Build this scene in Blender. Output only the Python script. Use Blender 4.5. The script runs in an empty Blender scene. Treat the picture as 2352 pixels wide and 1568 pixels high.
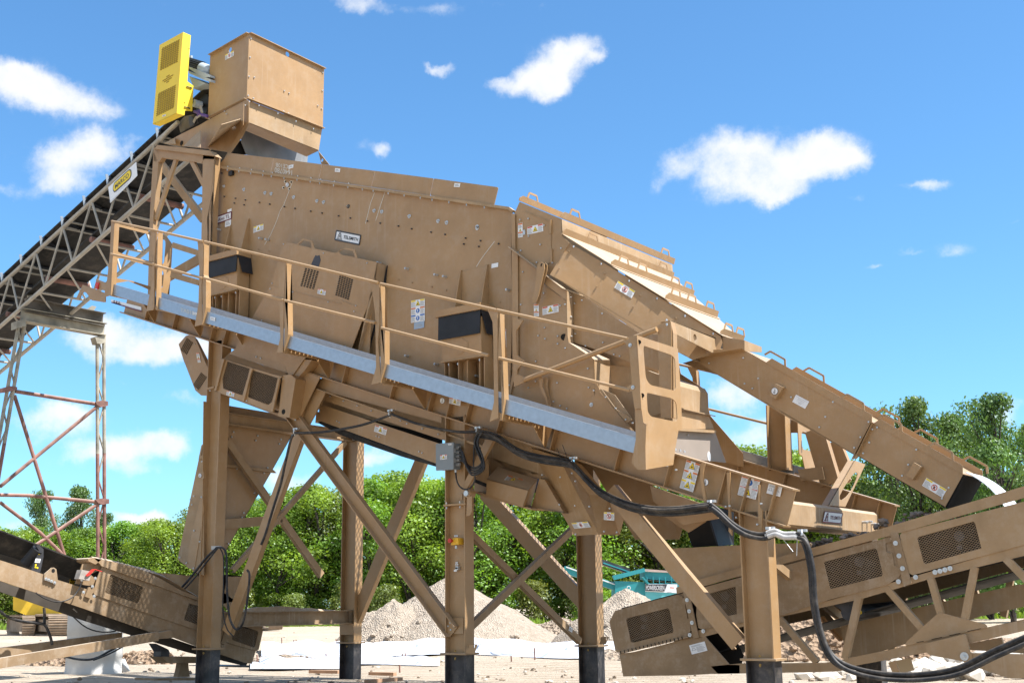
import bpy, math, random
from math import sin, cos, tan, pi, radians
from mathutils import Vector, Matrix
from mathutils.geometry import tessellate_polygon
random.seed(7)
S = bpy.context.scene
COL = S.collection

# ---------------------------------------------------------------- camera
# world axes: X runs along the screening plant towards its discharge end, Y runs across it
# (away from the viewer), Z is up; metres.
FOC, PITCH, ROLL, YAW = 2855.07, 0.208, -0.011, -0.643
CPOS = Vector((16.432, -13.622, 1.428))
FW = Vector((sin(YAW)*cos(PITCH), cos(YAW)*cos(PITCH), sin(PITCH)))
_rt = FW.cross(Vector((0, 0, 1))).normalized()
_up = _rt.cross(FW)
RT = _rt*cos(ROLL) + _up*sin(ROLL)
UP = -_rt*sin(ROLL) + _up*cos(ROLL)
cam = bpy.data.cameras.new('camera')
camo = bpy.data.objects.new('camera', cam)
COL.objects.link(camo)
cam.sensor_fit = 'HORIZONTAL'
cam.sensor_width = 36.0
cam.lens = 36.0*FOC/2352.0
cam.clip_start = 0.1
cam.clip_end = 3000
m3 = Matrix((RT, UP, -FW)).transposed().to_4x4()
m3.translation = CPOS
camo.matrix_world = m3
S.camera = camo

# ---------------------------------------------------------------- light
SUN_EL = radians(58)
SUN_DIR = Vector((0.96, 0.27, 0)).normalized()       # horizontal direction towards the sun
sd = Vector((SUN_DIR.x*cos(SUN_EL), SUN_DIR.y*cos(SUN_EL), sin(SUN_EL)))
sun = bpy.data.lights.new('sun', 'SUN')
sun.energy = 5.0
sun.angle = radians(0.5)
sun.color = (1.0, 0.985, 0.96)
suno = bpy.data.objects.new('sun', sun)
COL.objects.link(suno)
suno.rotation_euler = sd.to_track_quat('Z', 'Y').to_euler()
suno.location = (30, 10, 40)

def ray(x, y):
    return FW + RT*((x-1176)/FOC) - UP*((y-784)/FOC)

W = bpy.data.worlds.new('World')
S.world = W
W.use_nodes = True
nt = W.node_tree
nt.nodes.clear()
def N(t, **k):
    n = nt.nodes.new(t)
    for a, b in k.items():
        setattr(n, a, b)
    return n
out = N('ShaderNodeOutputWorld')
bg = N('ShaderNodeBackground')
sky = N('ShaderNodeTexSky', sky_type='NISHITA', sun_disc=False)
sky.sun_elevation = SUN_EL
sky.sun_rotation = math.atan2(SUN_DIR.x, SUN_DIR.y)
sky.air_density = 1.0
sky.dust_density = 0.6
sky.ozone_density = 2.0
SKY_STRENGTH = 0.095
bg.inputs['Strength'].default_value = SKY_STRENGTH
tc = N('ShaderNodeTexCoord')
# fair-weather clouds: each is a few soft lobes fixed in direction, broken up by noise
# (x, y, half width, half height, weight) measured on the sky of the photograph
LOBES = [(60,190,95,55,1),(150,230,95,42,.95),(215,262,55,26,.6),(20,160,60,36,.8),
 (185,350,95,50,1),(110,385,80,50,.9),(250,355,70,38,.6),(150,425,70,26,.6),(30,448,62,24,.85),(315,325,30,14,.3),
 (1010,147,42,14,.9),(985,140,22,10,.5),
 (1210,185,85,36,1),(1262,150,70,52,1),(1330,128,52,36,.95),(1262,215,48,28,.9),(1368,140,22,18,.6),(1135,183,42,15,.6),
 (885,350,26,20,.8),(838,338,26,16,.3),
 (860,6,110,22,.45),(1000,10,60,18,.4),(1260,5,60,12,.45),(370,0,34,9,.25),(780,-14,110,26,.5),(1120,2,50,9,.25),
 (1660,350,100,60,1),(1780,365,140,66,1),(1900,365,95,52,1),(1740,425,120,42,1),(1545,365,52,36,.7),(1800,450,66,22,.8),(1880,310,48,22,.5),(1520,415,20,26,.4),(1965,380,48,32,.85),
 (1965,455,36,13,.5),(2060,440,62,8,.28),(2150,430,46,17,.75),(2235,405,16,7,.3),(2080,581,46,8,.4),(2205,572,50,18,.4),(2185,592,40,12,.3),(1995,606,30,7,.45),(2340,520,26,10,.5),
 (300,770,170,50,1),(210,800,80,30,.5),(395,800,100,36,.9),(230,735,70,34,.85),(500,790,60,34,.6),
 (270,880,50,14,.45),(380,912,72,20,.5),(450,915,40,22,.5),
 (130,970,95,34,.95),(150,945,52,22,.8),(220,1040,80,30,.9),(330,1030,120,40,1),(395,1010,58,36,1),(60,1010,70,13,.2),(300,1080,120,16,.4),
 (320,1195,72,24,1),(350,1190,40,18,.8),(290,1180,30,12,.5),(40,1220,70,16,.5),
 (670,1105,80,24,.85),(620,1085,40,16,.5),(880,1050,72,24,.8),(830,1065,50,16,.5),
 (1690,915,90,36,1),(1640,890,60,26,.7),(1730,1000,100,36,1),(1820,975,60,20,.5),(2310,935,70,22,.7),(2290,965,50,22,.8)]
nz = N('ShaderNodeTexNoise')
nz.inputs['Scale'].default_value = 14
nz.inputs['Detail'].default_value = 9
nz.inputs['Roughness'].default_value = 0.62
nt.links.new(tc.outputs['Generated'], nz.inputs['Vector'])
nzs = N('ShaderNodeVectorMath', operation='SUBTRACT')
nt.links.new(nz.outputs['Color'], nzs.inputs[0])
nzs.inputs[1].default_value = (.5, .5, .5)
nzm = N('ShaderNodeVectorMath', operation='SCALE')
nzm.inputs['Scale'].default_value = 0.045
nt.links.new(nzs.outputs[0], nzm.inputs[0])
wd = N('ShaderNodeVectorMath', operation='ADD')
nt.links.new(tc.outputs['Generated'], wd.inputs[0])
nt.links.new(nzm.outputs[0], wd.inputs[1])
acc = None
shade = None
for (x, y, hw, hh, wt) in LOBES:
    d = ray(x, y)
    k = d.length
    c0 = d.normalized()
    a, b = hw*1.6/FOC/k, hh*1.6/FOC/k
    sub = N('ShaderNodeVectorMath', operation='SUBTRACT')
    nt.links.new(wd.outputs[0], sub.inputs[0])
    sub.inputs[1].default_value = c0
    mul = N('ShaderNodeVectorMath', operation='MULTIPLY')
    nt.links.new(sub.outputs[0], mul.inputs[0])
    mul.inputs[1].default_value = (1/a, 1/a, 1/b)
    ln = N('ShaderNodeVectorMath', operation='LENGTH')
    nt.links.new(mul.outputs[0], ln.inputs[0])
    mr = N('ShaderNodeMapRange', interpolation_type='SMOOTHSTEP')
    nt.links.new(ln.outputs['Value'], mr.inputs['Value'])
    mr.inputs['From Min'].default_value = 1.0
    mr.inputs['From Max'].default_value = 0.0
    mr.inputs['To Min'].default_value = 0.0
    mr.inputs['To Max'].default_value = 1.25*wt
    if acc is None:
        acc = mr.outputs[0]
    else:
        ad = N('ShaderNodeMath', operation='ADD')
        nt.links.new(acc, ad.inputs[0])
        nt.links.new(mr.outputs[0], ad.inputs[1])
        acc = ad.outputs[0]
nz2 = N('ShaderNodeTexNoise')
nz2.inputs['Scale'].default_value = 20
nz2.inputs['Detail'].default_value = 10
nz2.inputs['Roughness'].default_value = 0.68
nt.links.new(tc.outputs['Generated'], nz2.inputs['Vector'])
n2 = N('ShaderNodeMath', operation='MULTIPLY_ADD')
nt.links.new(nz2.outputs['Fac'], n2.inputs[0])
n2.inputs[1].default_value = 2.6
n2.inputs[2].default_value = -1.35
# noise only bites where there is some cloud
am = N('ShaderNodeMath', operation='MINIMUM')
nt.links.new(acc, am.inputs[0])
am.inputs[1].default_value = 1.6
sm = N('ShaderNodeMath', operation='ADD')
nt.links.new(am.outputs[0], sm.inputs[0])
nt.links.new(n2.outputs[0], sm.inputs[1])
den = N('ShaderNodeMapRange', interpolation_type='SMOOTHSTEP')
nt.links.new(sm.outputs[0], den.inputs['Value'])
den.inputs['From Min'].default_value = 0.18
den.inputs['From Max'].default_value = 1.75
gate = N('ShaderNodeMapRange')
nt.links.new(acc, gate.inputs['Value'])
gate.inputs['From Min'].default_value = 0.02
gate.inputs['From Max'].default_value = 0.5
dm = N('ShaderNodeMath', operation='MULTIPLY')
nt.links.new(den.outputs[0], dm.inputs[0])
nt.links.new(gate.outputs[0], dm.inputs[1])
# unseen white cloud added behind and beside the viewer to whiten the shade fill
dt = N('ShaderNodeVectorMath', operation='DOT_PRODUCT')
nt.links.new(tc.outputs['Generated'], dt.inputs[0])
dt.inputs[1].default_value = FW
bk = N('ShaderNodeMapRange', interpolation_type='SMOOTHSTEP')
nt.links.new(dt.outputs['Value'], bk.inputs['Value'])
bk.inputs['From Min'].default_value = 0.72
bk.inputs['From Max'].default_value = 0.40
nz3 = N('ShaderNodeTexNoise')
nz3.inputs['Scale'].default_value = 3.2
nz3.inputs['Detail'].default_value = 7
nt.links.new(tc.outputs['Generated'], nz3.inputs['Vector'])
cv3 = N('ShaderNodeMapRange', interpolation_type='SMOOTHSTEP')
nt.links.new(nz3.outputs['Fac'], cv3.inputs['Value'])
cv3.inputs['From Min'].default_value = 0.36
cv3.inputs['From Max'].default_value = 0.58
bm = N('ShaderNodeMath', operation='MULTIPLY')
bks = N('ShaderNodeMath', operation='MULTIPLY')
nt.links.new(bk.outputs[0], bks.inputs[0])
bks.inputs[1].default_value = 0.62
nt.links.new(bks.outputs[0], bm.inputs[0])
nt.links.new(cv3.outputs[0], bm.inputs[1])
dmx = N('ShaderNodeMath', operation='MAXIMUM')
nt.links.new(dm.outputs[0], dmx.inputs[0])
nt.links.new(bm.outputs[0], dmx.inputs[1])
tint = N('ShaderNodeMixRGB', blend_type='MULTIPLY')
tint.inputs['Fac'].default_value = 1
tint.inputs['Color2'].default_value = (0.62, 1.00, 1.22, 1)
nt.links.new(sky.outputs[0], tint.inputs['Color1'])
ccol = N('ShaderNodeValToRGB')      # thick parts of a cloud are a little greyer than thin lit rims
ccol.color_ramp.elements[0].position = 0.3
ccol.color_ramp.elements[0].color = (5.9, 5.95, 6.0, 1)
ccol.color_ramp.elements[1].position = 1.0
ccol.color_ramp.elements[1].color = (5.0, 5.1, 5.25, 1)
sc = N('ShaderNodeMath', operation='MULTIPLY')
nt.links.new(sm.outputs[0], sc.inputs[0])
sc.inputs[1].default_value = 0.45
nt.links.new(sc.outputs[0], ccol.inputs[0])
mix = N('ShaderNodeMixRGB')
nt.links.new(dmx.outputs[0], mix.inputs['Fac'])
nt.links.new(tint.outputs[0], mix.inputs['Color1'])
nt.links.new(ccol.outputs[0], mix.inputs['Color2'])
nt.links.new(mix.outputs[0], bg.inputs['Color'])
nt.links.new(bg.outputs[0], out.inputs['Surface'])
W.cycles.sampling_method = 'MANUAL'
W.cycles.sample_map_resolution = 512

S.view_settings.view_transform = 'Standard'
S.view_settings.look = 'None'
S.view_settings.gamma = 1.0
S.view_settings.use_curve_mapping = False
S.view_settings.exposure = 1.0
S.cycles.max_bounces = 6
S.cycles.diffuse_bounces = 3
S.cycles.glossy_bounces = 2
S.cycles.transmission_bounces = 3
S.cycles.transparent_max_bounces = 8

# ---------------------------------------------------------------- measuring frames
_s = .21969
FR = {'Z1': (321.6, 34.45, _s), 'Z2': (459.4, 717.8, _s), 'Z3': (459.4, 344.5, .16477), 'Z4': (1406.8, 717.8, .16477),
      'Z5': (1493, 1004.9, .24414), 'Y1': (660.4, 803.9, _s), 'Y2': (861.3, 545.5, _s), 'Y3': (1148.4, 430.7, _s),
      'Y4': (976.2, 947.5, _s), 'Y5': (1148.4, 717.8, _s), 'Y6': (1808.8, 890, _s), 'Y7': (0, 1119.7, _s),
      'Y8': (172.3, 488.1, _s), 'X1': (0, 602.9, _s), 'X2': (0, 918.8, .13731), 'X3': (402, 976.2, _s),
      'X4': (1550.4, 1292, .16477), 'X5': (1952.3, 1234.6, .19113), 'P': (0, 0, 1)}
for i, x in enumerate((367.5, 712, 976.2, 1263.3, 1607.8, 1866.2)):
    FR['W%d' % (i+1)] = (x, 1337.9, .14686)
for r_ in range(3):
    for c_ in range(3):
        FR['abcdefghi'[r_*3+c_]] = (784.4*c_, 522.5*r_, .33349)

class Pl:
    """a plane in the place: normal and a point on it"""
    def __init__(s, n, p):
        s.n = Vector(n).normalized()
        s.p = Vector(p)
    def off(s, d):
        return Pl(s.n, s.p + s.n*d)
def PT(v): return Pl((0, 1, 0), (0, v, 0))
def PL(v): return Pl((1, 0, 0), (v, 0, 0))
def PZ(v): return Pl((0, 0, 1), (0, 0, v))

def V(fr, x, y, pl):
    o = FR[fr]
    d = ray(o[0]+x*o[2], o[1]+y*o[2])
    return CPOS + d*((pl.p-CPOS).dot(pl.n)/d.dot(pl.n))
def VV(spec, pl):
    """'Y3 10,20 30,40 e 5,6' -> points on plane pl"""
    r, fr = [], 'P'
    for w in spec.split():
        if ',' in w:
            a, b = w.split(',')
            r.append(V(fr, float(a), float(b), pl))
        else:
            fr = w
    return r

# ---------------------------------------------------------------- materials
def new_mat(name):
    m = bpy.data.materials.new(name)
    m.use_nodes = True
    t = m.node_tree
    b = t.nodes['Principled BSDF']
    return m, t, b
def mat(name, col, rough=.5, metal=0., var=.12, scale=3., spec=.4, bump=0., bscale=40., dust=0., streak=0., mottle=0.):
    """painted / dusty metal, rubber and the like: base colour broken by noise, settled dust on top faces, drip streaks"""
    m, t, b = new_mat(name)
    L = t.links.new
    g = t.nodes.new('ShaderNodeNewGeometry')
    n1 = t.nodes.new('ShaderNodeTexNoise')
    n1.inputs['Scale'].default_value = scale
    n1.inputs['Detail'].default_value = 6
    L(g.outputs['Position'], n1.inputs['Vector'])
    mr = t.nodes.new('ShaderNodeMapRange')
    L(n1.outputs['Fac'], mr.inputs['Value'])
    mr.inputs['From Min'].default_value = .3
    mr.inputs['From Max'].default_value = .7
    mr.inputs['To Min'].default_value = 1-var
    mr.inputs['To Max'].default_value = 1+var
    mx = t.nodes.new('ShaderNodeVectorMath')
    mx.operation = 'SCALE'
    mx.inputs[0].default_value = col
    L(mr.outputs[0], mx.inputs['Scale'])
    cur = mx.outputs[0]
    if mottle > 0:
        # settled dust and grime in uneven cloudy patches, with fine speckle
        na = t.nodes.new('ShaderNodeTexNoise')
        na.inputs['Scale'].default_value = 4.5
        na.inputs['Detail'].default_value = 10
        na.inputs['Roughness'].default_value = .75
        L(g.outputs['Position'], na.inputs['Vector'])
        ra = t.nodes.new('ShaderNodeMapRange')
        L(na.outputs['Fac'], ra.inputs['Value'])
        ra.inputs['From Min'].default_value = .48
        ra.inputs['From Max'].default_value = .72
        ra.inputs['To Max'].default_value = mottle*2.2
        ma = t.nodes.new('ShaderNodeMixRGB')
        L(ra.outputs[0], ma.inputs['Fac'])
        L(cur, ma.inputs['Color1'])
        ma.inputs['Color2'].default_value = (.47, .39, .30, 1)
        rb = t.nodes.new('ShaderNodeMapRange')
        L(na.outputs['Fac'], rb.inputs['Value'])
        rb.inputs['From Min'].default_value = .44
        rb.inputs['From Max'].default_value = .28
        rb.inputs['To Max'].default_value = mottle*1.8
        mb = t.nodes.new('ShaderNodeMixRGB')
        L(rb.outputs[0], mb.inputs['Fac'])
        L(ma.outputs[0], mb.inputs['Color1'])
        mb.inputs['Color2'].default_value = (.13, .085, .05, 1)
        cur = mb.outputs[0]
    if streak > 0:
        mp = t.nodes.new('ShaderNodeMapping')
        mp.inputs['Scale'].default_value = (22, 22, .5)
        L(g.outputs['Position'], mp.inputs['Vector'])
        n2 = t.nodes.new('ShaderNodeTexNoise')
        n2.inputs['Scale'].default_value = 1.0
        n2.inputs['Detail'].default_value = 5
        L(mp.outputs[0], n2.inputs['Vector'])
        r2 = t.nodes.new('ShaderNodeMapRange')
        L(n2.outputs['Fac'], r2.inputs['Value'])
        r2.inputs['From Min'].default_value = .56
        r2.inputs['From Max'].default_value = .74
        r2.inputs['To Max'].default_value = streak
        n3 = t.nodes.new('ShaderNodeTexNoise')
        n3.inputs['Scale'].default_value = .7
        L(g.outputs['Position'], n3.inputs['Vector'])
        r3 = t.nodes.new('ShaderNodeMapRange')
        L(n3.outputs['Fac'], r3.inputs['Value'])
        r3.inputs['From Min'].default_value = .45
        r3.inputs['From Max'].default_value = .65
        mm = t.nodes.new('ShaderNodeMath')
        mm.operation = 'MULTIPLY'
        L(r2.outputs[0], mm.inputs[0])
        L(r3.outputs[0], mm.inputs[1])
        mi = t.nodes.new('ShaderNodeMixRGB')
        L(mm.outputs[0], mi.inputs['Fac'])
        L(cur, mi.inputs['Color1'])
        mi.inputs['Color2'].default_value = (.52, .43, .33, 1)
        cur = mi.outputs[0]
    if dust > 0:
        sx = t.nodes.new('ShaderNodeSeparateXYZ')
        L(g.outputs['Normal'], sx.inputs[0])
        r4 = t.nodes.new('ShaderNodeMapRange')
        L(sx.outputs['Z'], r4.inputs['Value'])
        r4.inputs['From Min'].default_value = .35
        r4.inputs['From Max'].default_value = .95
        r4.inputs['To Max'].default_value = dust
        mi = t.nodes.new('ShaderNodeMixRGB')
        L(r4.outputs[0], mi.inputs['Fac'])
        L(cur, mi.inputs['Color1'])
        mi.inputs['Color2'].default_value = (.50, .42, .33, 1)
        cur = mi.outputs[0]
    L(cur, b.inputs['Base Color'])
    b.inputs['Roughness'].default_value = rough
    b.inputs['Metallic'].default_value = metal
    b.inputs['Specular IOR Level'].default_value = spec
    if bump > 0:
        nb = t.nodes.new('ShaderNodeTexNoise')
        nb.inputs['Scale'].default_value = bscale
        nb.inputs['Detail'].default_value = 4
        L(g.outputs['Position'], nb.inputs['Vector'])
        bp = t.nodes.new('ShaderNodeBump')
        bp.inputs['Strength'].default_value = bump
        bp.inputs['Distance'].default_value = .02
        L(nb.outputs['Fac'], bp.inputs['Height'])
        L(bp.outputs[0], b.inputs['Normal'])
    return m

TAN = mat('tan_paint', (.345, .207, .094), .42, var=.10, scale=1.3, spec=.45, dust=.35, streak=.24, bump=.12, bscale=1.8, mottle=.10)
TAND = mat('dusty_tan_paint', (.335, .22, .118), .65, var=.14, scale=2.2, spec=.3, dust=.6, streak=.5, bump=.1, bscale=2.2, mottle=.14)
TANM = mat('muddy_tan_paint', (.275, .185, .105), .75, var=.20, scale=1.8, spec=.25, dust=.75, streak=.65, bump=.1, bscale=3, mottle=.22)
GALV = mat('galvanised_steel', (.36, .41, .47), .42, metal=.7, var=.08, scale=14, spec=.5)
ZINC = mat('zinc_bolt', (.55, .56, .56), .4, metal=.6, var=.12, scale=30)
BLK = mat('black_rubber', (.016, .017, .020), .55, var=.25, scale=5, spec=.35)
BELT = mat('conveyor_belt', (.020, .019, .018), .7, var=.35, scale=4, spec=.25, dust=.10, mottle=.05)
CABLE = mat('black_cable', (.018, .018, .02), .55, var=.5, scale=30, spec=.35, mottle=.10, dust=.12)
CABLEW = mat('dusty_white_cable', (.45, .43, .41), .6, var=.2, scale=20)
STEEL = mat('bare_dark_steel', (.05, .05, .055), .5, metal=.3, var=.5, scale=5, spec=.5)
STUB = mat('weathered_black_steel', (.045, .042, .045), .5, metal=.2, var=.6, scale=4, spec=.5, streak=.5, mottle=.12)
TRUSS = mat('weathered_grey_paint', (.36, .33, .28), .65, var=.16, scale=5, dust=.4)
LEG = mat('faded_green_rust', (.30, .27, .21), .7, var=.4, scale=3, dust=.3)
RUST = mat('rusty_steel', (.22, .11, .085), .75, var=.45, scale=3.5, dust=.5)
RUSTB = mat('rust_brown_beam', (.13, .115, .095), .8, var=.55, scale=2.5, dust=.3)
YEL = mat('yellow_guard_paint', (.78, .55, .03), .45, var=.04, scale=2)
YEL2 = mat('machine_yellow', (.65, .42, .03), .5, var=.1, scale=2)
DARK = mat('dark_opening', (.012, .010, .008), .9, var=.2)
GREYP = mat('grey_box_paint', (.20, .22, .23), .45, var=.06, scale=4)
MOTOR = mat('motor_grey', (.40, .46, .50), .45, var=.08, scale=5)
FIN = mat('motor_fins', (.035, .04, .042), .5, var=.2)
WHITE = mat('sticker_white', (.74, .74, .74), .4, var=.03)
INK = mat('sticker_ink', (.05, .05, .055), .5, var=.02)
INKG = mat('sticker_small_print', (.38, .38, .38), .5, var=.02)
SRED = mat('sticker_red', (.55, .09, .04), .5, var=.03)
SORA = mat('sticker_orange', (.62, .18, .05), .5, var=.03)
SYEL = mat('sticker_yellow', (.80, .58, .02), .5, var=.03)
SBLU = mat('sticker_blue', (.03, .13, .42), .5, var=.03)
MAROON = mat('maroon_ink', (.14, .02, .03), .5, var=.03)
PURP = mat('purple_polyurethane', (.10, .05, .22), .5, var=.1)
GREYL = mat('grey_liner_plate', (.22, .22, .22), .5, metal=.2, var=.2, scale=3, streak=.3)
WLIN = mat('white_liner', (.72, .73, .74), .35, var=.05)
TEAL = mat('teal_paint', (.03, .26, .28), .5, var=.12, scale=1.5, dust=.3)
CONC = mat('pale_concrete', (.52, .50, .46), .85, var=.1, scale=3, bump=.3, bscale=30)
TRACK = mat('muddy_track', (.30, .22, .15), .85, var=.25, scale=3, dust=.4)
CHALK = mat('paint_marker', (.60, .58, .52), .7, var=.1)
BRASS = mat('brass_bolt', (.42, .27, .08), .45, metal=.4, var=.1)
REDP = mat('red_plastic', (.55, .04, .03), .4, var=.05)
WOOD = mat('timber', (.42, .25, .15), .8, var=.2, scale=6)

# ---------------------------------------------------------------- mesh building
class MB:
    def __init__(s, *mats):
        s.v, s.f, s.mi, s.sm = [], [], [], []
        s.mats = list(mats)
    def m(s, mt):
        if mt not in s.mats:
            s.mats.append(mt)
        return s.mats.index(mt)
    def add(s, vs, fs, mt, smooth=False):
        o = len(s.v)
        k = s.m(mt)
        s.v += [tuple(p) for p in vs]
        for f in fs:
            s.f.append(tuple(i+o for i in f))
            s.mi.append(k)
            s.sm.append(smooth)
    def prism(s, pts, ext, mt, holes=()):
        """flat outline (with holes) extruded by vector ext"""
        pts = [Vector(p) for p in pts]
        ext = Vector(ext)
        loops = [pts] + [[Vector(p) for p in h] for h in holes]
        flat = [p for l in loops for p in l]
        n = len(flat)
        fs = []
        if holes:
            for t in tessellate_polygon(loops):
                fs.append(tuple(t))
                fs.append(tuple(i+n for i in reversed(t)))
        else:
            fs.append(tuple(range(n)))
            fs.append(tuple(range(2*n-1, n-1, -1)))
        o = 0
        for l in loops:
            k = len(l)
            for i in range(k):
                a, b = o+i, o+(i+1) % k
                fs.append((a, a+n, b+n, b))
            o += k
        s.add(flat+[p+ext for p in flat], fs, mt)
    def hexa(s, a, b, mt):
        """closed solid between two matching outlines"""
        n = len(a)
        fs = [tuple(range(n)), tuple(range(2*n-1, n-1, -1))]
        for i in range(n):
            j = (i+1) % n
            fs.append((i, i+n, j+n, j))
        s.add(list(a)+list(b), fs, mt)
    def bar(s, a, b, w, h, up, mt, off=(0, 0)):
        """rectangular bar a->b: h along 'up', w sideways"""
        a, b = Vector(a), Vector(b)
        d = (b-a).normalized()
        u = Vector(up)
        u = (u-d*u.dot(d)).normalized()
        sd_ = d.cross(u)
        q = [sd_*(w*.5*i+off[0])+u*(h*.5*j+off[1]) for i, j in ((-1, -1), (1, -1), (1, 1), (-1, 1))]
        s.hexa([a+p for p in q], [b+p for p in q], mt)
    def box(s, lo, hi, mt):
        x0, y0, z0 = lo
        x1, y1, z1 = hi
        s.hexa([(x0, y0, z0), (x1, y0, z0), (x1, y1, z0), (x0, y1, z0)], [(x0, y0, z1), (x1, y0, z1), (x1, y1, z1), (x0, y1, z1)], mt)
    def ibeam(s, a, b, depth, bf, up, mt, tf=.016, tw=.012):
        s.bar(a, b, bf, tf, up, mt, (0, depth/2-tf/2))
        s.bar(a, b, bf, tf, up, mt, (0, -depth/2+tf/2))
        s.bar(a, b, tw, depth-2*tf, up, mt)
    def tube(s, pts, r, mt, n=8, caps=True):
        pts = [Vector(p) for p in pts]
        rs = r if isinstance(r, (list, tuple)) else [r]*len(pts)
        rings = []
        u = None
        for i, p in enumerate(pts):
            d = (pts[min(i+1, len(pts)-1)]-pts[max(i-1, 0)]).normalized()
            if u is None:
                u = d.orthogonal().normalized()
            u = (u-d*u.dot(d)).normalized()
            w = d.cross(u)
            rings.append([p+(u*cos(2*pi*k/n)+w*sin(2*pi*k/n))*rs[i] for k in range(n)])
        fs = []
        for i in range(len(pts)-1):
            for k in range(n):
                k2 = (k+1) % n
                fs.append((i*n+k, i*n+k2, (i+1)*n+k2, (i+1)*n+k))
        s.add([p for r_ in rings for p in r_], fs, mt, True)
        if caps:
            s.add(rings[0], [tuple(range(n))], mt)
            s.add(rings[-1], [tuple(range(n-1, -1, -1))], mt)
    def cyl(s, a, b, r, mt, n=16):
        s.tube([a, b], r, mt, n)
    def text(s, body, o, xd, yd, h, mt, ext=.002, align='CENTER', bold=0., width=None):
        """raised lettering: o = middle of the line, xd reading direction, yd upward; h = letter height"""
        vs, fs, lo, hi = text_mesh(body, bold)
        k = h/.72
        kx = k
        if width:
            kx = width/max(hi-lo, 1e-6)
        sh = {'CENTER': (lo+hi)/2, 'LEFT': lo, 'RIGHT': hi}[align]
        xd, yd = Vector(xd).normalized(), Vector(yd).normalized()
        nz_ = xd.cross(yd)
        q = [Vector(o)+xd*((x-sh)*kx)+yd*((y-.36)*k)+nz_*ext for x, y in vs]
        s.add(q, fs, mt)
    def build(s, name, parent=None):
        me = bpy.data.meshes.new(name)
        me.from_pydata(s.v, [], s.f)
        for mt in s.mats:
            me.materials.append(mt)
        me.polygons.foreach_set('material_index', s.mi)
        me.polygons.foreach_set('use_smooth', s.sm)
        me.update()
        o = bpy.data.objects.new(name, me)
        COL.objects.link(o)
        if parent is not None:
            o.parent = parent
            o.matrix_parent_inverse = Matrix.Translation(-parent_loc(parent))
        return o

def parent_loc(p):
    l = Vector(p.location)
    while p.parent:
        # children are linked with an inverse that cancels the parent's place
        return Vector((0, 0, 0))
    return l

_tc = {}
def text_mesh(body, bold):
    k = (body, bold)
    if k in _tc:
        return _tc[k]
    cu = bpy.data.curves.new('lettering', 'FONT')
    cu.body = body
    cu.size = 1.0
    cu.offset = bold
    cu.resolution_u = 3
    o = bpy.data.objects.new('lettering', cu)
    me = bpy.data.meshes.new_from_object(o)
    vs = [(v.co.x, v.co.y) for v in me.vertices]
    fs = [tuple(p.vertices) for p in me.polygons]
    xs = [v[0] for v in vs] or [0, 1]
    r = (vs, fs, min(xs), max(xs))
    bpy.data.objects.remove(o)
    bpy.data.curves.remove(cu)
    bpy.data.meshes.remove(me)
    _tc[k] = r
    return r

def thing(name, label, cat, loc=(0, 0, 0), group=None):
    o = bpy.data.objects.new(name, None)
    o.empty_display_size = .3
    COL.objects.link(o)
    o.location = loc
    return tag(o, label, cat, group)
def tag(o, label=None, cat=None, group=None, kind=None):
    if label: o['label'] = label
    if cat: o['category'] = cat
    if group: o['group'] = group
    if kind: o['kind'] = kind
    return o
def lab(o, label):
    o['label'] = label
    return o

def plate(name, spec, pl, th, parent, mt=None, holes=(), ext=None):
    b = MB()
    b.prism(VV(spec, pl), ext if ext is not None else pl.n*th, mt or TAN, [VV(h, pl) for h in holes])
    return b.build(name, parent)
def barpart(name, a, b_, w, h, up, parent, mt=None):
    b = MB()
    b.bar(a, b_, w, h, up, mt or TAN)
    return b.build(name, parent)

# bolts: one shared mesh per size, one object per bolt
_bm = {}
def bolt_mesh(r, h, mt, washer):
    r, h = r*.62, h*.8
    k = (r, h, mt.name, washer)
    if k not in _bm:
        b = MB()
        if washer:
            b.cyl((0, 0, 0), (0, -.006, 0), r*1.9, ZINC, 14)
        b.tube([(0, 0, 0), (0, -h, 0)], r, mt, 6)
        b.tube([(0, -h, 0), (0, -h-r*.7, 0)], r*.5, mt, 6)
        me = bpy.data.meshes.new('bolt')
        me.from_pydata(b.v, [], b.f)
        for q in b.mats:
            me.materials.append(q)
        me.polygons.foreach_set('material_index', b.mi)
        me.update()
        _bm[k] = me
    return _bm[k]
def bolts(spec, pl, parent, r=.017, h=.02, mt=None, washer=False, rot=None, name='bolt', dirv=None):
    me = bolt_mesh(r, h, mt or ZINC, washer)
    for p in (VV(spec, pl) if isinstance(spec, str) else spec):
        o = bpy.data.objects.new(name, me)
        COL.objects.link(o)
        o.parent = parent
        o.matrix_parent_inverse = Matrix.Translation(-parent_loc(parent))
        o.location = p
        if dirv is not None:
            o.rotation_euler = Vector(dirv).to_track_quat('-Y', 'Z').to_euler()

def lattice(b, o, ux, uy, w, h, dx, dy, r, mt):
    """expanded-metal mesh filling a w x h rectangle: two families of slanted strands"""
    ux, uy = Vector(ux).normalized(), Vector(uy).normalized()
    nrm = ux.cross(uy)
    for sgn in (1, -1):
        k0 = -int(h/dy)-2
        k1 = int(w/dx)+int(h/dy)+3
        for k in range(k0, k1):
            # strand x = k*dx + sgn*(dx/dy)*y
            c = k*dx + (0 if sgn > 0 else 0)
            g = sgn*dx/dy
            ys = [0., h]
            if abs(g) > 1e-9:
                ya, yb = (0-c)/g, (w-c)/g
                ys = [max(0., min(ya, yb)), min(h, max(ya, yb))]
            if ys[1]-ys[0] < .004:
                continue
            p0 = Vector(o)+ux*(c+g*ys[0])+uy*ys[0]
            p1 = Vector(o)+ux*(c+g*ys[1])+uy*ys[1]
            b.bar(p0, p1, r*2, r*1.2, nrm, mt)
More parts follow.
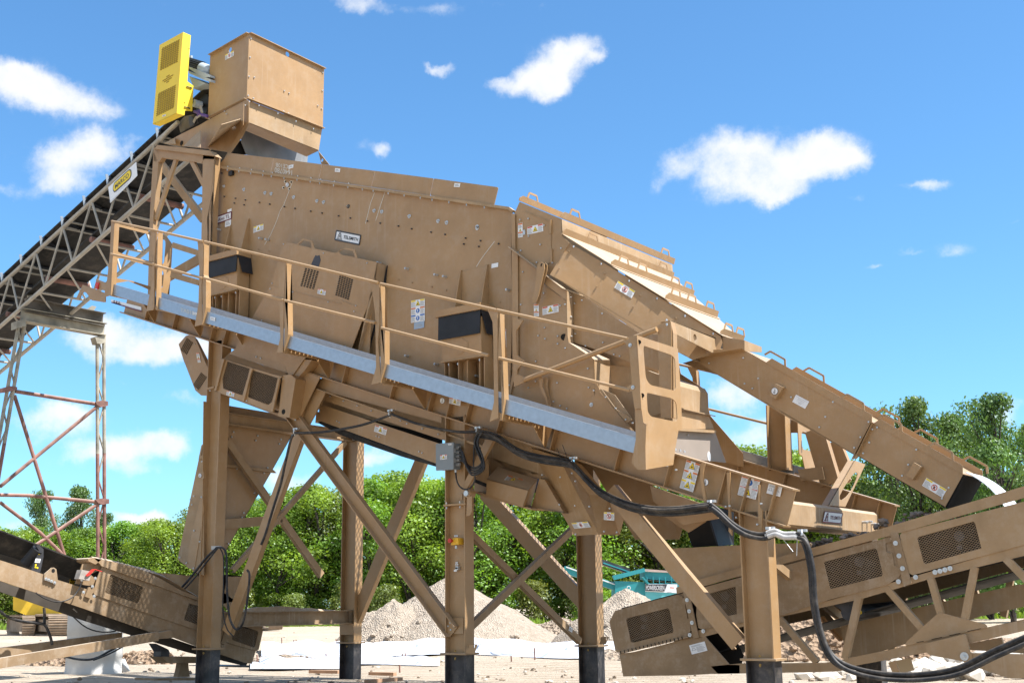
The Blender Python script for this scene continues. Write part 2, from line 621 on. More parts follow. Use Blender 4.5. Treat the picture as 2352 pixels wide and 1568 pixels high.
def mesh_quad(b, corners, nx, ny, r, mt):
    """expanded metal stretched over a quad given as TL, TR, BR, BL"""
    tl, tr, br, bl = [Vector(p) for p in corners]
    def P(u, v):
        return (tl*(1-u)+tr*u)*(1-v)+(bl*(1-u)+br*u)*v
    nrm = (tr-tl).cross(bl-tl).normalized()
    for sgn in (1, -1):
        for k in range(-ny, nx+ny+1):
            u0, u1 = (k/nx, (k+ny)/nx) if sgn > 0 else (k/nx, (k-ny)/nx)
            v0, v1 = 0., 1.
            du = u1-u0
            ta, tb = sorted(((0-u0)/du, (1-u0)/du))
            ta, tb = max(0., ta), min(1., tb)
            if tb-ta < .01:
                continue
            b.bar(P(u0+du*ta, ta), P(u0+du*tb, tb), r*2, r*1.2, nrm, mt)

def smooth_path(pts, n=6):
    pts = [Vector(p) for p in pts]
    q = [pts[0]*2-pts[1]]+pts+[pts[-1]*2-pts[-2]]
    r = []
    for i in range(1, len(q)-2):
        a, b, c, d = q[i-1:i+3]
        for k in range(n):
            t = k/n
            r.append(.5*((2*b)+(c-a)*t+(2*a-5*b+4*c-d)*t*t+(3*b-a-3*c+d)*t**3))
    r.append(pts[-1])
    return r
def rrect(o, ux, uy, w, h, r, n=4):
    """rounded rectangle outline, o = lower left corner"""
    ux, uy, o = Vector(ux).normalized(), Vector(uy).normalized(), Vector(o)
    p = []
    for cx, cy, a0 in ((w-r, r, -90), (w-r, h-r, 0), (r, h-r, 90), (r, r, 180)):
        for k in range(n+1):
            a = radians(a0+90*k/n)
            p.append(o+ux*(cx+r*cos(a))+uy*(cy+r*sin(a)))
    return p
def round_poly(pts, r, n=3):
    """round the corners of a planar outline"""
    out_ = []
    k = len(pts)
    for i in range(k):
        a, b, c = pts[i-1], pts[i], pts[(i+1) % k]
        d1, d2 = (a-b), (c-b)
        q = min(r, d1.length*.45, d2.length*.45)
        p1, p2 = b+d1.normalized()*q, b+d2.normalized()*q
        for j in range(n+1):
            t = j/n
            out_.append(p1*(1-t)**2+b*2*t*(1-t)+p2*t*t)
    return out_
def circle(c, ux, uy, r, n=16, ry=None):
    ux, uy = Vector(ux).normalized(), Vector(uy).normalized()
    return [Vector(c)+ux*(r*cos(2*pi*k/n))+uy*((ry or r)*sin(2*pi*k/n)) for k in range(n)]

# ---------------------------------------------------------------- stickers and name plates
def sticker(name, spec, pl, parent, kind='tri', head=None, mt=None, lift=.006, label=None):
    """spec: top-left, top-right, bottom-left corners.  kind: tri / no / big / plain / mark / data"""
    tl, tr, bl = VV(spec, pl)
    ux, uy = tr-tl, bl-tl
    w, h = ux.length, uy.length
    X, Y = ux.normalized(), uy.normalized()
    toward = (CPOS-tl)
    nn = pl.n if pl.n.dot(toward) > 0 else -pl.n
    b = MB()
    def R(x0, y0, x1, y1, m_, z):
        o = tl+nn*lift*z
        b.prism([o+X*(x0*w)+Y*(y0*h), o+X*(x1*w)+Y*(y0*h), o+X*(x1*w)+Y*(y1*h), o+X*(x0*w)+Y*(y1*h)], nn*-.003, m_)
    def lines(x0, y0, x1, y1, n, z=1.5):
        for i in range(n):
            y = y0+(y1-y0)*(i+.25)/n
            R(x0, y, x0+(x1-x0)*(.75+.25*((i*7) % 3)/2), y+(y1-y0)*.45/n, INKG, z)
    def tri(cx, cy, r, z=1.5):
        rx, ry = r*h/w, r
        for k, m_, q in ((1., INK, z), (.82, SYEL, z+.4)):
            o = tl+nn*lift*q
            pts = [(cx, cy-ry*k), (cx+rx*.95*k, cy+ry*.72*k), (cx-rx*.95*k, cy+ry*.72*k)]
            b.prism([o+X*(x*w)+Y*(y*h) for x, y in pts], nn*-.003, m_)
        o = tl+nn*lift*(z+.8)
        b.prism([p for p in circle(o+X*(cx*w)+Y*((cy+ry*.2)*h), X, Y, ry*.25*h, 8)], nn*-.002, INK)
    def disc(cx, cy, r, m_, z):
        b.prism(circle(tl+nn*lift*z+X*(cx*w)+Y*(cy*h), X, Y, r*h, 20), nn*-.003, m_)
    R(0, 0, 1, 1, mt or WHITE, 1)
    hd = head or SORA
    if kind == 'tri':
        R(.02, .03, .32, .2, hd, 1.5); R(.68, .03, .98, .2, hd, 1.5)
        lines(.03, .27, .31, .95, 6); lines(.69, .27, .97, .95, 6)
        tri(.5, .52, .40)
    elif kind == 'triv':
        R(.05, .02, .95, .12, hd, 1.5); R(.05, .62, .95, .72, hd, 1.5)
        lines(.08, .15, .92, .36, 4); lines(.08, .75, .92, .97, 4)
        tri(.5, .5, .11)
    elif kind == 'no':
        R(.02, .03, .32, .2, SYEL, 1.5); R(.68, .03, .98, .2, SYEL, 1.5)
        lines(.03, .27, .31, .95, 6); lines(.69, .27, .97, .95, 6)
        disc(.5, .5, .34, SRED, 1.5); disc(.5, .5, .25, WHITE, 1.9)
        R(.46, .34, .54, .68, INK, 2.3)
        o = tl+nn*lift*2.7+X*(.5*w)+Y*(.5*h)
        dgl = (X+Y).normalized()
        b.bar(o-dgl*.27*h, o+dgl*.27*h, .07*h, .002, nn, SRED)
    elif kind == 'big':
        cols = [(SYEL, 'tri'), (SORA, 'blue'), (SBLU, 'blue')] if head is None else head
        n = len(cols)
        for i, (c_, sym) in enumerate(cols):
            y0 = i/n
            R(.02, y0+.01, .33, y0+.07, c_, 1.5); R(.67, y0+.01, .98, y0+.07, c_, 1.5)
            lines(.03, y0+.085, .32, y0+1/n-.02, 6); lines(.68, y0+.085, .97, y0+1/n-.02, 6)
            if sym == 'tri':
                tri(.5, y0+.5/n, .4/n)
            else:
                disc(.5, y0+.5/n, .3/n, SBLU, 1.5)
                R(.47, y0+.33/n, .53, y0+.56/n, WHITE, 1.9); R(.47, y0+.61/n, .53, y0+.67/n, WHITE, 1.9)
    elif kind == 'plain':
        lines(.15, .25, .85, .8, 3)
    elif kind == 'data':
        lines(.1, .12, .9, .3, 2); lines(.4, .35, .92, .9, 5)
        o = tl+nn*lift*1.5
        for q in (((.1, .62), (.16, .4)), ((.34, .62), (.28, .4)), ((.16, .4), (.28, .4)), ((.06, .64), (.38, .64))):
            (x0, y0), (x1, y1) = q
            b.bar(o+X*(x0*w)+Y*(y0*h), o+X*(x1*w)+Y*(y1*h), .02*h, .002, nn, INK)
    elif kind == 'hook':
        disc(.5, .5, .5, INK, 1.3); disc(.5, .5, .45, WHITE, 1.7)
        o = tl+nn*lift*2.2
        pts = [o+X*(x*w)+Y*(y*h) for x, y in ((.55, .2), (.55, .55), (.6, .68), (.5, .78), (.38, .7), (.36, .6))]
        b.tube(pts, .035*h, INK, 5)
    if kind == 'hook':
        b2 = MB()
        # keep only the round part
        k = [i for i, f in enumerate(b.f) if i >= 6]
        b2.v, b2.mats = b.v, b.mats
        b2.f = [b.f[i] for i in k]; b2.mi = [b.mi[i] for i in k]; b2.sm = [b.sm[i] for i in k]
        b = b2
    o = b.build(name, parent)
    if label:
        o['label'] = label
    return o, (tl, X, Y, w, h, nn)

def tower_logo(b, tl, X, Y, w, h, nn, x0, x1, mt, lift=.009):
    """the little derrick mark of the maker's plate"""
    o = tl+nn*lift
    def P(x, y): return o+X*((x0+(x1-x0)*x)*w)+Y*(y*h)
    t = .05*h
    for a, c in (((.12, .85), (.4, .15)), ((.88, .85), (.6, .15)), ((.36, .15), (.64, .15)), ((.05, .86), (.95, .86)), ((.33, .85), (.42, .5)), ((.67, .85), (.58, .5)), ((.38, .55), (.62, .55))):
        b.bar(P(*a), P(*c), t, .002, nn, mt)
    pts = circle(P(.5, .36), X, Y, .12*h, 12)
    b.tube(pts+[pts[0]], .02*h, mt, 5, False)
# ---------------------------------------------------------------- the place's levels
GZ = .13                       # ground
LB, LC, WD = 5.267, 9.818, 3.283   # column stations along X, width across Y
CAPZ = .772
SL = .3473                     # slope of the inclined plant
INC = Vector((1, 0, -SL)).normalized()
INN = Vector((SL, 0, 1)).normalized()
def beamz(x): return 5.81-SL*x     # underside of the side beams
FRONT, REAR = 0., WD
CEN = WD/2

# ================================================================ support steel
frame = thing('screen_support_frame', 'tan steel frame of columns, diagonal braces and sloping side beams carrying the big screen', 'steel frame', (LB, CEN, CAPZ))
for T0 in (FRONT, REAR):
    for X0 in (0., LB, LC):
        ct = beamz(X0)+.07
        b = MB()
        b.ibeam((X0, T0, CAPZ+.012), (X0, T0, ct), .36, .197, (1, 0, 0), TAN, .018, .012)
        col = b.build('column', frame)
        b = MB()
        b.box((X0-.225, T0-.15, CAPZ-.012), (X0+.225, T0+.15, CAPZ+.012), TAND)
        cp = b.build('base_plate', col)
        bolts([Vector((X0, T0-.09, CAPZ+.03))], None, col, .022, .02, BRASS, dirv=(0, -.3, 1))
        bolts([Vector((X0, T0-.09, CAPZ-.05))], None, col, .022, .03, BRASS, dirv=(0, -.3, -1))
# steel stubs the columns are bolted down to
piles = {(0, 0): 'black steel stub under the front left column', (1, 0): 'black steel stub under the middle front column with the red stop button',
         (2, 0): 'rust streaked steel stub under the front right column', (0, 1): 'steel stub under the rear left column at the end of the low tie beam',
         (1, 1): 'dark steel stub under the rear middle column beside the conveyor tail', (2, 1): 'half hidden steel stub under the rear right column behind the conveyor truss'}
for j, T0 in enumerate((FRONT, REAR)):
    for i, X0 in enumerate((0., LB, LC)):
        b = MB()
        b.ibeam((X0, T0, -.4), (X0, T0, CAPZ-.013), .36, .197, (1, 0, 0), STUB, .018, .012)
        tag(b.build('steel_stub'), piles[(i, j)], 'steel post', 'steel stubs under the columns')
# sloping side beams
for T0 in (FRONT, REAR):
    b = MB()
    a, e = Vector((-2.75, T0, beamz(-2.75))), Vector((10.2, T0, beamz(10.2)))
    b.ibeam(a+INN*.23, e+INN*.23, .455, .2, INN, TAN, .02, .012)
    sb = b.build('side_beam', frame)
    for X0 in (-2.0, -1.2, -.17, .17, 1.0, 2.0, 3.0, 4.0, 4.75, LB-.17, LB+.17, 6.0, 6.9, 7.9, 8.62, 9.35, LC-.17, LC+.17):
        p = Vector((X0, T0, beamz(X0)))
        for s_ in (-1, 1):
            b = MB()
            b.hexa([p+Vector((0, s_*.008, .02)), p+Vector((0, s_*.097, .02)), p+Vector((.14, s_*.097, .41)), p+Vector((.14, s_*.008, .41))],
                   [p+Vector((.012, s_*.008, .02)), p+Vector((.012, s_*.097, .02)), p+Vector((.152, s_*.097, .41)), p+Vector((.152, s_*.008, .41))], TAN)
            b.build('stiffener', sb)
# hooked plates at the upper end of the front beam
plate('lifting_hook_plate', 'X1 795,375 865,232 985,275 1100,320 1100,410 1085,415 960,395 900,315 872,305 850,330 828,388', PT(-.02), .02, frame)
plate('end_plate', 'X1 1003,170 1115,215 1110,300 1030,275 1010,270', PT(-.06), .02, frame)
b = MB(); b.prism(VV('X1 1000,205 1030,210 1015,278 995,270', PT(-.09)), (0, .04, 0), REDP)
b.build('tail_lamp', frame)
sticker('name_sign', 'X1 1165,385 1480,465 1165,420', PT(-.012), frame, 'blank')[0]
b = MB(MAROON)
o = V('X1', 1190, 395, PT(-.03))
for k in range(3):
    p = V('X1', 1192+k*26, 395+k*7, PT(-.03)); q_ = V('X1', 1200+k*26, 418+k*7, PT(-.03))
    b.bar(p, Vector((p.x, p.y, q_.z)), .02, .004, (0, 1, 0), MAROON)
for pq in ('X1 1165,415 1480,512', 'X1 1188,421 1258,440'):
    a_, e_ = VV(pq, PT(-.03)); b.bar(a_, e_, .02, .004, (0, 1, 0), MAROON)
b.build('sign_lettering', frame)

# braces in the front and rear planes (channels)
def channel(name, a, e, w, d, parent, side=1, mt=None, across=Vector((0, 1, 0))):
    """channel brace: web towards the viewer plus two flanges"""
    b = MB()
    a, e = Vector(a), Vector(e)
    dr = (e-a).normalized()
    sdv = dr.cross(across).normalized()
    mt = mt or TAN
    b.bar(a, e, .012, w, sdv, mt)
    for s_ in (-1, 1):
        b.bar(a+sdv*s_*(w/2-.006)+across*side*d/2, e+sdv*s_*(w/2-.006)+across*side*d/2, d, .012, sdv, mt)
    return b.build(name, parent)
F = PT(-.06)
strut1 = channel('brace', V('P', 672, 948, F), V('P', 1043, 1450, F), .21, .09, frame, -1)
bolts('W3 405,620 370,675 458,678 412,732', F, strut1, .02, .02)
plate('gusset', 'W3 290,548 600,548 600,795 290,795', PT(-.045), .012, frame)
G = PT(.02)
channel('brace', V('P', 690, 985, G), V('P', 519, 1452, G), .20, .09, frame, 1)
channel('brace', V('P', 1400, 1125, PT(-.02)), V('P', 1694, 1478, PT(-.02)), .20, .10, frame, 1)
R_ = PT(WD)
channel('brace', V('P', 968, 1050, R_), V('P', 806, 1440, R_), .24, .1, frame, 1)
channel('brace', V('P', 1110, 1130, R_), V('P', 1342, 1388, R_), .24, .1, frame, 1)
channel('brace', V('P', 1400, 1125, PT(-.02))+Vector((0, WD, 0)), V('P', 1694, 1478, PT(-.02))+Vector((0, WD, 0)), .20, .10, frame, -1)
plate('gusset', 'W2 465,640 600,610 670,640 690,780 670,810 465,810', PT(WD-.12), .012, frame)
# ties across, under the feed end
L0 = PL(0.)
EX = Vector((1, 0, 0))
b = MB(); b.ibeam((.0, .1, V('P', 640, 1419.5, L0).z), (.0, WD-.05, V('P', 640, 1419.5, L0).z), .245, .19, (0, 0, 1), TANM)
tie = b.build('tie_beam', frame)
b = MB()
rr = random.Random(3)
zt = V('P', 640, 1419.5, L0).z+.122
prof = [.0, .01, .03, .06, .075, .07, .08, .085, .075, .06, .045, .05, .03, .02, .015, 0]
for i in range(len(prof)-1):
    y0, y1 = .35+i*.17, .35+(i+1)*.17
    b.hexa([(-.08, y0, zt), (.08, y0, zt), (.04, y0, zt+prof[i]), (-.04, y0, zt+prof[i])], [(-.08, y1, zt), (.08, y1, zt), (.04, y1, zt+prof[i+1]), (-.04, y1, zt+prof[i+1])], TANM)
tag(b.build('dust_heap'), 'low ridge of grey crusher dust lying along the top of the tie beam', 'dust')
b = MB(); za = V('P', 640, 979, L0).z
b.ibeam((0., .05, za), (0., WD-.05, za), .2, .16, (0, 0, 1), TAND)
b.build('tie_beam', frame)
def Lbar(name, a, e, w, parent=frame, mt=None, d=.07):
    return channel(name, a, e, w, d, parent, -1, mt or TAND, EX)
Lbar('cross_brace', V('X3', 548, 160, L0), V('X3', 1540, 1568, L0), .13)
Lbar('cross_brace', V('X3', 1790, 180, PL(.08)), V('X3', 610, 1520, PL(.08)), .085)
Lbar('strut', V('X3', 505, 1035, L0), V('X3', 1120, 985, L0), .16)
L1 = PL(LB)
Lbar('cross_brace', V('h', 880, 520, L1), V('h', 1650, 1280, L1), .10)
Lbar('cross_brace', V('h', 1600, 510, PL(LB+.08)), V('h', 900, 1180, PL(LB+.08)), .10)
sticker('white_tag', 'h 1568,1175 1592,1190 1562,1205', PL(LB+.012), frame, 'plain')
L2 = PL(LC)
Lbar('cross_brace', Vector((LC, .1, 2.0)), Vector((LC, WD-.1, .95)), .10)
# splice plate and lugs of the middle column
b = MB(); zs = V('h', 780, 345, PT(0)).z
b.box((LB-.2, -.11, zs-.012), (LB+.2, .11, zs+.012), TAN)
b.build('splice_plate', frame)
bolts('Y4 225,955 365,945', PT(-.09), frame, .018, .03, dirv=(0, -.2, 1))
bolts('Y4 228,985 367,975', PT(-.09), frame, .018, .03, dirv=(0, -.2, -1))
plate('lug', 'Y4 335,850 390,845 390,910 340,905', PT(-.02), .012, frame)
b = MB(); p = V('Y4', 440, 842, PT(-.13)); b.cyl(p, p+Vector((0, .12, 0)), .06, TAN); b.cyl(p+Vector((0, -.03, 0)), p, .04, ZINC, 12)
b.build('pin', frame)
plate('lug', 'Y4 440,880 490,870 490,1030 465,1075 432,1080', PT(-.14), .012, frame)
# foot plates with slots
for sp, pl in (('W3 670,965 815,958 770,1105 632,1100', PT(-.16)), ('W4 815,840 915,840 870,955 765,958', PT(WD-.16))):
    q = VV(sp, pl)
    ux = (q[1]-q[0]).normalized()
    b = MB()
    ce = (q[0]+q[1]+q[2]+q[3])/4
    hole = [circle(ce+ux*s_+Vector((0, 0, .03)), ux, (0.2, 0, 1), .012, 8, .03) for s_ in (-.05, .05)]
    b.prism(q, (0, .012, 0), TAN, hole)
    b.build('slotted_foot_plate', frame)
# discharge cross beam, a bent hollow section
XF = 10.1
b = MB()
prof = [(XF-.34, 2.30), (XF-.03, 2.295), (XF, 2.32), (XF, 2.57), (XF-.04, 2.61), (XF-.34, 2.645)]
b.hexa([(x, .08, z) for x, z in prof], [(x, WD-.08, z) for x, z in prof], TAND)
xb = b.build('cross_beam', frame)
pl = PL(XF+.004)
o_, g_ = sticker('name_plate', 'Y6 385,1292 572,1312 362,1400', pl, xb, 'blank')
tl, X, Y, w, h, nn = g_
b = MB()
for c_ in ((0, 0, 1, 0), (0, 1, 1, 1), (0, 0, 0, 1), (1, 0, 1, 1)):
    b.bar(tl+nn*.008+X*(c_[0]*w)+Y*(c_[1]*h), tl+nn*.008+X*(c_[2]*w)+Y*(c_[3]*h), .012, .003, nn, MAROON)
tower_logo(b, tl, X, Y, w, h, nn, .06, .29, MAROON)
b.text('TELSMITH', tl+nn*.008+X*(.65*w)+Y*(.5*h), X, -Y, .34*h, MAROON, .002, bold=.02, width=.62*w)
b.build('lettering', o_)
# cable glands at its end
for k, (x, y) in enumerate(((810, 1405), (860, 1400), (905, 1425), (950, 1430))):
    b = MB(); p = V('Y6', x, y, PL(XF+.04)); b.cyl(p-Vector((.04, 0, 0)), p+Vector((.02, 0, 0)), .018, ZINC, 8); b.cyl(p+Vector((.02, 0, 0)), p+Vector((.04, 0, 0)), .012, ZINC, 8)
    b.build('cable_gland', xb)
# head frame on the upper end of the beams: two posts, sloping cap and braces, each side
for T0 in (.0, WD):
    f0 = PT(.0)
    dv = Vector((0, T0, 0))
    nm = 'head_post'
    b = MB()
    a1, a2 = V('P', 479, 352, f0), V('P', 467, 706, f0)
    b.prism([p+dv for p in VV('P 466,356 493,360 488,415 480,480 476,745 459,745', f0)], (0, .012, 0), TAN)
    b.prism([V('P', 494, 359, f0)+dv, V('P', 490, 430, f0)+dv, V('P', 476, 500, f0)+dv, V('P', 478, 740, f0)+dv], (.014, .0, 0), TAN)
    q = VV('P 494,359 487,430 477,500 478,740', f0)
    b.hexa([p+dv for p in (q[0], q[1], q[2], q[3])], [p+dv+Vector((0, .12, 0)) for p in q], TAN)
    b.build(nm, frame)
    b = MB(); b.prism([p+dv for p in VV('P 353,342 366,345 360,420 352,500 349,690 339,690 344,500 348,420', f0)], (0, .1, 0), TAN)
    b.build(nm, frame)
    b = MB()
    b.prism([p+dv for p in VV('P 353,341 494,358 494,366 470,365 462,374 372,362 366,372 353,370', f0)], (0, .1, 0), TAN)
    b.prism([p+dv for p in VV('P 361,333 481,346 494,359 354,342', PT(-.06))], (0, .16, 0), TAN)
    b.build('head_beam', frame)
    for s1 in (('P', 406, 364, 358, 505), ('P', 440, 368, 472, 430)):
        barpart('head_brace', V('P', s1[1], s1[2], PT(.05))+dv, V('P', s1[3], s1[4], PT(.05))+dv, .05, .09, (0, 0, 1), frame)
barpart('head_brace', V('P', 362, 366, PT(.6)), V('P', 468, 505, PT(.6)), .08, .14, (0, 0, 1), frame, TAND)
# support portal behind the gate
PX = 8.74
b = MB()
b.prism(VV('Y5 1645,135 1735,90 1785,95 1790,175 1790,700 1790,1100 1680,1100', PT(0.)), (0, .012, 0), TAN)
b.prism(VV('Y5 1785,95 1810,210 1812,350 1815,700 1815,1100 1788,1100', PT(.02)), (0, .1, 0), TAN)
b.build('portal_post', frame)
b = MB()
q = VV('Z4 805,115 825,112 1510,380 1535,400 1540,550 1390,555 855,285 830,265 822,190', PL(PX))
b.prism(q, (-.012, 0, 0), TAND, [circle(V('Z4', 1150, 345, PL(PX)), (0, 1, 0), (0, 0, 1), .045, 16)])
b.prism(VV('Z4 805,112 825,110 1510,380 1500,392', PL(PX)), (-.15, 0, 0), TAND)
pb = b.build('portal_beam', frame)
bolts('Z4 755,115', PT(-.05), frame, .022, .02, dirv=(0, 0, 1)); bolts('Z4 755,150', PT(-.05), frame, .022, .03, dirv=(0, 0, -1))
# slanted tube and hooked bracket plate beside the hood
b = MB(); b.tube([V('Y5', 255, 705, PT(-.05)), V('Y5', 1640, 175, PT(-.05))], .035, TAN, 10)
b.build('brace_tube', frame)
plate('bracket_plate', 'Y5 130,50 243,80 170,188 175,440 252,505 178,598 180,645 258,672 260,728 145,775', PT(-.06), .02, frame)
# rear posts carrying the discharge chute
b = MB(); b.ibeam(V('P', 1792, 1080, PT(WD)), V('P', 1787, 930, PT(WD)), .30, .2, (1, 0, 0), TAN)
b.build('chute_post', frame)
barpart('chute_strut', V('Y6', 290, 440, PT(WD)), V('Y6', 460, 1010, PT(WD)), .12, .28, (1, 0, 0), frame)
barpart('chute_strut', V('Y6', 480, 570, PT(WD+.5)), V('Y6', 600, 860, PT(WD+.5)), .1, .22, (1, 0, 0), frame)
b = MB()
b.prism(VV('Y6 105,855 360,825 390,960 140,970', PT(WD-.1)), (0, .03, 0), TAND)
b.prism(VV('Y6 410,930 620,905 665,960 640,995 420,1005', PT(WD+.1)), (0, .03, 0), TAND)
b.build('chute_foot', frame)
plate('chute_bracket', 'Y6 20,325 140,380 135,440 110,470 30,470', PT(WD+.2), .03, frame)
plate('chute_bracket', 'Y6 190,470 240,455 245,500 195,490', PT(WD+.2), .03, frame)

# ================================================================ walkways
def walk(front):
    """sloping access walkway: kick plates, open mesh floor, posts, two rails and end gates"""
    if front:
        root = thing('access_walkway', 'tan handrailed walkway with bright galvanised kick plate along the near side of the screen', 'walkway', (3.5, -.6, 5.))
        def M(p): return Vector(p)
    else:
        root = thing('access_walkway', 'far walkway with plain rails glimpsed behind the screen', 'walkway', (3.5, WD+.6, 5.))
        def M(p): return Vector((p[0], WD-p[1], p[2]))
    def MM(l): return [M(p) for p in l]
    KP = PT(-1.0)
    # kick plate as an open channel, top flange turned in
    b = MB()
    a, e = V('Y8', 383, 745, KP), V('Y5', 1418, 1308, KP)
    dn = Vector((0, 0, -.19))
    b.hexa(MM([a, e, e+dn, a+dn]), MM([p+Vector((0, .004, 0)) for p in (a, e, e+dn, a+dn)]), GALV)
    up_ = Vector((0, 0, .02))
    b.hexa(MM([a+Vector((0, -.001, 0)), e+Vector((0, -.001, 0)), e+Vector((0, .05, 0)), a+Vector((0, .05, 0))]), MM([p+Vector((0, 0, .005)) for p in (a+Vector((0, -.001, 0)), e+Vector((0, -.001, 0)), e+Vector((0, .05, 0)), a+Vector((0, .05, 0)))]), GALV)
    kp = b.build('kick_plate', root)
    b = MB()
    a2, e2 = a+Vector((.1, .85, .03)), e+Vector((0, .85, .03))
    b.hexa(MM([a2, e2, e2+dn, a2+dn]), MM([p+Vector((0, .004, 0)) for p in (a2, e2, e2+dn, a2+dn)]), GALV)
    b.build('kick_plate', root)
    b = MB()
    o = M(a+Vector((0, .03, -.10)))
    lattice(b, o, INC, (0, 1 if front else -1, 0), (e-a).length, .80, .085, .085, .019 if front else .007, TAND)
    b.build('mesh_floor', root)
    b = MB()
    for t_ in (.03, .42, .83):
        b.bar(M(a+Vector((0, t_, -.14))), M(e+Vector((0, t_, -.14))), .04, .06, INN, TAN)
    b.build('floor_bearer', root)
    PP = PT(-1.05)
    posts = [('Y8 378,85 412,105 395,420 375,540 372,865 300,885 335,700 365,420', 'Y8 413,105 395,420 376,540 374,862'),
             ('Y8 792,178 850,190 852,220 830,470 828,980 820,1015 745,1030 790,800 815,470', 'Y8 868,205 850,480 862,560 848,975'),
             ('Y8 1278,290 1345,300 1345,330 1335,660 1322,760 1330,1168 1250,1190 1290,960 1300,600 1285,340', 'Y8 1350,330 1345,650 1370,720 1368,990 1330,1168'),
             ('d 1912,218 1972,228 1955,480 1948,860 1905,862 1930,760 1925,480', 'd 1975,245 1960,490 1982,520 1985,735 1955,850'),
             ('e 195,372 262,378 262,660 250,780 272,1065 205,1080 238,960 232,600 212,440', 'e 268,400 268,680 298,710 298,935 270,1065'),
             ('e 1000,552 1088,562 1075,600 1075,890 1080,1310 1020,1335 1050,1200 1045,760 1040,650', 'e 1090,590 1078,885 1112,910 1120,1180 1105,1320')]
    xs = []
    for k, (pf, sf) in enumerate(posts):
        b = MB()
        q = VV(pf, PP)
        b.prism(MM(q), Vector((0, .01 if front else -.01, 0)), TAN)
        sq = VV(sf, PP)
        b.hexa(MM(sq), MM([p+Vector((0, .10, 0)) for p in sq]), TAN)
        zb = min(p.z for p in q); xm = sum(p.x for p in sq)/len(sq)
        po = b.build('rail_post', root)
        xs.append((xm, zb))
        # arm under the floor and triangular gusset against the beam
        b = MB()
        x = sq[-1].x-.02
        bz = beamz(x)+.44
        b.bar(M((x, -1.03, zb+.045)), M((x, -.1, zb+.045)), .05, .09, (0, 0, 1), TAN)
        arm = b.build('bracket_arm', root)
        b = MB()
        b.hexa(MM([(x+.03, -.45, zb+.05), (x+.03, -.105, zb+.05), (x+.03, -.105, beamz(x)+.03), (x+.03, -.14, beamz(x)+.03)]),
               MM([(x+.04, -.45, zb+.05), (x+.04, -.105, zb+.05), (x+.04, -.105, beamz(x)+.03), (x+.04, -.14, beamz(x)+.03)]), TAN)
        b.hexa(MM([(x-.1, -.105, zb+.1), (x+.16, -.105, zb+.02), (x+.03, -.105, beamz(x)+.03)]), MM([(x-.1, -.10, zb+.1), (x+.16, -.10, zb+.02), (x+.03, -.10, beamz(x)+.03)]), TAN)
        b.build('gusset', arm)
        if front:
            bolts([Vector((x+.06, -.5, zb+.04)), Vector((x+.06, -.8, zb+.04))], None, po, .017, .02)
    RP = PT(-1.06)
    segs = [('P 257,508 357,529.5', 0), ('P 357,529.5 467,555', 0), ('P 470,555 P 654,598', 0), ('P 654,598 868,649.5', 0), ('P 874,651.5 1140,712', 0), ('P 1142,712 1441,778', 0)]
    mids = ['P 255,583.5 355,607', 'P 356,609 465,639', 'P 468,638 652,689', 'P 654,690 862,741', 'P 876,753 1122,816', 'P 1146,822 1447,896']
    for s_, _ in segs:
        b = MB(); b.tube(MM(VV(s_, RP)), .021, TAN, 10); b.build('top_rail', root)
    for s_ in mids:
        b = MB(); b.tube(MM(VV(s_, RP)), .021, TAN, 10); b.build('mid_rail', root)
    # upper end gate, a plate frame with two rounded openings
    b = MB()
    EG = PL(V('Y8', 400, 110, PP).x)
    outl = VV('Y8 400,108 905,228 960,250 1020,335 1005,600 985,870 870,850 700,770 560,715 400,745', EG)
    h1 = VV('Y8 445,160 470,150 900,262 945,290 950,320 935,520 915,545 490,430 440,405 428,370', EG)
    h2 = VV('Y8 450,478 500,480 890,590 925,610 930,650 915,790 880,800 600,715 430,685 410,650 420,500', EG)
    b.prism(MM(outl), (-.012, 0, 0), TAN, [MM(round_poly(h1, .06)), MM(round_poly(h2, .06))])
    b.build('end_gate', root)
    if front:
        for s_ in ('Y8 1020,340 1305,428', 'Y8 1005,650 1300,735'):
            q = VV(s_, PT(-.02)); b = MB(); b.bar(q[0], q[1], .03, .1, (0, 0, 1), TAND); b.build('inner_rail', root)
        barpart('tilted_strut', V('Y8', 870, 735, PT(.3)), V('Y8', 1330, 470, PT(.3)), .06, .17, (0, 0, 1), root, TAND)
    # discharge end gate
    GX = 8.92
    GL = PL(GX)
    b = MB()
    outl = VV('Y5 1432,237 1860,376 1882,700 1908,1215 1895,1228 1868,1225 1832,1430 1812,1590 1522,1640 1512,1300 1540,1165 1500,1150 1478,1000 1462,700', GL)
    h1 = VV('Y5 1505,345 1790,440 1832,480 1838,790 1825,815 1570,755 1525,690 1500,380', GL)
    h2 = VV('Y5 1540,835 1800,895 1845,935 1856,1110 1840,1140 1580,1085 1545,1040 1535,870', GL)
    b.prism(MM(outl), (-.012, 0, 0), TAN, [MM(round_poly(h1, .07)), MM(round_poly(h2, .07))])
    gate = b.build('end_gate', root)
    if front:
        b = MB()
        for x, y in ((1452, 308), (1485, 865)):
            b.cyl(V('Y5', x, y, PL(GX+.004)), V('Y5', x, y, PL(GX-.004)), .028, DARK, 14)
        b.build('gate_slot', gate)
    b = MB()
    q = VV('Y5 1345,248 1428,235 1478,1000 1408,1006 1380,820 1325,830 1325,780 1378,745 1350,360 1300,310 1300,295 1345,275', PT(-1.07))
    b.prism(MM(q), (0, .012 if front else -.012, 0), TAN)
    q = VV('Y5 1410,1006 1480,1000 1500,1148 1530,1165 1520,1400 1525,1640 1440,1640 1375,1568 1420,1320', PT(-1.05))
    b.prism(MM(q), (0, .012 if front else -.012, 0), TAN)
    gp = b.build('gate_post', root)
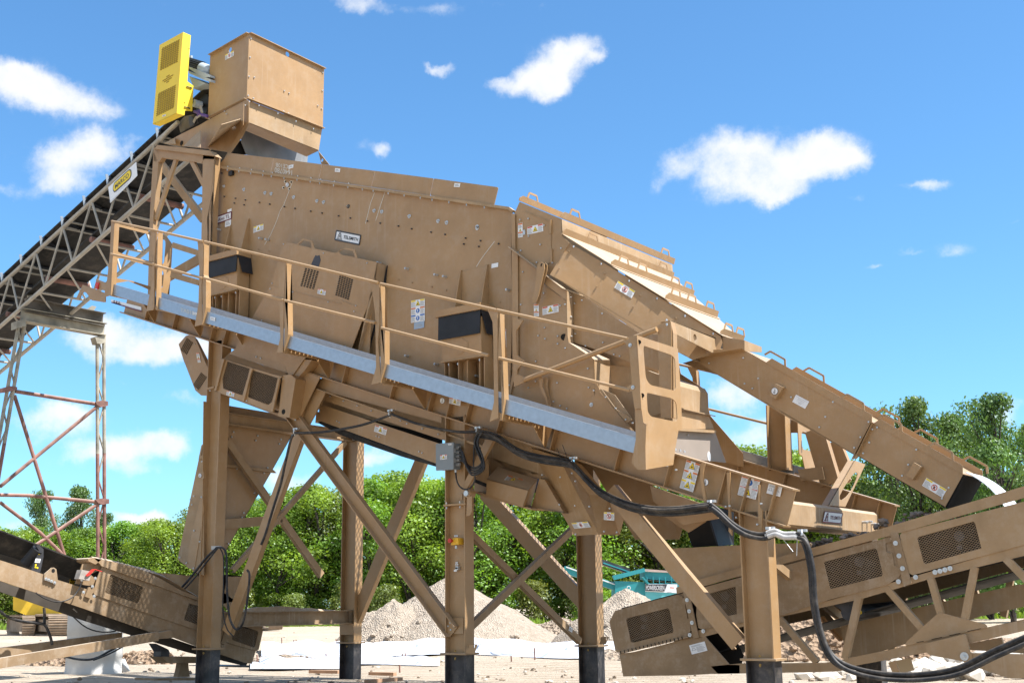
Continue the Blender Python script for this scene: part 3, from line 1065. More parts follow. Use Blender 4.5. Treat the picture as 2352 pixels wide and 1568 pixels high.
    if front:
        bolts('Y5 1362,340 1390,780', PT(-1.075), gp, .02, .02, washer=True)
        sticker('white_tag', 'X1 2018,518 2062,525 2018,540', PT(-1.005), kp, 'plain')
        sticker('white_tag', 'Y8 1418,1085 1468,1098 1418,1122', PT(-1.005), kp, 'plain')
        b = MB(CHALK)
        o = V('X1', 1965, 512, PT(-1.005)); b.text('YA0101', o, INC, (0, 0, 1), .07, CHALK, -.002, width=.42)
        b.build('chalk_mark', kp)
    return root
walkF = walk(True)
walkR = walk(False)
# ================================================================ the vibrating screen
SP = PT(.20)
screen = thing('vibrating_screen', 'long tan sloping screen box with bolted side plate, sitting on rubber covered spring boxes', 'screening machine', (2.6, CEN, 6.))
sidep = 'P 482,383 1168,476 1180,482 1176,490 1174,571 1177,703 1170,930 480,722'
for s_ in (0, 1):
    b = MB()
    q = VV(sidep, SP)
    if s_: q = [Vector((p.x, WD-p.y, p.z)) for p in q]
    b.prism(q, (0, .012*(-1 if s_ else 1), 0), TAN)
    sp = b.build('side_plate', screen)
    b = MB()
    q = VV('P 494,379 1168,475 1178,482 1176,487 1165,481 494,385', PT(.13))
    if s_: q = [Vector((p.x, WD-p.y, p.z)) for p in q]
    b.prism(q, (0, (.07)*(-1 if s_ else 1), 0), TAND)
    b.build('top_flange', screen)
    if s_ == 0: side0 = sp
# cross members and decks inside, closing the box
b = MB()
for k in range(4):
    x = .8+k*1.6
    for dz in (1.0, 1.9):
        b.cyl((x, .22, beamz(x)+dz), (x, WD-.22, beamz(x)+dz), .12, TAND, 12)
for dz in (1.15, 2.1):
    a, e = Vector((-.6, .22, beamz(-.6)+dz)), Vector((6.0, .22, beamz(6.)+dz))
    b.hexa([a, e, e+Vector((0, WD-.44, 0)), a+Vector((0, WD-.44, 0))], [p+Vector((0, 0, .05)) for p in (a, e, e+Vector((0, WD-.44, 0)), a+Vector((0, WD-.44, 0)))], DARK)
b.build('screen_deck', screen)
# skirt panels above the flange
KPn = PT(.16)
seams = [((425, 45), (385, 260)), ((1030, 115), (985, 327)), ((1700, 200), (1655, 412))]
P0 = [FR['Z3'][0]+x*FR['Z3'][2] for x in (425, 1030, 1700)]
top = [(529.4, 352), (629.1, 363.4), (739.5, 377.5), (862.4, 392.6), (996.1, 409.9), (1144.6, 430.2)]
bot = [(500, 380), (621.7, 398.3), (732.1, 412.4), (852.8, 429.6), (988, 449), (1134.6, 471.9)]
for i in range(5):
    a, c = top[i], top[i+1]
    d, e = bot[i+1], bot[i]
    g = 1.0 if i < 4 else 0
    sp_ = 'P %.1f,%.1f %.1f,%.1f %.1f,%.1f %.1f,%.1f' % (a[0], a[1], c[0]-g, c[1], d[0]-g, d[1], e[0], e[1])
    q = VV(sp_, KPn)
    if i == 4: q = round_poly(q, .03)
    b = MB()
    b.prism(q, (0, .008, 0), TAN)
    pn = b.build('skirt_panel', screen)
    b = MB()
    b.prism([Vector((p.x, WD-p.y, p.z)) for p in q], (0, -.008, 0), TAN)
    b.build('skirt_panel', screen)
    if i == 1:
        b = MB(CHALK)
        b.text('FCE10B', V('Z3', 1155, 225, PT(.153)), -INC, (0, 0, -1), .075, CHALK, -.002, width=.38)
        b.text('1640780', V('Z3', 1160, 300, PT(.153)), -INC, (0, 0, -1), .095, CHALK, -.002, width=.46)
        b.build('chalk_mark', pn)
        sticker('white_tag', 'Z3 1240,218 1305,203 1236,265', KPn, pn, 'plain')
    if i == 2: sticker('white_tag', 'Z3 1888,255 1958,262 1882,305', KPn, pn, 'plain')
    if i == 4: sticker('white_tag', 'b 780,1262 820,1264 775,1288', KPn, pn, 'plain')
bolts('Z3 385,270 545,292 708,317 878,342 998,360 1175,383 1355,408 1540,434 1673,455 1865,484 2065,510 b 145,1300 220,1310 323,1327 433,1342 544,1358 625,1372 741,1388 862,1406 985,1424', PT(.14), screen, .02, .03, dirv=(0, -.2, -1))
bolts('Z3 390,240 555,262 720,285 885,308 1010,325 1365,372 1550,398 1685,418 1875,448 2075,475', PT(.15), screen, .018, .02, dirv=(0, -.3, 1))
# bolts on the side plate
SF = PT(.198)
bolts('Z3 335,508 615,553 908,600 1725,730 2070,788 d 0,0', SF, screen, .024, .035, washer=True) if False else None
bolts('Z3 335,508 615,553 908,600 1725,730 2070,788 995,612 1308,660 1632,712', SF, screen, .026, .035, washer=True)
bolts('b 48,1422 226,1452 279,1459 468,1490 666,1523 725,1534 936,1562 e 936,5', SF, screen, .026, .035, washer=True)
bolts('Z3 220,312 310,325 210,457 270,462 205,552 245,557 218,660 344,650 500,677 637,700 484,744 620,768 833,733 977,758 1182,793 1330,818 1549,856 1707,882 1937,921 b 64,1503 182,1524 269,1538 395,1558 e 486,10 619,33 716,49 857,74 845,115 960,92 948,132 1085,113', SF, screen, .02, .025, STEEL)
bolts('Z3 290,1118 870,1240 960,1258 Y2 350,332 655,397 745,415 60,270 1405,553 350,1240 658,1328 1085,1450', SF, screen, .03, .10, ZINC, washer=False)
b = MB()
for w_ in 'Z3 320,1118 890,1243 978,1260 Y2 362,332 670,398 758,415 75,272 1415,556 360,1242 675,1330 1098,1452'.split():
    pass
bolts('Z3 455,1095 815,1385 960,1412 210,1205 175,1355 190,1060 190,917 185,787 475,1310 Y2 250,442 392,472 597,517 747,552 925,390 958,597 1310,677 58,402', SF, screen, .018, .012, TAND)
b = MB()
p = V('Z3', 450, 332, SF); b.box((p.x-.05, p.y-.05, p.z-.04), (p.x+.05, p.y, p.z+.04), BLK)
b.build('junction_stub', screen)
b = MB()
for x, y in ((1190, 440), (1270, 450), (1165, 528), (1245, 542)):
    b.cyl(V('Z3', x, y, PT(.194)), V('Z3', x, y, PT(.21)), .026, CHALK, 12); b.cyl(V('Z3', x, y, PT(.19)), V('Z3', x, y, PT(.21)), .014, DARK, 10)
b.build('lifting_hole', screen)
sticker('lifting_point_mark', 'Z3 1195,455 1245,455 1195,520', SF, screen, 'hook')
# scratches in the paint
b = MB(CHALK)
for s_ in ('Z3 1300,420 1215,640 1170,760 1115,850 1070,985 985,1180 900,1320', 'b 228,1325 200,1400 165,1540', 'b 298,1325 270,1410 235,1520', 'Y2 1250,40 1150,170 1100,240 1060,305'):
    q = VV(s_, PT(.1975))
    for a_, e_ in zip(q, q[1:]): b.bar(a_, e_, .009, .001, (0, 1, 0), CHALK)
b.build('paint_scratch', side0)
# signs
o_, g_ = sticker('name_sign', 'Z3 170,955 442,862 166,1052', SF, screen, 'blank')
tl, X, Y, w, h, nn = g_
b = MB()
for c_ in ((0, 0, 1, 0), (0, 1, 1, 1), (0, 0, 0, 1), (1, 0, 1, 1)):
    b.bar(tl+nn*.008+X*(c_[0]*w)+Y*(c_[1]*h), tl+nn*.008+X*(c_[2]*w)+Y*(c_[3]*h), .02, .003, nn, MAROON)
b.text('V', tl+nn*.008+X*(.06*w)+Y*(.52*h), X, -Y, .5*h, MAROON, .002, bold=.012)
b.text('IBRO-', tl+nn*.008+X*(.235*w)+Y*(.57*h), X, -Y, .36*h, MAROON, .002, bold=.012, width=.25*w)
b.text('K', tl+nn*.008+X*(.42*w)+Y*(.52*h), X, -Y, .5*h, MAROON, .002, bold=.012)
b.text('ING', tl+nn*.008+X*(.565*w)+Y*(.57*h), X, -Y, .36*h, MAROON, .002, bold=.012, width=.19*w)
b.text('TL', tl+nn*.008+X*(.82*w)+Y*(.5*h), X, -Y, .5*h, MAROON, .002, bold=.012, width=.2*w)
b.build('lettering', o_)
sticker('white_tag', 'Z3 385,835 442,815 385,880', SF, screen, 'blank')
sticker('white_tag', 'Z3 355,985 437,962 350,1078', SF, screen, 'plain')
sticker('warning_sticker', 'Z3 750,1075 888,1028 747,1157', SF, screen, 'tri', SYEL)
o_, g_ = sticker('name_sign', 'P 773.5,530 829,541 770,550.5', SF, screen, 'blank')
tl, X, Y, w, h, nn = g_
b = MB()
for c_ in ((0, 0, 1, 0), (0, 1, 1, 1), (0, 0, 0, 1), (1, 0, 1, 1)):
    b.bar(tl+nn*.008+X*(c_[0]*w)+Y*(c_[1]*h), tl+nn*.008+X*(c_[2]*w)+Y*(c_[3]*h), .022, .003, nn, INK)
tower_logo(b, tl, X, Y, w, h, nn, .05, .29, INK)
b.text('TELSMITH', tl+nn*.008+X*(.63*w)+Y*(.5*h), X, -Y, .36*h, INK, .002, bold=.02, width=.6*w)
b.build('lettering', o_)
sticker('instruction_sticker', 'Y2 380,662 523,637 379,893', SF, screen, 'big')
sticker('data_plate', 'Y2 412,892 518,870 409,962', SF, screen, 'plain', mt=GALV)
sticker('white_tag', 'Y2 1222,277 1291,262 1220,322', SF, screen, 'blank')
sticker('warning_sticker', 'Y2 1310,970 1372,956 1313,1160', SF, screen, 'triv')

# spring boxes: fins on the side plate, lid, rubber skirt, box and legs down to the beam
def spring_box(front, x0, x1, tp, lidz, rubz, botz, fx, fh, lab_):
    root = thing('spring_box', lab_, 'spring box', ((x0+x1)/2, .05, botz-.6))
    T0 = tp
    b = MB()
    lz = lidz
    b.hexa([(x0-.05, T0-.04, lz-.02), (x1+.02, T0-.04, lz-.02), (x1+.02, .19, lz-.02), (x0-.05, .19, lz-.02)],
           [(x0-.05, T0-.04, lz+.08), (x1+.02, T0-.04, lz+.08), (x1+.02, .19, lz+.08), (x0-.05, .19, lz+.08)], TAN)
    b.build('lid', root)
    b = MB()
    # rubber skirt, open at the corner where the two sheets part
    b.hexa([(x0, T0-.012, lz-.02), (x1, T0-.012, lz-.02), (x1-.0, T0-.03, rubz), (x0, T0-.02, rubz)],
           [(x0, T0, lz-.02), (x1, T0, lz-.02), (x1-.0, T0-.018, rubz), (x0, T0-.008, rubz)], BLK)
    b.hexa([(x1, T0, lz-.02), (x1, .19, lz-.02), (x1+.06, .19, rubz), (x1+.05, T0+.07, rubz)],
           [(x1+.01, T0, lz-.02), (x1+.01, .19, lz-.02), (x1+.07, .19, rubz), (x1+.06, T0+.07, rubz)], BLK)
    b.build('rubber_skirt', root)
    b = MB()
    b.hexa([(x0+.05, T0+.01, rubz+.25), (x1, T0+.01, rubz+.25), (x1, T0+.01, botz), (x0+.05, T0+.01, botz)],
           [(x0+.05, .17, rubz+.25), (x1, .17, rubz+.25), (x1, .17, botz), (x0+.05, .17, botz)], TAN)
    b.bar((x0+.04, T0+.02, botz), (x1+.02, T0+.02, botz), .06, .012, (0, 0, 1), TAND)
    bx = b.build('box', root)
    b = MB()
    c_ = Vector(((x0+x1)/2-.02, T0+.004, rubz-.13))
    pts = circle(c_, (1, 0, 0), (0, 0, 1), .125, 20)
    b.prism(pts, (0, .006, 0), TAN)
    b.prism([c_+Vector((dx, -.001, dz)) for dx, dz in ((.0, .125), (.17, .04), (.17, -.04), (.0, -.125))], (0, .006, 0), TAN)
    b.build('cover_plate', bx)
    for lx, lw in ((x0+.10, .05), (x0+.40, .10), (x1-.03, .05)):
        b = MB()
        b.ibeam((lx, .06, beamz(lx)+.42), (lx, .06, botz), .18 if lw > .06 else .1, .2, (1, 0, 0), TAN)
        b.build('leg', root)
    bolts([Vector((x0+.16, T0+.03, botz-.03)), Vector((x1-.05, T0+.03, botz-.03)), Vector((x0+.33, T0+.03, botz-.04))], None, root, .018, .03, dirv=(0, 0, -1))
    # fins welded to the screen body above the lid belong to the screen
    for (xr, zt_, tz) in fx:
        b = MB()
        q = [(xr, .2, zt_), (xr, .2, lz+.08), (xr, T0+.12, lz+.08), (xr, T0+.16, zt_-.45), (xr, .17, zt_)]
        b.hexa(q, [(p[0]+.014, p[1], p[2]) for p in q], TAN)
        b.build('spring_fin', screen)
    xa, xb_ = fx[0][0], fx[1][0]
    b = MB()
    b.hexa([(xa, .185, fx[0][1]-.02), (xb_, .185, fx[1][1]-.02), (xb_, .185, lz+.08), (xa, .185, lz+.08)], [(xa, .195, fx[0][1]-.02), (xb_, .195, fx[1][1]-.02), (xb_, .195, lz+.08), (xa, .195, lz+.08)], TAN)
    b.build('fin_plate', screen)
    return root
a = V('Y2', 668, 850, PT(-.1)); e = V('Y2', 1105, 740, PT(-.1)); r_ = V('Y2', 1110, 1000, PT(-.1)); z_ = V('Y2', 1120, 1235, PT(-.1))
spring_box(True, a.x, e.x, -.1, e.z, r_.z, z_.z, [(V('Y2', 905, 345, PT(.2)).x, V('Y2', 905, 345, PT(.2)).z, 0), (V('Y2', 1180, 285, PT(.2)).x, V('Y2', 1180, 285, PT(.2)).z, 0)], 0,
           'spring box with black rubber skirt near the middle of the walkway, below the white tag')
a = V('Y8', 1400, 520, PT(-.1)); e = V('Y8', 1700, 430, PT(-.1)); r_ = V('Y8', 1700, 615, PT(-.1)); z_ = V('Y8', 1700, 800, PT(-.1))
spring_box(True, a.x, e.x, -.1, e.z, r_.z, z_.z, [(V('Y8', 1635, 135, PT(.2)).x, V('Y8', 1635, 135, PT(.2)).z, 0), (V('Y8', 1822, 68, PT(.2)).x, V('Y8', 1822, 68, PT(.2)).z, 0)], 0,
           'spring box with black rubber skirt at the feed end, above the left column')

# drive cover on the side of the screen
DG = PT(-.02)
b = MB()
cov = 'd 1952,100 2045,115 2085,75 2150,92 2165,145 2310,175 2352,150 e 30,140 90,150 110,210 245,240 225,420 60,855 35,860 0,845 d 2280,830 1720,652 1862,400'
hs = ['d 2052,118 2090,88 2140,98 2145,142', 'e -20,165 10,148 80,160 92,205 0,188']
b.prism(VV(cov, DG), (0, .012, 0), TAN, [VV(h_, DG) for h_ in hs])
q = VV('e 245,240 225,420 108,868 35,860', DG)
b.hexa([q[0], q[1], q[2]], [p+Vector((0.0, .2, 0)) for p in q[:3]], TAND)
cover = b.build('drive_cover', screen)
b = MB()
q = VV('e 245,245 226,425 110,872', DG)
q2 = [p+Vector((.03, .19, 0)) for p in q]
b.hexa(q2, [p+Vector((.0, .02, 0)) for p in q2], BLK)
b.build('cover_seal', cover)
b = MB()
q = VV('d 1862,398 2352,527', PT(-.024)); b.bar(q[0], q[1], .008, .006, (0, 0, 1), TAND)
q = VV('e 0,500 105,545', PT(-.024)); b.bar(q[0], q[1], .008, .006, (0, 0, 1), TAND)
b.build('seam', cover)
b = MB()
for (x0, y0, dx, dy, n, m_) in ((2110, 285, 19, 3, 5, 11), ):
    for j in range(11):
        for i in range(5):
            p = V('d', 2108+i*20-j*3.2, 284+j*11.5+i*5, PT(-.023))
            b.bar(p-INC*.022, p+INC*.022, .018, .004, (0, 1, 0), DARK)
    b.build('vent_slots', cover)
    b = MB()
    for j in range(12):
        for i in range(6):
            p = V('d', 2345+i*16-j*2.6+(0), 330+j*12+i*6, PT(-.023))
            b.bar(p-INC*.02, p+INC*.02, .018, .004, (0, 1, 0), DARK)
b.build('vent_slots', cover)
sticker('warning_sticker', 'd 2192,420 2247,432 2186,455', DG, cover, 'tri')
b = MB(); b.prism(VV('d 2142,255 2160,215 2172,190 2185,195 2200,190 2208,225 2195,270', PT(-.024)), (0, .003, 0), mat('bare_patch', (.05, .05, .06), .6))
b.build('paint_patch', cover)
bolts('d 1955,115 2230,178 1876,385 1863,422 2019,445 2262,513 1804,640 e 178,245 100,540 88,578 28,815', PT(-.021), cover, .017, .015)
plate('side_fin', 'e 175,540 200,540 205,600 190,885 110,870 135,740', PT(.05), .012, screen)

# ================================================================ discharge hood
HP = PT(.10)
hood = thing('discharge_hood', 'tan dust hood with stepped sunlit lids at the low end of the screen', 'dust hood', (7.5, CEN, 4.2))
b = MB(); b.prism(VV('Y3 122,272 150,275 205,150 645,330 655,515 725,580 525,905 480,905 380,842 128,645', HP), (0, .01, 0), TAN)
up_side = b.build('side_panel', hood)
b = MB(); b.prism(VV('Y3 124,660 380,855 455,1005 692,1185 700,1500 Y5 720,312 950,462 985,490 992,690 1040,800 1410,1255 1410,1420 60,1010 130,690', HP), (0, .01, 0), TAN)
low_side = b.build('side_panel', hood)
far = lambda q: [Vector((p.x, WD-p.y, p.z)) for p in q]
b = MB(); b.prism(far(VV('Y3 122,272 150,275 205,150 645,330 655,515 725,580 525,905 700,1500 Y5 720,312 985,490 1040,800 1410,1255 1410,1420 60,1010 130,690', HP)), (0, -.01, 0), TAN)
b.build('side_panel', hood)
# edge flange on the screen side
b = MB(); q = VV('Y3 118,272 122,640 128,1240 Y5 132,640 92,900', PT(.06))
b.hexa(q, [p+Vector((.16, 0, 0)) for p in q], TAN) if False else None
q = VV('Y3 120,272 155,278 160,640 185,680 188,1240 Y5 190,560 130,760 100,900 85,890 130,620 Y3 130,1240 122,640', PT(.07))
b.prism(q, (0, .012, 0), TAN)
b.build('edge_flange', hood)
# sloping lip and the strap across it
b = MB()
q = VV('Y3 125,640 480,905 690,1072 870,1135', HP)
for a_, e_ in zip(q, q[1:]):
    b.hexa([a_+Vector((0, -.1, 0)), e_+Vector((0, -.1, 0)), e_, a_], [p+Vector((0, 0, .012)) for p in (a_+Vector((0, -.1, 0)), e_+Vector((0, -.1, 0)), e_, a_)], TAND)
b.build('sloping_lip', hood)
plate('strip', 'Y3 460,1000 695,1180 692,1075 482,905 455,960', PT(.05), .01, hood)
b = MB()
for s_, dt in (('Y3 385,830 400,790 430,775 460,795 465,850 440,960 400,1140 375,1205 345,1212 332,1190 360,1080 378,940', -.06), ('Y3 425,830 440,790 470,785 495,810 490,870 445,1040 408,1200 390,1225 375,1210', -.01)):
    b.prism(VV(s_, PT(dt)), (0, .014, 0), TAN)
b.cyl(V('Y3', 450, 815, PT(-.05)), V('Y3', 450, 815, PT(.1)), .035, DARK, 12)
b.build('latch_handle', hood)
b = MB()
for s_, dt in (('Y5 402,690 425,665 450,690 440,770 480,860 505,950 500,1000 470,900 425,800', .0), ('Y5 458,690 480,670 503,690 495,780 510,870 530,950 525,1040 510,1000 490,880 465,790', .05)):
    b.prism(VV(s_, PT(dt)), (0, .012, 0), TAN)
b.build('latch_handle', hood)
# step in the side: strip facing the discharge end, recessed inner plate
x0 = V('Y3', 700, 1200, HP).x
b = MB()
z1, z0 = V('Y3', 700, 1075, HP).z, V('Y5', 718, 310, HP).z
b.hexa([(x0, .10, z1), (x0, .24, z1-.04), (x0, .24, z0-.06), (x0, .10, z0)], [(x0-.01, .10, z1), (x0-.01, .24, z1-.04), (x0-.01, .24, z0-.06), (x0-.01, .10, z0)], TAND)
st = b.build('step_strip', hood)
bolts('Y3 732,1148 738,1352 743,1555 Y5 742,248', PL(x0+.003), hood, .018, .02, dirv=(1, 0, 0))
plate('inner_side', 'Y3 745,1085 870,1140 1470,1530 Y5 1660,230 1660,600 1360,515 1130,430 900,350 722,300', PT(.26), .01, hood)
bolts('Y5 790,222 1080,313 898,348 1195,438 1255,455 Y3 783,1213 1070,1318 858,1180', PT(.255), hood, .017, .02)
plate('inner_wall', 'Y5 700,250 1660,520 1660,900 1000,900 985,480', PT(.60), .01, hood, TAND)
# ledge and lower chamber
x1 = V('Y5', 985, 600, HP).x
b = MB()
q = VV('Y5 722,312 955,465 985,490', HP)
t2 = .42
zA, zB, zC = q[0].z, q[1].z, q[2].z
b.hexa([q[0], q[1], q[1]+Vector((.1, .3, 0)), q[0]+Vector((.0, .16, 0))], [p+Vector((0, 0, -.01)) for p in (q[0], q[1], q[1]+Vector((.1, .3, 0)), q[0]+Vector((0, .16, 0)))], TAND)
tC = .47
zL = V('Y5', 992, 690, HP).z-.35
b.hexa([(x1, .10, zC), (x1+.02, tC, zC-.03), (x1+.02, tC, zL), (x1, .10, zL)], [(x1-.01, .10, zC), (x1+.01, tC, zC-.03), (x1+.01, tC, zL), (x1-.01, .10, zL)], TAND)
b.hexa([q[1], q[2], (x1+.02, tC, zC-.03), q[1]+Vector((.1, .3, 0))], [p-Vector((0, 0, .01)) for p in (q[1], q[2], Vector((x1+.02, tC, zC-.03)), q[1]+Vector((.1, .3, 0)))], TAND)
b.build('corner_ledge', hood)
# discharge chamber reaching across, with rounded bright end face
b = MB()
XE = V('Z4', 1335, 1250, PT(1.3)).x
zt = V('Z4', 960, 1010, PL(XE)).z; zb = V('Z4', 960, 1330, PL(XE)).z
prof = [(x1+.02, zC-.02), (XE-.45, zt+.24), (XE-.04, zt+.05), (XE, zt-.02), (XE, zb), (x1+.02, zb-.2)]
b.hexa([(x, tC, z) for x, z in prof], [(x, 1.3, z) for x, z in prof], TAND)
b.build('discharge_chamber', hood)
b = MB()
q = [(XE+.01, tC, zb), (XE+.08, tC, zb-.02), (XE+.08, 1.34, zb-.02), (XE+.01, 1.34, zb)]
b.hexa(q, [(x, y, z-.012) for x, y, z in q], TAND)
b.build('chamber_lip', hood)
# spout plates below it
b = MB()
pl = PL(XE+.03)
b.prism(VV('Z4 970,1390 1345,1450 1400,1568 P 1640,985 P 1545,985 P 1545,960', pl), (-.012, 0, 0), TAND)
b.prism(VV('P 1545,988 1642,990 1668,1062 1548,1050', PL(XE+.10)), (-.012, 0, 0), GREYP if False else mat('worn_grey_tan', (.30, .245, .20), .55, var=.06, streak=.3))
sp_ = b.build('spout_front', hood)
b = MB(); q = VV('P 1545,982 1645,988 1645,994 1545,988', PL(XE+.16)); b.prism(q, (-.14, 0, 0), TAND); b.build('spout_lip', hood)
bolts('Y5 1960,1278', PL(XE+.11), hood, .017, .02, dirv=(1, 0, 0))
b = MB(); b.prism(circle(V('Z5', 555, 175, PL(XE+.102)), (0, 1, 0), (0, 0, 1), .045, 14, .065), (.003, 0, 0), WHITE); b.build('round_tag', hood)
# side wings of the low chamber seen under the mid rail
b = MB()
q = VV('Y5 1040,805 1375,1110 1330,1150 1090,870', PT(.06))
b.prism(VV('Y5 1045,800 1060,795 1215,1010 1375,1105 1375,1120 1325,1148 1055,830', PT(.04)), (0, .01, 0), TAND)
b.prism(VV('Y5 1060,795 1200,860 1375,1100 1215,1010', PT(.10)), (0, .01, 0), TAND)
b.prism(VV('Y5 810,990 1040,820 1410,1270 1410,1330 830,1040', PT(.085)), (0, .01, 0), TAN)
b.build('lower_wing', hood)
bolts('Y5 1108,883 1213,1000 1318,1118 1390,1153', PT(.035), hood, .018, .02)
bolts('Y5 955,962', PT(.08), hood, .024, .02, washer=True)
# stepped roof: near side edge runs down the slope; each lid is a sheet right across
Pn = lambda x, y: V('Y3', x, y, HP)
e0, e1, e2 = Pn(655, 515), Pn(1165, 835), Pn(1735, 1185)
qa_, qz_ = Pn(655, 515), V('Z4', 1510, 320, PT(1.3))
FUN = Pl((-(qz_.y-qa_.y), qz_.x-qa_.x, 0), qa_)     # the roofed chute narrows towards its outlet
e1, e2, e3 = V('Y3', 1165, 835, FUN), V('Y3', 1735, 1185, FUN), V('Z4', 1510, 320, FUN)
fa = lambda p: Vector((p.x, WD-p.y, p.z))
fx_ = Pn(645, 330)
b = MB()
q = [fx_, fa(fx_), fa(e0)+Vector((.0, 0, .02)), e0+Vector((0, 0, .02))]
b.hexa(q, [p-Vector((.01, 0, 0)) for p in q], TAND)
b.build('front_panel', hood)
b = MB()
t0_, t1_ = Pn(205, 150), Pn(645, 330)
q = [t0_, t1_, fa(t1_), fa(t0_)]
b.hexa(q, [p-Vector((0, 0, .01)) for p in q], TAND)
b.build('top_lid', hood)
lidsrc = [(e0, e1), (e1, e2), (e2, e3)]
for i, (pa, pb) in enumerate(lidsrc):
    dz = Vector((0, 0, .012*(3-i)))
    b = MB()
    q = [pa+dz+Vector((0, -.03, 0)), pb+dz+Vector((.03, -.03, -.02)), fa(pb)+dz+Vector((.03, .03, -.02)), fa(pa)+dz+Vector((0, .03, 0))]
    b.hexa(q, [p+Vector((0, 0, .008)) for p in q], TAND)
    b.build('sloping_lid', hood)
def handled_flange(p, w, hgt, name, marks, lean=Vector((0, 0, 1))):
    """upright edge flange across the hood with lifting loops; marks = distances of the loops"""
    b = MB()
    y0, y1 = p.y-.02, p.y-.02+w
    q = [(p.x, y0, p.z), (p.x, y1, p.z), (p.x+.03, y1, p.z+hgt), (p.x+.03, y0+.06, p.z+hgt), (p.x+.01, y0, p.z+hgt*.5)]
    b.hexa(q, [(x+.008, y, z) for x, y, z in q], TAN)
    for m_ in marks:
        c_ = Vector((p.x+.03, y0+m_, p.z+hgt-.01))
        pts = [c_+Vector((0, -.13, 0)), c_+Vector((.01, -.09, .09)), c_+Vector((.01, .09, .09)), c_+Vector((0, .13, 0))]
        for a_, e_ in zip(pts, pts[1:]): b.bar(a_, e_, .03, .01, (1, 0, 0), TAN)
    b.build(name, hood)
handled_flange(Pn(205, 140), 3.1, .08, 'lid_flange', (.3,))
handled_flange(Pn(640, 318), 3.16, .09, 'lid_flange', (.32, 2.85))
handled_flange(e0+Vector((0, 0, .03)), WD-2*e0.y, .09, 'lid_flange', (.75, 2.75))
handled_flange(e1+Vector((0, 0, .03)), WD-2*e1.y, .09, 'lid_flange', (.3, .8, 1.75, 2.15))
handled_flange(e2+Vector((0, 0, .03)), WD-2*e2.y, .09, 'lid_flange', (.25, .7, 1.25))
handled_flange(e3+Vector((0, 0, .03)), WD-2*e3.y, .07, 'lid_flange', (.2, .55))
b = MB(); b.prism(VV('Y3 525,905 725,580 1165,835 1735,1185 2091,1405 Z4 1510,330 1535,420 1480,560 1120,655 700,440 400,280 Y3 1470,1525', FUN), FUN.n*.01, TAN)
chs = b.build('chute_side', hood)
b = MB(); b.prism(far(VV('Y3 525,905 725,580 1165,835 1735,1185 2091,1405 Z4 1510,330 1535,420 1480,560 1120,655 700,440 400,280 Y3 1470,1525', FUN)), (0, -.01, 0), TAN); b.build('chute_side', hood)
b = MB()  # chute floor
qa, qb = V('Y3', 525, 905, FUN), V('Z4', 1120, 655, FUN)
q = [qa, qb, fa(qb), fa(qa)]
b.hexa(q, [p-Vector((0, 0, .01)) for p in q], TAND); b.build('chute_floor', hood)
bolts('Y3 724,670 618,845 1096,898 1010,1035 1467,1128 1393,1247 1842,1365 Z4 885,75', FUN.off(-.005), hood, .02, .012, TAND, dirv=-FUN.n)
bolts('Y3 770,610 1060,790 1350,968 1643,1150 1937,1332 Z4 1010,38 1405,282', FUN.off(-.02), hood, .018, .03, dirv=(0, -.3, -1))
bolts('Y3 214,340 300,328 303,512 466,398 425,598 642,636 552,788 192,680 222,660 388,783 135,457 137,617', PT(.095), hood, .018, .02)
bolts('Y3 243,884 462,1106 222,1225 632,1235 682,1222 470,1465 152,1234 Y5 470,158 404,243 475,275 607,247 607,327 685,372 378,510 922,585 375,720 602,735 930,783 983,815 300,785 240,925 337,953 378,972 562,930 632,972 608,1015 702,1002 103,758', PT(.095), hood, .018, .02)
b = MB(); b.cyl(V('Y5', 668, 255, PT(.092)), V('Y5', 668, 255, PT(.11)), .045, DARK, 16); b.build('inspection_hole', hood)
sticker('warning_sticker', 'Y3 190,377 238,369 192,525', HP, hood, 'triv')
sticker('warning_sticker', 'Y3 287,415 452,376 289,495', HP, hood, 'tri', SRED)
sticker('warning_sticker', 'Y3 356,1218 407,1218 358,1345', HP, hood, 'triv')
sticker('warning_sticker', 'Y3 446,1252 613,1217 448,1334', HP, hood, 'tri', SRED)
sticker('warning_sticker', 'Y3 1235,975 1415,1085 1195,1048', FUN, hood, 'no')
# access door on the upper side
b = MB(); q = VV('Y3 260,248 525,358 535,450 530,775 495,805', PT(.094))
for a_, e_ in zip(q, q[1:]): b.bar(a_, e_, .012, .008, (0, 1, 0), TAND)
for x, y in ((530, 410), (540, 715)):
    p = V('Y3', x, y, PT(.09)); b.bar(p+Vector((0, 0, .1)), p-Vector((0, 0, .1)), .03, .03, (0, 1, 0), TAN)
b.bar(V('Y3', 253, 445, PT(.09)), V('Y3', 255, 495, PT(.09)), .03, .02, (0, 1, 0), ZINC)
b.build('access_door', hood)

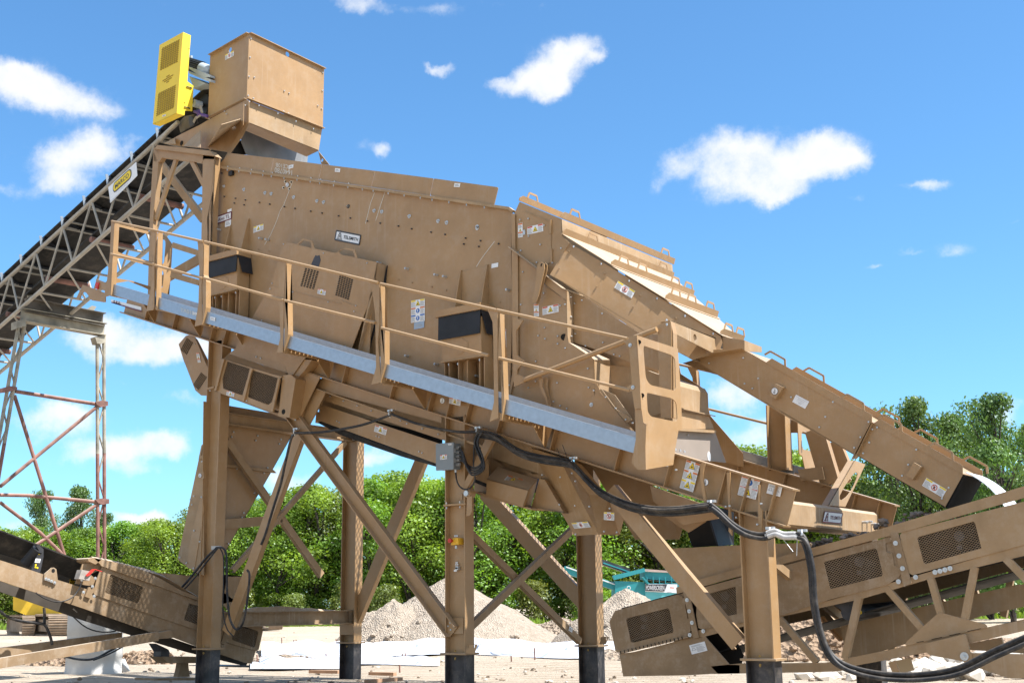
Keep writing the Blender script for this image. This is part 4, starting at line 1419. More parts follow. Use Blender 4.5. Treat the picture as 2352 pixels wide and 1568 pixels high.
# ================================================================ long discharge chute
CT = 1.3
CP = PT(CT)
chute = thing('discharge_chute', 'long narrow tan chute with handled covers sloping down from hood to right conveyor', 'chute', (10.3, 1.7, 2.7))
CW = .75
cf = lambda q: [p+Vector((0, CW, 0)) for p in q]
q = VV('Z4 1120,660 1390,560 1860,540 2091,665 Y6 0,-140 885,370 720,715 0,310 Z4 2091,1245', CP)
b = MB(); b.prism(q, (0, .01, 0), TAN); b.build('upper_side', chute)
b = MB(); b.prism(cf(q), (0, -.01, 0), TAN); b.build('upper_side', chute)
q2 = VV('Y6 900,375 1835,905 1645,1250 735,715', CP)
b = MB(); b.prism(q2, (0, .01, 0), TAN); b.build('lower_side', chute)
b = MB(); b.prism(cf(q2), (0, -.01, 0), TAN); b.build('lower_side', chute)
b = MB()
for a_, e_ in ((V('Y6', 885, 370, CP), V('Y6', 690, 750, CP)), (V('Y6', 900, 378, CP), V('Y6', 720, 745, CP))):
    b.hexa([a_+Vector((0, -.07, 0)), e_+Vector((0, -.07, 0)), e_, a_], [p+Vector((.012, 0, .008)) for p in (a_+Vector((0, -.07, 0)), e_+Vector((0, -.07, 0)), e_, a_)], TAN)
b.build('joint_flange', chute)
b = MB()
for a_, e_ in ((q[4] if False else V('Z4', 1120, 660, CP), V('Y6', 720, 715, CP)), (V('Y6', 735, 715, CP), V('Y6', 1645, 1250, CP))):
    w_ = [a_, e_, e_+Vector((0, CW, 0)), a_+Vector((0, CW, 0))]
    b.hexa(w_, [p+Vector((0, 0, .01)) for p in w_], TAN)
b.build('floor', chute)
for a_, e_, nm in ((V('Z4', 1860, 540, CP), V('Y6', 885, 370, CP), 'cover'), (V('Y6', 900, 375, CP), V('Y6', 1835, 905, CP), 'cover')):
    b = MB()
    w_ = [a_, e_, e_+Vector((0, CW, 0)), a_+Vector((0, CW, 0))]
    b.hexa(w_, [p+Vector((0, 0, .008)) for p in w_], TAN)
    dv = (e_-a_); ln_ = dv.length; dv.normalize(); nv = Vector((-dv.z, 0, dv.x))
    if nv.z < 0: nv = -nv
    for yy, sh in ((-.012, 0), (CW, .35)):
        A = a_+Vector((0, yy, 0))+dv*(ln_*.17 if nm == 'cover' and a_.x < 10 else 0)
        w_ = [A, e_+Vector((0, yy, 0)), e_+Vector((0, yy, 0))+nv*.09-dv*.05, A+nv*.09+dv*.05]
        b.hexa(w_, [p+Vector((0, .01, 0)) for p in w_], TAN)
    cv = b.build('cover', chute)
    L_ = ln_
    for yy, fr_ in ((-.012, (.22, .83) if a_.x < 10 else (.15, .72)), (CW, (.34, .93) if a_.x < 10 else (.32, .88))):
        for t_ in fr_:
            c_ = a_+Vector((0, yy+.005, 0))+dv*(L_*t_)+nv*.085
            pts = [c_-dv*.17, c_-dv*.12+nv*.075, c_+dv*.12+nv*.075, c_+dv*.17]
            b = MB()
            for u_, v_ in zip(pts, pts[1:]): b.bar(u_, v_, .012, .026, nv, TAN)
            b.build('handle', cv)
b = MB()
w_ = [V('Z4', 1860, 540, CP)+Vector((0, -.0, 0)), V('Z4', 1400, 560, CP), V('Z4', 1120, 660, CP)]
b.hexa([p+Vector((0, -.12, .02)) for p in w_], [p for p in w_], TAN)
w2 = [V('Z4', 1400, 560, CP), V('Z4', 1120, 660, CP), V('Z4', 980, 705, CP)]
q5 = VV('Z4 975,705 1120,655 1560,880 1240,780', PT(CT+.25))
b.prism(VV('Z4 975,705 1125,660 1560,890 1400,850 1210,790', PT(CT+.15)), (0, .01, 0), TAND)
b.build('inlet_flange', chute)
b = MB()
b.prism(VV('Z4 1530,335 1840,385 1842,545 1540,550', PT(CT+.03)), (0, .01, 0), TAND)
xx = V('Z4', 1840, 450, PT(CT+.03)).x
b.prism(VV('Z4 1840,385 2080,478 2082,552 1842,545', PL(xx)), (-.01, 0, 0), TAND)
b.build('inlet_box', chute)
b = MB()
e1_, e2_ = V('Y6', 1835, 905, CP), V('Y6', 1645, 1250, CP)
w_ = [e1_+Vector((0, .02, 0)), e2_+Vector((0, .02, 0)), e2_+Vector((0, CW-.02, 0)), e1_+Vector((0, CW-.02, 0))]
dv = Vector((cos(radians(33)), 0, -sin(radians(33))))
b.hexa([p-dv*.01 for p in w_], [p+dv*.02 for p in w_], DARK)  # dark slab stands for the shade inside the chute's open end
b.build('dark_outlet_sheet', chute)
b = MB()
a_ = e1_+Vector((.02, .03, .03))
pts = []
for k in range(9):
    if k: a_ = a_+Vector((cos(radians(-24-5.5*k)), 0, sin(radians(-24-5.5*k))))*.085
    pts.append(a_)
b.hexa([p for p in pts]+[p+Vector((0, 0, -.012)) for p in reversed(pts)], [p+Vector((0, CW-.1, 0)) for p in pts]+[p+Vector((0, CW-.1, -.012)) for p in reversed(pts)], WLIN)
b.build('white_liner', chute)
bolts('Y6 40,100 478,150 398,305 335,413 850,358 890,435 765,518 700,628 857,573 793,685 940,415 1350,647 1265,805 1200,920 1687,1045 1617,1158 Z4 1348,705 1825,633 2035,917 1843,990 1953,1057', PT(CT-.003), chute, .02, .015)
for sp_, in (('Y6 1320,780 1398,825 1308,960 1238,915',), ('f 635,1075 690,1100 635,1180 595,1155',)):
    b = MB(); b.prism(VV(sp_, PT(CT-.09)), (0, .09, 0), TAN)
    bo = b.build('lug_box', chute)
sticker('lifting_point_mark', 'f 612,1100 655,1103 610,1150', PT(CT-.09), chute, 'hook')
st_, g_ = sticker('address_label', 'Y6 92,72 228,145 50,148', PT(CT), chute, 'blank')
tl, X, Y, w, h, nn = g_
b = MB()
for k, s_ in enumerate(('CON-AGG COMPANIES', 'SO-055144', '116 X 48 X 47', '20208')):
    b.text(s_, tl+nn*.008+X*(.5*w)+Y*((.18+.19*k)*h), X, -Y, .085*h, INKG, .002, width=w*(.86 if k == 0 else .5 if k < 3 else .25))
b.build('lettering', st_)
sticker('warning_sticker', 'Y6 1455,940 1668,1065 1408,1022', PT(CT), chute, 'no')
# bracket standing on the cross beam
b = MB()
BX = PL(10.02)
q = VV('Y6 430,1228 700,760 815,800 605,1243', PL(10.06))
ho = VV('Y6 720,880 735,900 725,960 680,1060 620,1140 570,1175 545,1165 545,1130 590,1040 660,940 700,890', PL(10.06))
b.prism(q, (-.012, 0, 0), TAN, [round_poly(ho, .05)])
q = VV('Y6 355,1200 640,765 715,775 430,1228', PL(10.0))
a_ = VV('Y6 430,1228 700,760', PL(10.06))
b.hexa([a_[0], a_[1], a_[1]+Vector((-.10, 0, .0)), a_[0]+Vector((-.10, 0, .0))], [p+Vector((0, .012, 0)) for p in (a_[0], a_[1], a_[1]+Vector((-.10, 0, .0)), a_[0]+Vector((-.10, 0, .0)))], TAN)
b.build('bracket', chute)
# ================================================================ feed hopper over the screen
HT = .66
HC = V('Z1', 1140, 195, PT(HT))
HX = HC.x
HPL = PL(HX)
DH = Vector((-.990, .139, 0)).normalized()        # conveyor runs this way from its head
DN = Vector((.139, .990, 0)).normalized()         # across it
hop = thing('feed_hopper', 'tall square tan hopper box topping the plant, yellow light bounced on its left face', 'hopper', (HX-.6, CEN, HC.z-2.4))
LPn = Pl(DN, HC)
def zz(fr, x, y, pl): return V(fr, x, y, pl).z
HR = V('Z1', 1925, 570, HPL)                       # far top corner
ztop, zbot = HC.z, zz('Z1', 1113, 880, HPL)
DL = 1.33
def lw(p, d): return p+DH*d
ct_, cb_ = HC, Vector((HX, HT, zbot))
ft_, fb_ = Vector((HX, HR.y, HR.z)), Vector((HX, HR.y, zz('Z1', 1905, 1190, HPL)))
def slab(name, q, t, parent, mt=None):
    b = MB(); b.hexa(q, [Vector(p)+Vector(t) for p in q], mt or TAN); return b.build(name, parent)
b = MB()
b.prism([ct_, ft_, fb_, cb_], (-.008, 0, 0), TAN, [circle(V('Z1', 1543, 412, HPL), (0, 1, 0), (0, 0, 1), .05, 16)])
hf = b.build('front_wall', hop)
b = MB()
b.prism([ct_, lw(ct_, DL), lw(cb_, DL), cb_], DN*.008, TAN, [circle(V('Z1', 943, 366, LPn), DH, (0, 0, 1), .05, 16)])
hl = b.build('side_wall', hop)
slab('side_wall', [ft_, lw(ft_, DL), lw(fb_, DL), fb_], DN*-.008, hop)
slab('back_wall', [lw(ct_, DL), lw(ft_, DL), lw(fb_, DL)+Vector((0, 0, .75)), lw(cb_, DL)+Vector((0, 0, .75))], (-.008, 0, 0), hop)
for (p, e_, o_) in ((ct_, ft_, Vector((.06, 0, 0))), (ct_, lw(ct_, DL), DN*-.06), (cb_, fb_, Vector((.06, 0, 0))), (cb_, lw(cb_, DL), DN*-.06)):
    b = MB(); b.hexa([p, e_, e_+o_, p+o_], [x+Vector((0, 0, .012)) for x in (p, e_, e_+o_, p+o_)], TAND)
    b.build('rim', hop)
bolts('Z1 1157,250 1147,446 1137,646 1191,655 1128,845 1182,873 1505,796 1555,820 1498,1010 1548,1030 1907,606 1905,793 1855,950 1897,982 1850,1160 1892,1174', PL(HX+.003), hop, .022, .02, dirv=(1, 0, 0))
bolts('Z1 1145,900 1243,942 1440,1024 1630,1106 1813,1184', PL(HX+.03), hop, .02, .03, dirv=(0, 0, -1))
sticker('warning_sticker', 'Z1 893,420 983,375 892,474', LPn, hop, 'no')
# lower neck
NXP = PL(HX-.02)
b = MB(); q = VV('Z1 1116,886 1903,1195 1868,1420 1140,1130', NXP); b.prism(q, (-.01, 0, 0), TAND); b.build('neck_front', hop)
n0, n1 = q[3], q[2]
u0, u1 = VV('Z1 1095,1207 1740,1482', PL(HX-.30))
slab('neck_slope', [n0, n1, u1, u0], (0, 0, .01), hop, TAN)
b = MB()
lq = VV('Z1 1062,1170 1110,1190 1760,1440 1745,1575 1365,1510 1112,1460 1060,1330', PL(HX-.75))
b.prism(lq, (-.01, 0, 0), GREYL); b.build('liner_plate', hop)
b = MB(); b.prism(VV('Z1 1040,1320 1075,1300 1112,1460 960,1460', PL(HX-.85)), (-.01, 0, 0), DARK); b.build('throat', hop)
# side of the neck: webs, the slanted bright wing with its round hole
SPn = LPn.off(-.02)
b = MB(); b.prism(VV('Z1 730,1088 1113,885 1138,905 1136,1130 1050,1210 945,1440 700,1400 455,1375 250,1345 440,1240 625,1150', SPn), DN*.01, TAN)
b.build('neck_side', hop)
WPn = Pl(Vector((.22, .60, -.77)), V('Z1', 1048, 1085, LPn.off(-.26)))
b = MB()
q = VV('Z1 1048,1085 1052,1200 1075,1258 945,1448 890,1510 825,1500 790,1420 752,1458 720,1402 700,1388 850,1143', WPn)
hc_ = circle(V('Z1', 975, 1168, WPn), (q[0]-q[1]).orthogonal(), WPn.n.cross((q[0]-q[1]).orthogonal()), .055, 14)
b.prism(q, WPn.n*.01, TAND, [hc_])
wg = b.build('side_wing', hop)
W2 = Pl(Vector((.10, .86, -.50)), V('Z1', 640, 1200, LPn.off(-.12)))
b = MB(); b.prism(VV('Z1 635,1205 632,1385 455,1370 560,1265', W2), WPn.n*.01, TAND); b.build('side_wing', hop)
b = MB(); b.prism(VV('Z1 360,1285 375,1350 250,1342', W2), WPn.n*.01, TAND); b.build('side_wing', hop)
b = MB()
q = VV('Z1 1053,930 1138,905 1138,1130 1050,1205 945,1445 930,1480 885,1512 890,1490 1052,1195', LPn.off(-.10))
b.prism(VV('Z1 1053,935 1085,925 1078,1150 1048,1205', LPn.off(-.10)), DN*.01, TAN)
b.prism(VV('Z1 1138,1130 1075,1262 945,1445 890,1512 880,1500 1050,1210', LPn.off(-.06)), DN*.01, TAND)
b.build('neck_edge', hop)
bolts('Z1 888,1010 910,1038 1107,948 728,1086', SPn.off(-.01), hop, .02, .02, dirv=-DN)
b = MB(); p = V('Z1', 432, 1340, SPn.off(-.01)); b.cyl(p, p+DN*.02, .05, DARK, 14); b.build('pivot_hole', hop)
# far wing sticking out to the right
FPn = PT(HR.y-.05)
b = MB(); q = VV('Z1 1868,1425 1985,1590 1900,1568', FPn)
fq = VV('P 731,347 757,379 738,377', FPn)
b.prism(fq, (0, .01, 0), TAND, [circle(V('P', 740, 368, FPn), (1, 0, 0), (0, 0, 1), .035, 12)])
b.build('side_wing', hop)

# ================================================================ long belt conveyor feeding the hopper
NP = LPn.off(.05)              # near truss plane
FPN = NP.off(1.15)             # far truss plane
conv = thing('feed_conveyor', 'long grey pipe truss conveyor with a sign board climbing to the hopper', 'conveyor', (-7.5, 2.4, 8.5))
tA, tB = V('a', 1225, 845, NP), V('X1', 0, 240, NP)
bA, bB = V('X1', 760, 0, NP), V('X1', 0, 670, NP)
tdir = (tB-tA).normalized()
bdir = (bB-bA).normalized()
tB2 = tA+tdir*14; bA2 = bA-bdir*5.2; bB2 = bA+bdir*9.5
ac = DN*1.15
for p0, p1 in ((tA, tB2), (bA2, bB2)):
    for o in (Vector((0, 0, 0)), ac):
        b = MB(); b.tube([p0+o, p1+o], .048, TRUSS, 10); b.build('chord', conv)
def topat(d): return tA+tdir*d
def botat(p):   # point of the bottom chord level with p along the run
    k = (p-bA2).dot(DH)/bdir.dot(DH)
    return bA2+bdir*k
for o in (Vector((0, 0, 0)), ac):
    n = 9
    for i in range(n):
        t0 = topat(.9+i*1.35); t1 = topat(.9+i*1.35+.75)
        b = MB(); b.tube([t0+o, botat(t1)+o], .026, TRUSS, 8); b.build('truss_web', conv)
        t2 = topat(.9+i*1.35+1.35)
        b = MB(); b.tube([botat(t1)+o, t2+o], .026, TRUSS, 8); b.build('truss_web', conv)
for i in range(10):
    t0 = topat(.6+i*1.35)
    b = MB(); b.tube([botat(t0), botat(t0)+ac], .028, TRUSS, 8); b.build('cross_tube', conv)
    b = MB(); b.tube([t0, t0+ac], .024, TRUSS, 8); b.build('cross_tube', conv)
    b = MB(); b.tube([botat(t0), botat(topat(.6+i*1.35+1.35))+ac], .022, TRUSS, 8); b.build('cross_tube', conv)
# belts
upv = Vector((0, 0, 1))
b = MB()
h0, h1 = tA-tdir*1.0, tB2
c0, c1 = h0+ac*.04+upv*.26, h1+ac*.04+upv*.26
m0, m1 = h0+ac*.32+upv*.10, h1+ac*.32+upv*.10
m2, m3 = h0+ac*.68+upv*.10, h1+ac*.68+upv*.10
c2, c3 = h0+ac*.96+upv*.26, h1+ac*.96+upv*.26
tk = upv*.03
for a_, e_, f_, g_ in ((c0, c1, m1, m0), (m0, m1, m3, m2), (m2, m3, c3, c2)):
    b.hexa([a_, e_, f_, g_], [p+tk for p in (a_, e_, f_, g_)], BELT)
b.build('carry_belt', conv)
b = MB()
r0, r1 = botat(h0)+upv*.34, botat(h1)+upv*.34
w_ = [r0+ac*.08, r1+ac*.08, r1+ac*.92, r0+ac*.92]
b.hexa(w_, [p+tk for p in w_], BELT)
b.build('return_belt', conv)
for i in range(6):
    p = botat(topat(1.6+i*2.1))+upv*.26
    b = MB(); b.cyl(p+ac*.06, p+ac*.94, .065, RUST, 12); b.build('return_roller', conv)
for i in range(11):
    p = topat(.8+i*1.05)
    b = MB()
    b.bar(p+upv*.03, p+ac+upv*.03, .07, .05, upv, TRUSS)
    b.bar(p+ac*.02+upv*.03, p+ac*-.03+upv*.28, .06, .02, DH, GALV)
    b.bar(p+ac*.98+upv*.03, p+ac*1.03+upv*.28, .06, .02, DH, GALV)
    fr_ = b.build('idler_frame', conv)
    b = MB(); b.cyl(p+ac*.02+upv*.22, p+ac*.33+upv*.07, .055, BLK, 10); b.build('idler_roller', fr_)
    b = MB(); b.cyl(p+ac*.35+upv*.06, p+ac*.65+upv*.06, .055, BLK, 10); b.build('idler_roller', fr_)
# head pulley, bearing, take-up
hp = V('Z1', 655, 945, NP.off(.12))
b = MB(); b.cyl(hp, hp+ac*.8, .235, BLK, 24)
b.cyl(hp-DN*.25, hp+ac*.9, .045, STEEL, 12)
b.build('head_pulley', conv)
b = MB(); p = V('Z1', 590, 930, NP.off(-.05)); b.cyl(p-DN*.06, p+DN*.1, .075, MOTOR, 14); b.build('bearing', conv)
b = MB()
for s_ in ('Z1 570,1010 620,1030 630,1020', ):
    q = VV(s_, NP.off(-.1)); b.tube(q, .03, PURP, 8)
q = VV('Z1 645,1045 708,1060', NP.off(-.12)); b.tube(q, .03, PURP, 8)
b.tube(VV('Z1 600,1010 625,1000 640,1030 600,1055', NP.off(-.1)), .022, PURP, 8)
b.build('belt_cleaner', conv)
b = MB()
q = VV('Z1 632,955 650,1030 580,1080 560,1125', NP.off(-.1))
for u_, v_ in zip(q, q[1:]): b.bar(u_, v_, .06, .02, DN, TRUSS)
b.prism(VV('Z1 505,1060 520,1170 560,1150 570,1090 540,1060', NP.off(-.05)), DN*.02, STEEL)
b.build('cleaner_bracket', conv)
slab('head_plate', VV('Z1 465,1060 560,1040 600,1130 420,1230 400,1130', NP.off(.0)), DN*.03, conv, RUSTB)
b = MB(); b.tube(VV('Z1 215,1310 300,1210 400,1120', NP.off(-.08)), .04, TRUSS, 8); b.build('tension_rod', conv)
# sign board hung on the truss
SG = NP.off(-.06)
b = MB(); q = VV('a 745,1290 938,1115 945,1210 760,1398', SG); b.prism(q, DN*.006, WHITE)
sg = b.build('sign_board', conv)
X = (q[1]-q[0]).normalized(); Yv = (q[0]-q[3]); Yv = (Yv-X*Yv.dot(X)).normalized()
cn = V('a', 842, 1246, SG)
nn = -DN
b = MB()
wS = (V('a', 905, 1185, SG)-V('a', 778, 1305, SG)).length
hS = wS*.30
for k, m_, dd in ((1.0, INK, .005), (.93, SYEL, .009)):
    w2, h2 = wS*k, hS-(1-k)*wS
    b.prism(rrect(cn+nn*dd-X*w2/2-Yv*h2/2, X, Yv, w2, h2, h2*.46, 6), nn*-.003, m_)
b.text('MARCO', cn+nn*.011, X, Yv, hS*.42, INK, .002, bold=.012, width=wS*.74)
b.text('CONVEYORS, MANUFACTURING', V('a', 835, 1200, SG)+nn*.006, X, Yv, hS*.11, INKG, .002, width=wS*.8)
b.text('ST. LOUIS, MISSOURI', V('a', 850, 1290, SG)+nn*.006, X, Yv, hS*.10, INKG, .002, width=wS*.5)
b.text('www.marcoconveyors.com', V('a', 800, 1352, SG)+nn*.006, X, Yv, hS*.12, INKG, .002, width=wS*.7)
b.build('lettering', sg)
# yellow drive guard, motor and its mount
GP = LPn.off(-.50)
guard = thing('drive_guard', 'bright yellow perforated drive guard box standing at the conveyor head', 'guard', tuple(V('Z1', 300, 1100, GP)))
q = VV('Z1 205,315 450,180 383,1028 133,1145', GP)
dG = DN*.42
# depth measured from its narrow right side
b = MB(); b.hexa(q, [p+DN*.02 for p in q], YEL); gf = b.build('front_panel', guard)
sq = VV('Z1 450,180 532,215 492,690 562,745 540,1010 385,1030', GP)
tr = V('Z1', 450, 180, GP); br = V('Z1', 383, 1028, GP)
# plane of the narrow side
SPL = Pl(DH, tr)
b = MB(); b.prism(VV('Z1 450,180 532,215 495,695 560,742 545,1008 470,1000 465,1050 384,1029', SPL), DH*.01, YEL)
b.build('side_panel', guard)
bt = VV('Z1 133,1145 383,1028 465,1052', GP)
dd = V('Z1', 463, 1050, SPL)-br
b = MB(); w_ = [q[3], q[2], q[2]+dd, q[3]+dd]; b.hexa(w_, [p+Vector((0, 0, .01)) for p in w_], YEL)
b.build('casing', guard)
b = MB()
GF = GP.off(-.003)
vt = mat('slot_shadow', (.30, .19, .01), .7)
for (x0, y0, x1, y1, h_, n) in ((238, 350, 400, 268, 236, 21), (200, 822, 362, 742, 240, 22)):
    for j in range(n):
        for i in range(8):
            t = i/7
            p = V('Z1', x0+(x1-x0)*t-j*.95, y0+(y1-y0)*t+j*h_/n, GF)
            dl = .030 if (j % 2) else .030
            b.bar(p-DH*dl+DH*(.012 if j % 2 else -.012), p+DH*dl+DH*(.012 if j % 2 else -.012), .022, .003, DN, vt)
    b.build('vent_slots', gf)
    b = MB()
p = V('Z1', 290, 675, GF)
for k, (dx, dz, wv) in enumerate(((0, .07, .06), (0, .03, .2), (0, -.01, .14), (-.0, -.05, .05))):
    b.bar(p+DH*(wv)+upv*dz, p-DH*wv+upv*dz, .022, .002, DN, vt)
b.build('faded_decal', gf)
sticker('white_tag', 'Z1 238,1050 272,1042 236,1066', GP, guard, 'plain')
bolts('Z1 512,352 467,915', Pl(DH, tr-DH*.002), guard, .012, .015, STEEL, dirv=-DH)
b = MB()
for x, y in ((540, 768), (518, 980)):
    p = V('Z1', x, y, SPL); b.tube([p+DN*.0, p-DH*.02-DN*.04], .012, STEEL, 6); b.tube([p-DH*.015-DN*.12, p-DH*.015+DN*.0], .01, STEEL, 6)
b.build('latch', guard)
MP = LPn.off(.05)
motor = thing('electric_motor', 'finned grey electric motor on its mount between the yellow guard and the hopper', 'motor', tuple(V('Z1', 620, 700, MP)))
m0_, m1_ = V('Z1', 515, 500, MP), V('Z1', 650, 560, MP)
ax = -DH if False else (Vector((HX, 0, 0))-Vector((HX-1, 0, 0)))
ax = (DN*.93+Vector((.37, 0, 0))).normalized()
q0 = V('Z1', 500, 512, MP)
q1 = V('Z1', 652, 560, MP)
mdir = (q1-q0).normalized()
rad = .115
b = MB(); b.cyl(q0, q1, rad*.86, FIN, 20)
for k in range(20):
    a = 2*pi*k/20
    u = mdir.orthogonal().normalized(); w = mdir.cross(u)
    o = (u*cos(a)+w*sin(a))*rad*.95
    b.bar(q0+o, q1+o, .012, .05, o, FIN)
b.build('finned_body', motor)
q2_ = V('Z1', 730, 590, MP)
b = MB()
b.tube([q1, q1+(q2_-q1)*.55, q1+(q2_-q1)*.85, q2_], [rad, rad, rad*.85, rad*.35], MOTOR, 20); b.build('fan_cowl', motor)
b = MB(); p = V('Z1', 535, 430, MP); b.tube([p, p-upv*.05], .03, MOTOR, 8); b.build('lifting_eye', motor)
b = MB()
for s_ in ('Z1 510,540 735,630 735,650 640,655 512,560', 'Z1 510,590 740,675 738,700 690,690 510,610'):
    q = VV(s_, MP.off(-.15)); b.prism(q, DN*.5, MOTOR)
b.build('mount_plate', motor)
b = MB(); q = VV('Z1 512,640 690,715 565,775 545,720', MP.off(-.1)); b.prism(q, DN*.35, MOTOR); b.build('mount_foot', motor)

# ================================================================ trestle under the feed conveyor
PB = V('X1', 240, 570, NP)
TPN = Pl(DH, PB)
tower = thing('conveyor_trestle', 'rust stained lattice trestle of thin pipes standing under the long conveyor', 'trestle', (PB.x, PB.y+1, GZ))
def tt(spec, r, mt, nm, n=8):
    b = MB(); b.tube(VV(spec, TPN), r, mt, n); return b.build(nm, tower)
def lattice_leg(pL0, pL1, pR0, pR1, nseg, mt):
    a0, a1, c0_, c1_ = V(*pL0, TPN), V(*pL1, TPN), V(*pR0, TPN), V(*pR1, TPN)
    def ext(p, q_):   # run down to the ground
        d = (q_-p); k = (GZ-.1-p.z)/d.z
        return p+d*k
    a1, c1_ = ext(a0, a1), ext(c0_, c1_)
    for p, q_ in ((a0, a1), (c0_, c1_)):
        b = MB(); b.tube([p, p.lerp(q_, .36)], .042, mt, 8); b.tube([p.lerp(q_, .36), q_], .042, RUST, 8); b.build('leg', tower)
    for i in range(nseg):
        u0, u1 = i/nseg, (i+1)/nseg
        s0 = (a0, a1) if i % 2 == 0 else (c0_, c1_)
        s1 = (c0_, c1_) if i % 2 == 0 else (a0, a1)
        b = MB(); b.tube([s0[0].lerp(s0[1], u0), s1[0].lerp(s1[1], u1)], .02, mt if u0 < .36 else RUST, 6); b.build('lacing', tower)
lattice_leg(('X1', 188, 690), ('X1', 35, 1568), ('X1', 262, 620), ('X1', 100, 1568), 16, LEG)
lattice_leg(('X1', 1016, 780), ('X1', 1018, 1440), ('X1', 1086, 770), ('X1', 1088, 1440), 14, LEG)
# cross heads
ws = V('X1', 255, 440, TPN); we = V('X1', 1072, 610, TPN)
b = MB(); b.ibeam(V('X1', 258, 445, TPN), V('X1', 1075, 605, TPN), .33, .3, upv, RUSTB); b.build('cross_head', tower)
b = MB(); b.ibeam(V('X1', 215, 548, TPN.off(-.02)), V('X1', 1090, 705, TPN.off(-.02)), .30, .26, upv, LEG); b.build('cross_head', tower)
slab('cap_plate', VV('X1 175,610 270,590 272,660 175,688', TPN.off(-.15)), DH*.3, tower, LEG)
slab('cap_plate', VV('X1 995,775 1110,760 1105,832 1060,850 1015,845', TPN.off(-.1)), DH*.25, tower, LEG)
tt('X1 160,1345 1005,1478', .045, RUST, 'tie')
tt('X1 150,1385 P 148,1276', .042, RUST, 'diagonal')
tt('X1 1020,1500 P 0,1117', .042, RUST, 'diagonal')
tt('P 0,1136 Y7 300,80 1035,150', .042, RUST, 'tie')
tt('P 0,1153 Y7 420,470 690,730 P 300,1400', .042, RUST, 'diagonal')
tt('Y7 1020,170 365,605 P -60,1292', .042, RUST, 'diagonal')
for sp_ in ('X1 25,1310 105,1290 180,1300 180,1325 110,1345 28,1355', 'X1 1005,1455 1060,1440 1130,1450 1130,1495 1060,1510 1010,1480', 'Y7 1000,125 1060,110 1142,118 1142,165 1075,175 1030,160'):
    slab('splice', VV(sp_, TPN.off(-.08)), DH*.16, tower, RUST)
for sp_ in ('X1 680,225 755,265 745,280 670,260', 'X1 290,345 415,320 410,345 300,370', 'X1 880,510 965,450 1010,460 970,520'):
    slab('clip_plate', VV(sp_, TPN.off(.1)), DH*.05, tower, LEG)

# ================================================================ drive guard boxes under the front beam
MG = PT(-.35)
mg = thing('mesh_guard', 'tan guard box with two expanded mesh windows hung under the walkway beside the left column', 'guard', tuple(V('Z2', 500, 900, MG)))
outl = 'Z2 245,483 860,668 835,690 770,1045 155,822'
w1 = 'Z2 285,508 525,585 442,865 242,792 233,690'
w2 = 'Z2 555,603 820,685 752,930 712,966 500,882 535,640'
b = MB(); b.prism(VV(outl, MG), (0, .012, 0), TAN, [VV(w1, MG), VV(w2, MG)]); fp = b.build('front_panel', mg)
b = MB(); q = VV('Z2 285,508 525,585 448,866 215,780', MG.off(.006)); mesh_quad(b, q, 16, 15, .0011, TAN); b.build('mesh_window', fp)
b = MB(); q = VV('Z2 555,603 820,685 742,976 478,882', MG.off(.006)); mesh_quad(b, q, 16, 15, .0011, TAN); b.build('mesh_window', fp)
b = MB(); a_, e_ = V('Z2', 540, 585, MG.off(-.02)), V('Z2', 455, 925, MG.off(-.02)); b.bar(a_, e_, .05, .03, (0, 1, 0), TAN); b.build('frame_bar', fp); b = MB()
a_, e_ = V('Z2', 250, 485, MG.off(-.02)), V('Z2', 165, 815, MG.off(-.02)); b.bar(a_, e_, .05, .03, (0, 1, 0), TAN); b.build('frame_bar', fp); b = MB()
a_, e_ = V('Z2', 830, 690, MG.off(-.02)), V('Z2', 755, 1035, MG.off(-.02)); b.bar(a_, e_, .05, .03, (0, 1, 0), TAN)
b.build('frame_bar', fp)
# hood folded back over the top
t0_ = VV('Z2 245,455 300,430 905,635 862,668 245,483', MG.off(-.01))
t1_ = VV('Z2 375,372 600,440 885,540 912,620 860,660 300,432', MG.off(.12))
b = MB()
A = [V('Z2', 245, 483, MG), V('Z2', 862, 668, MG), V('Z2', 908, 632, MG.off(.16)), V('Z2', 300, 430, MG.off(.16))]
b.hexa(A, [p+Vector((0, 0, -.008)) for p in A], TAN)
b.prism(VV('Z2 300,432 375,373 885,540 910,630', MG.off(.16)), (0, .01, 0), TAN)
b.build('hood', mg)
b = MB()
q = VV('Z2 155,822 770,1045', MG)
b.hexa([q[0], q[1], q[1]+Vector((0, .3, 0)), q[0]+Vector((0, .3, 0))], [p+Vector((0, 0, .01)) for p in (q[0], q[1], q[1]+Vector((0, .3, 0)), q[0]+Vector((0, .3, 0)))], TAN)
b.build('floor', mg)
b = MB(); b.prism(VV('Z2 265,500 830,690 765,975 215,790', MG.off(.06)), (0, .01, 0), DARK); b.build('dark_back', mg)  # dark sheet stands in for the unlit inside behind the mesh
b = MB(); b.prism(VV('Z2 245,440 1000,640 1330,700 1330,840 1150,1170 935,1130 770,1060 155,830', PT(.06)), (0, .01, 0), TAN); b.build('back', mg)
b = MB(); b.prism(VV('Z2 862,655 945,645 1000,690 935,1098 815,1078 830,985', MG.off(.02)), (0, .3, 0), TAN)
ex = b.build('end_box', mg)
b = MB(); p = V('Z2', 872, 1035, MG.off(.018)); b.cyl(p, p+Vector((0, .02, 0)), .042, DARK, 14); b.build('cable_hole', ex)
bolts('Z2 108,815 490,922', MG.off(-.01), mg, .02, .015)
bolts('Z2 593,464 638,478', MG.off(.155), mg, .02, .015)
sticker('warning_sticker', 'Z2 283,815 363,835 277,862', MG.off(-.004), mg, 'tri')
b = MB(); q = VV('Z2 75,800 155,780 P 480,893', MG.off(.02)); b.bar(q[0], q[1], .03, .05, (0, 1, 0), TAN); b.build('stay', mg)
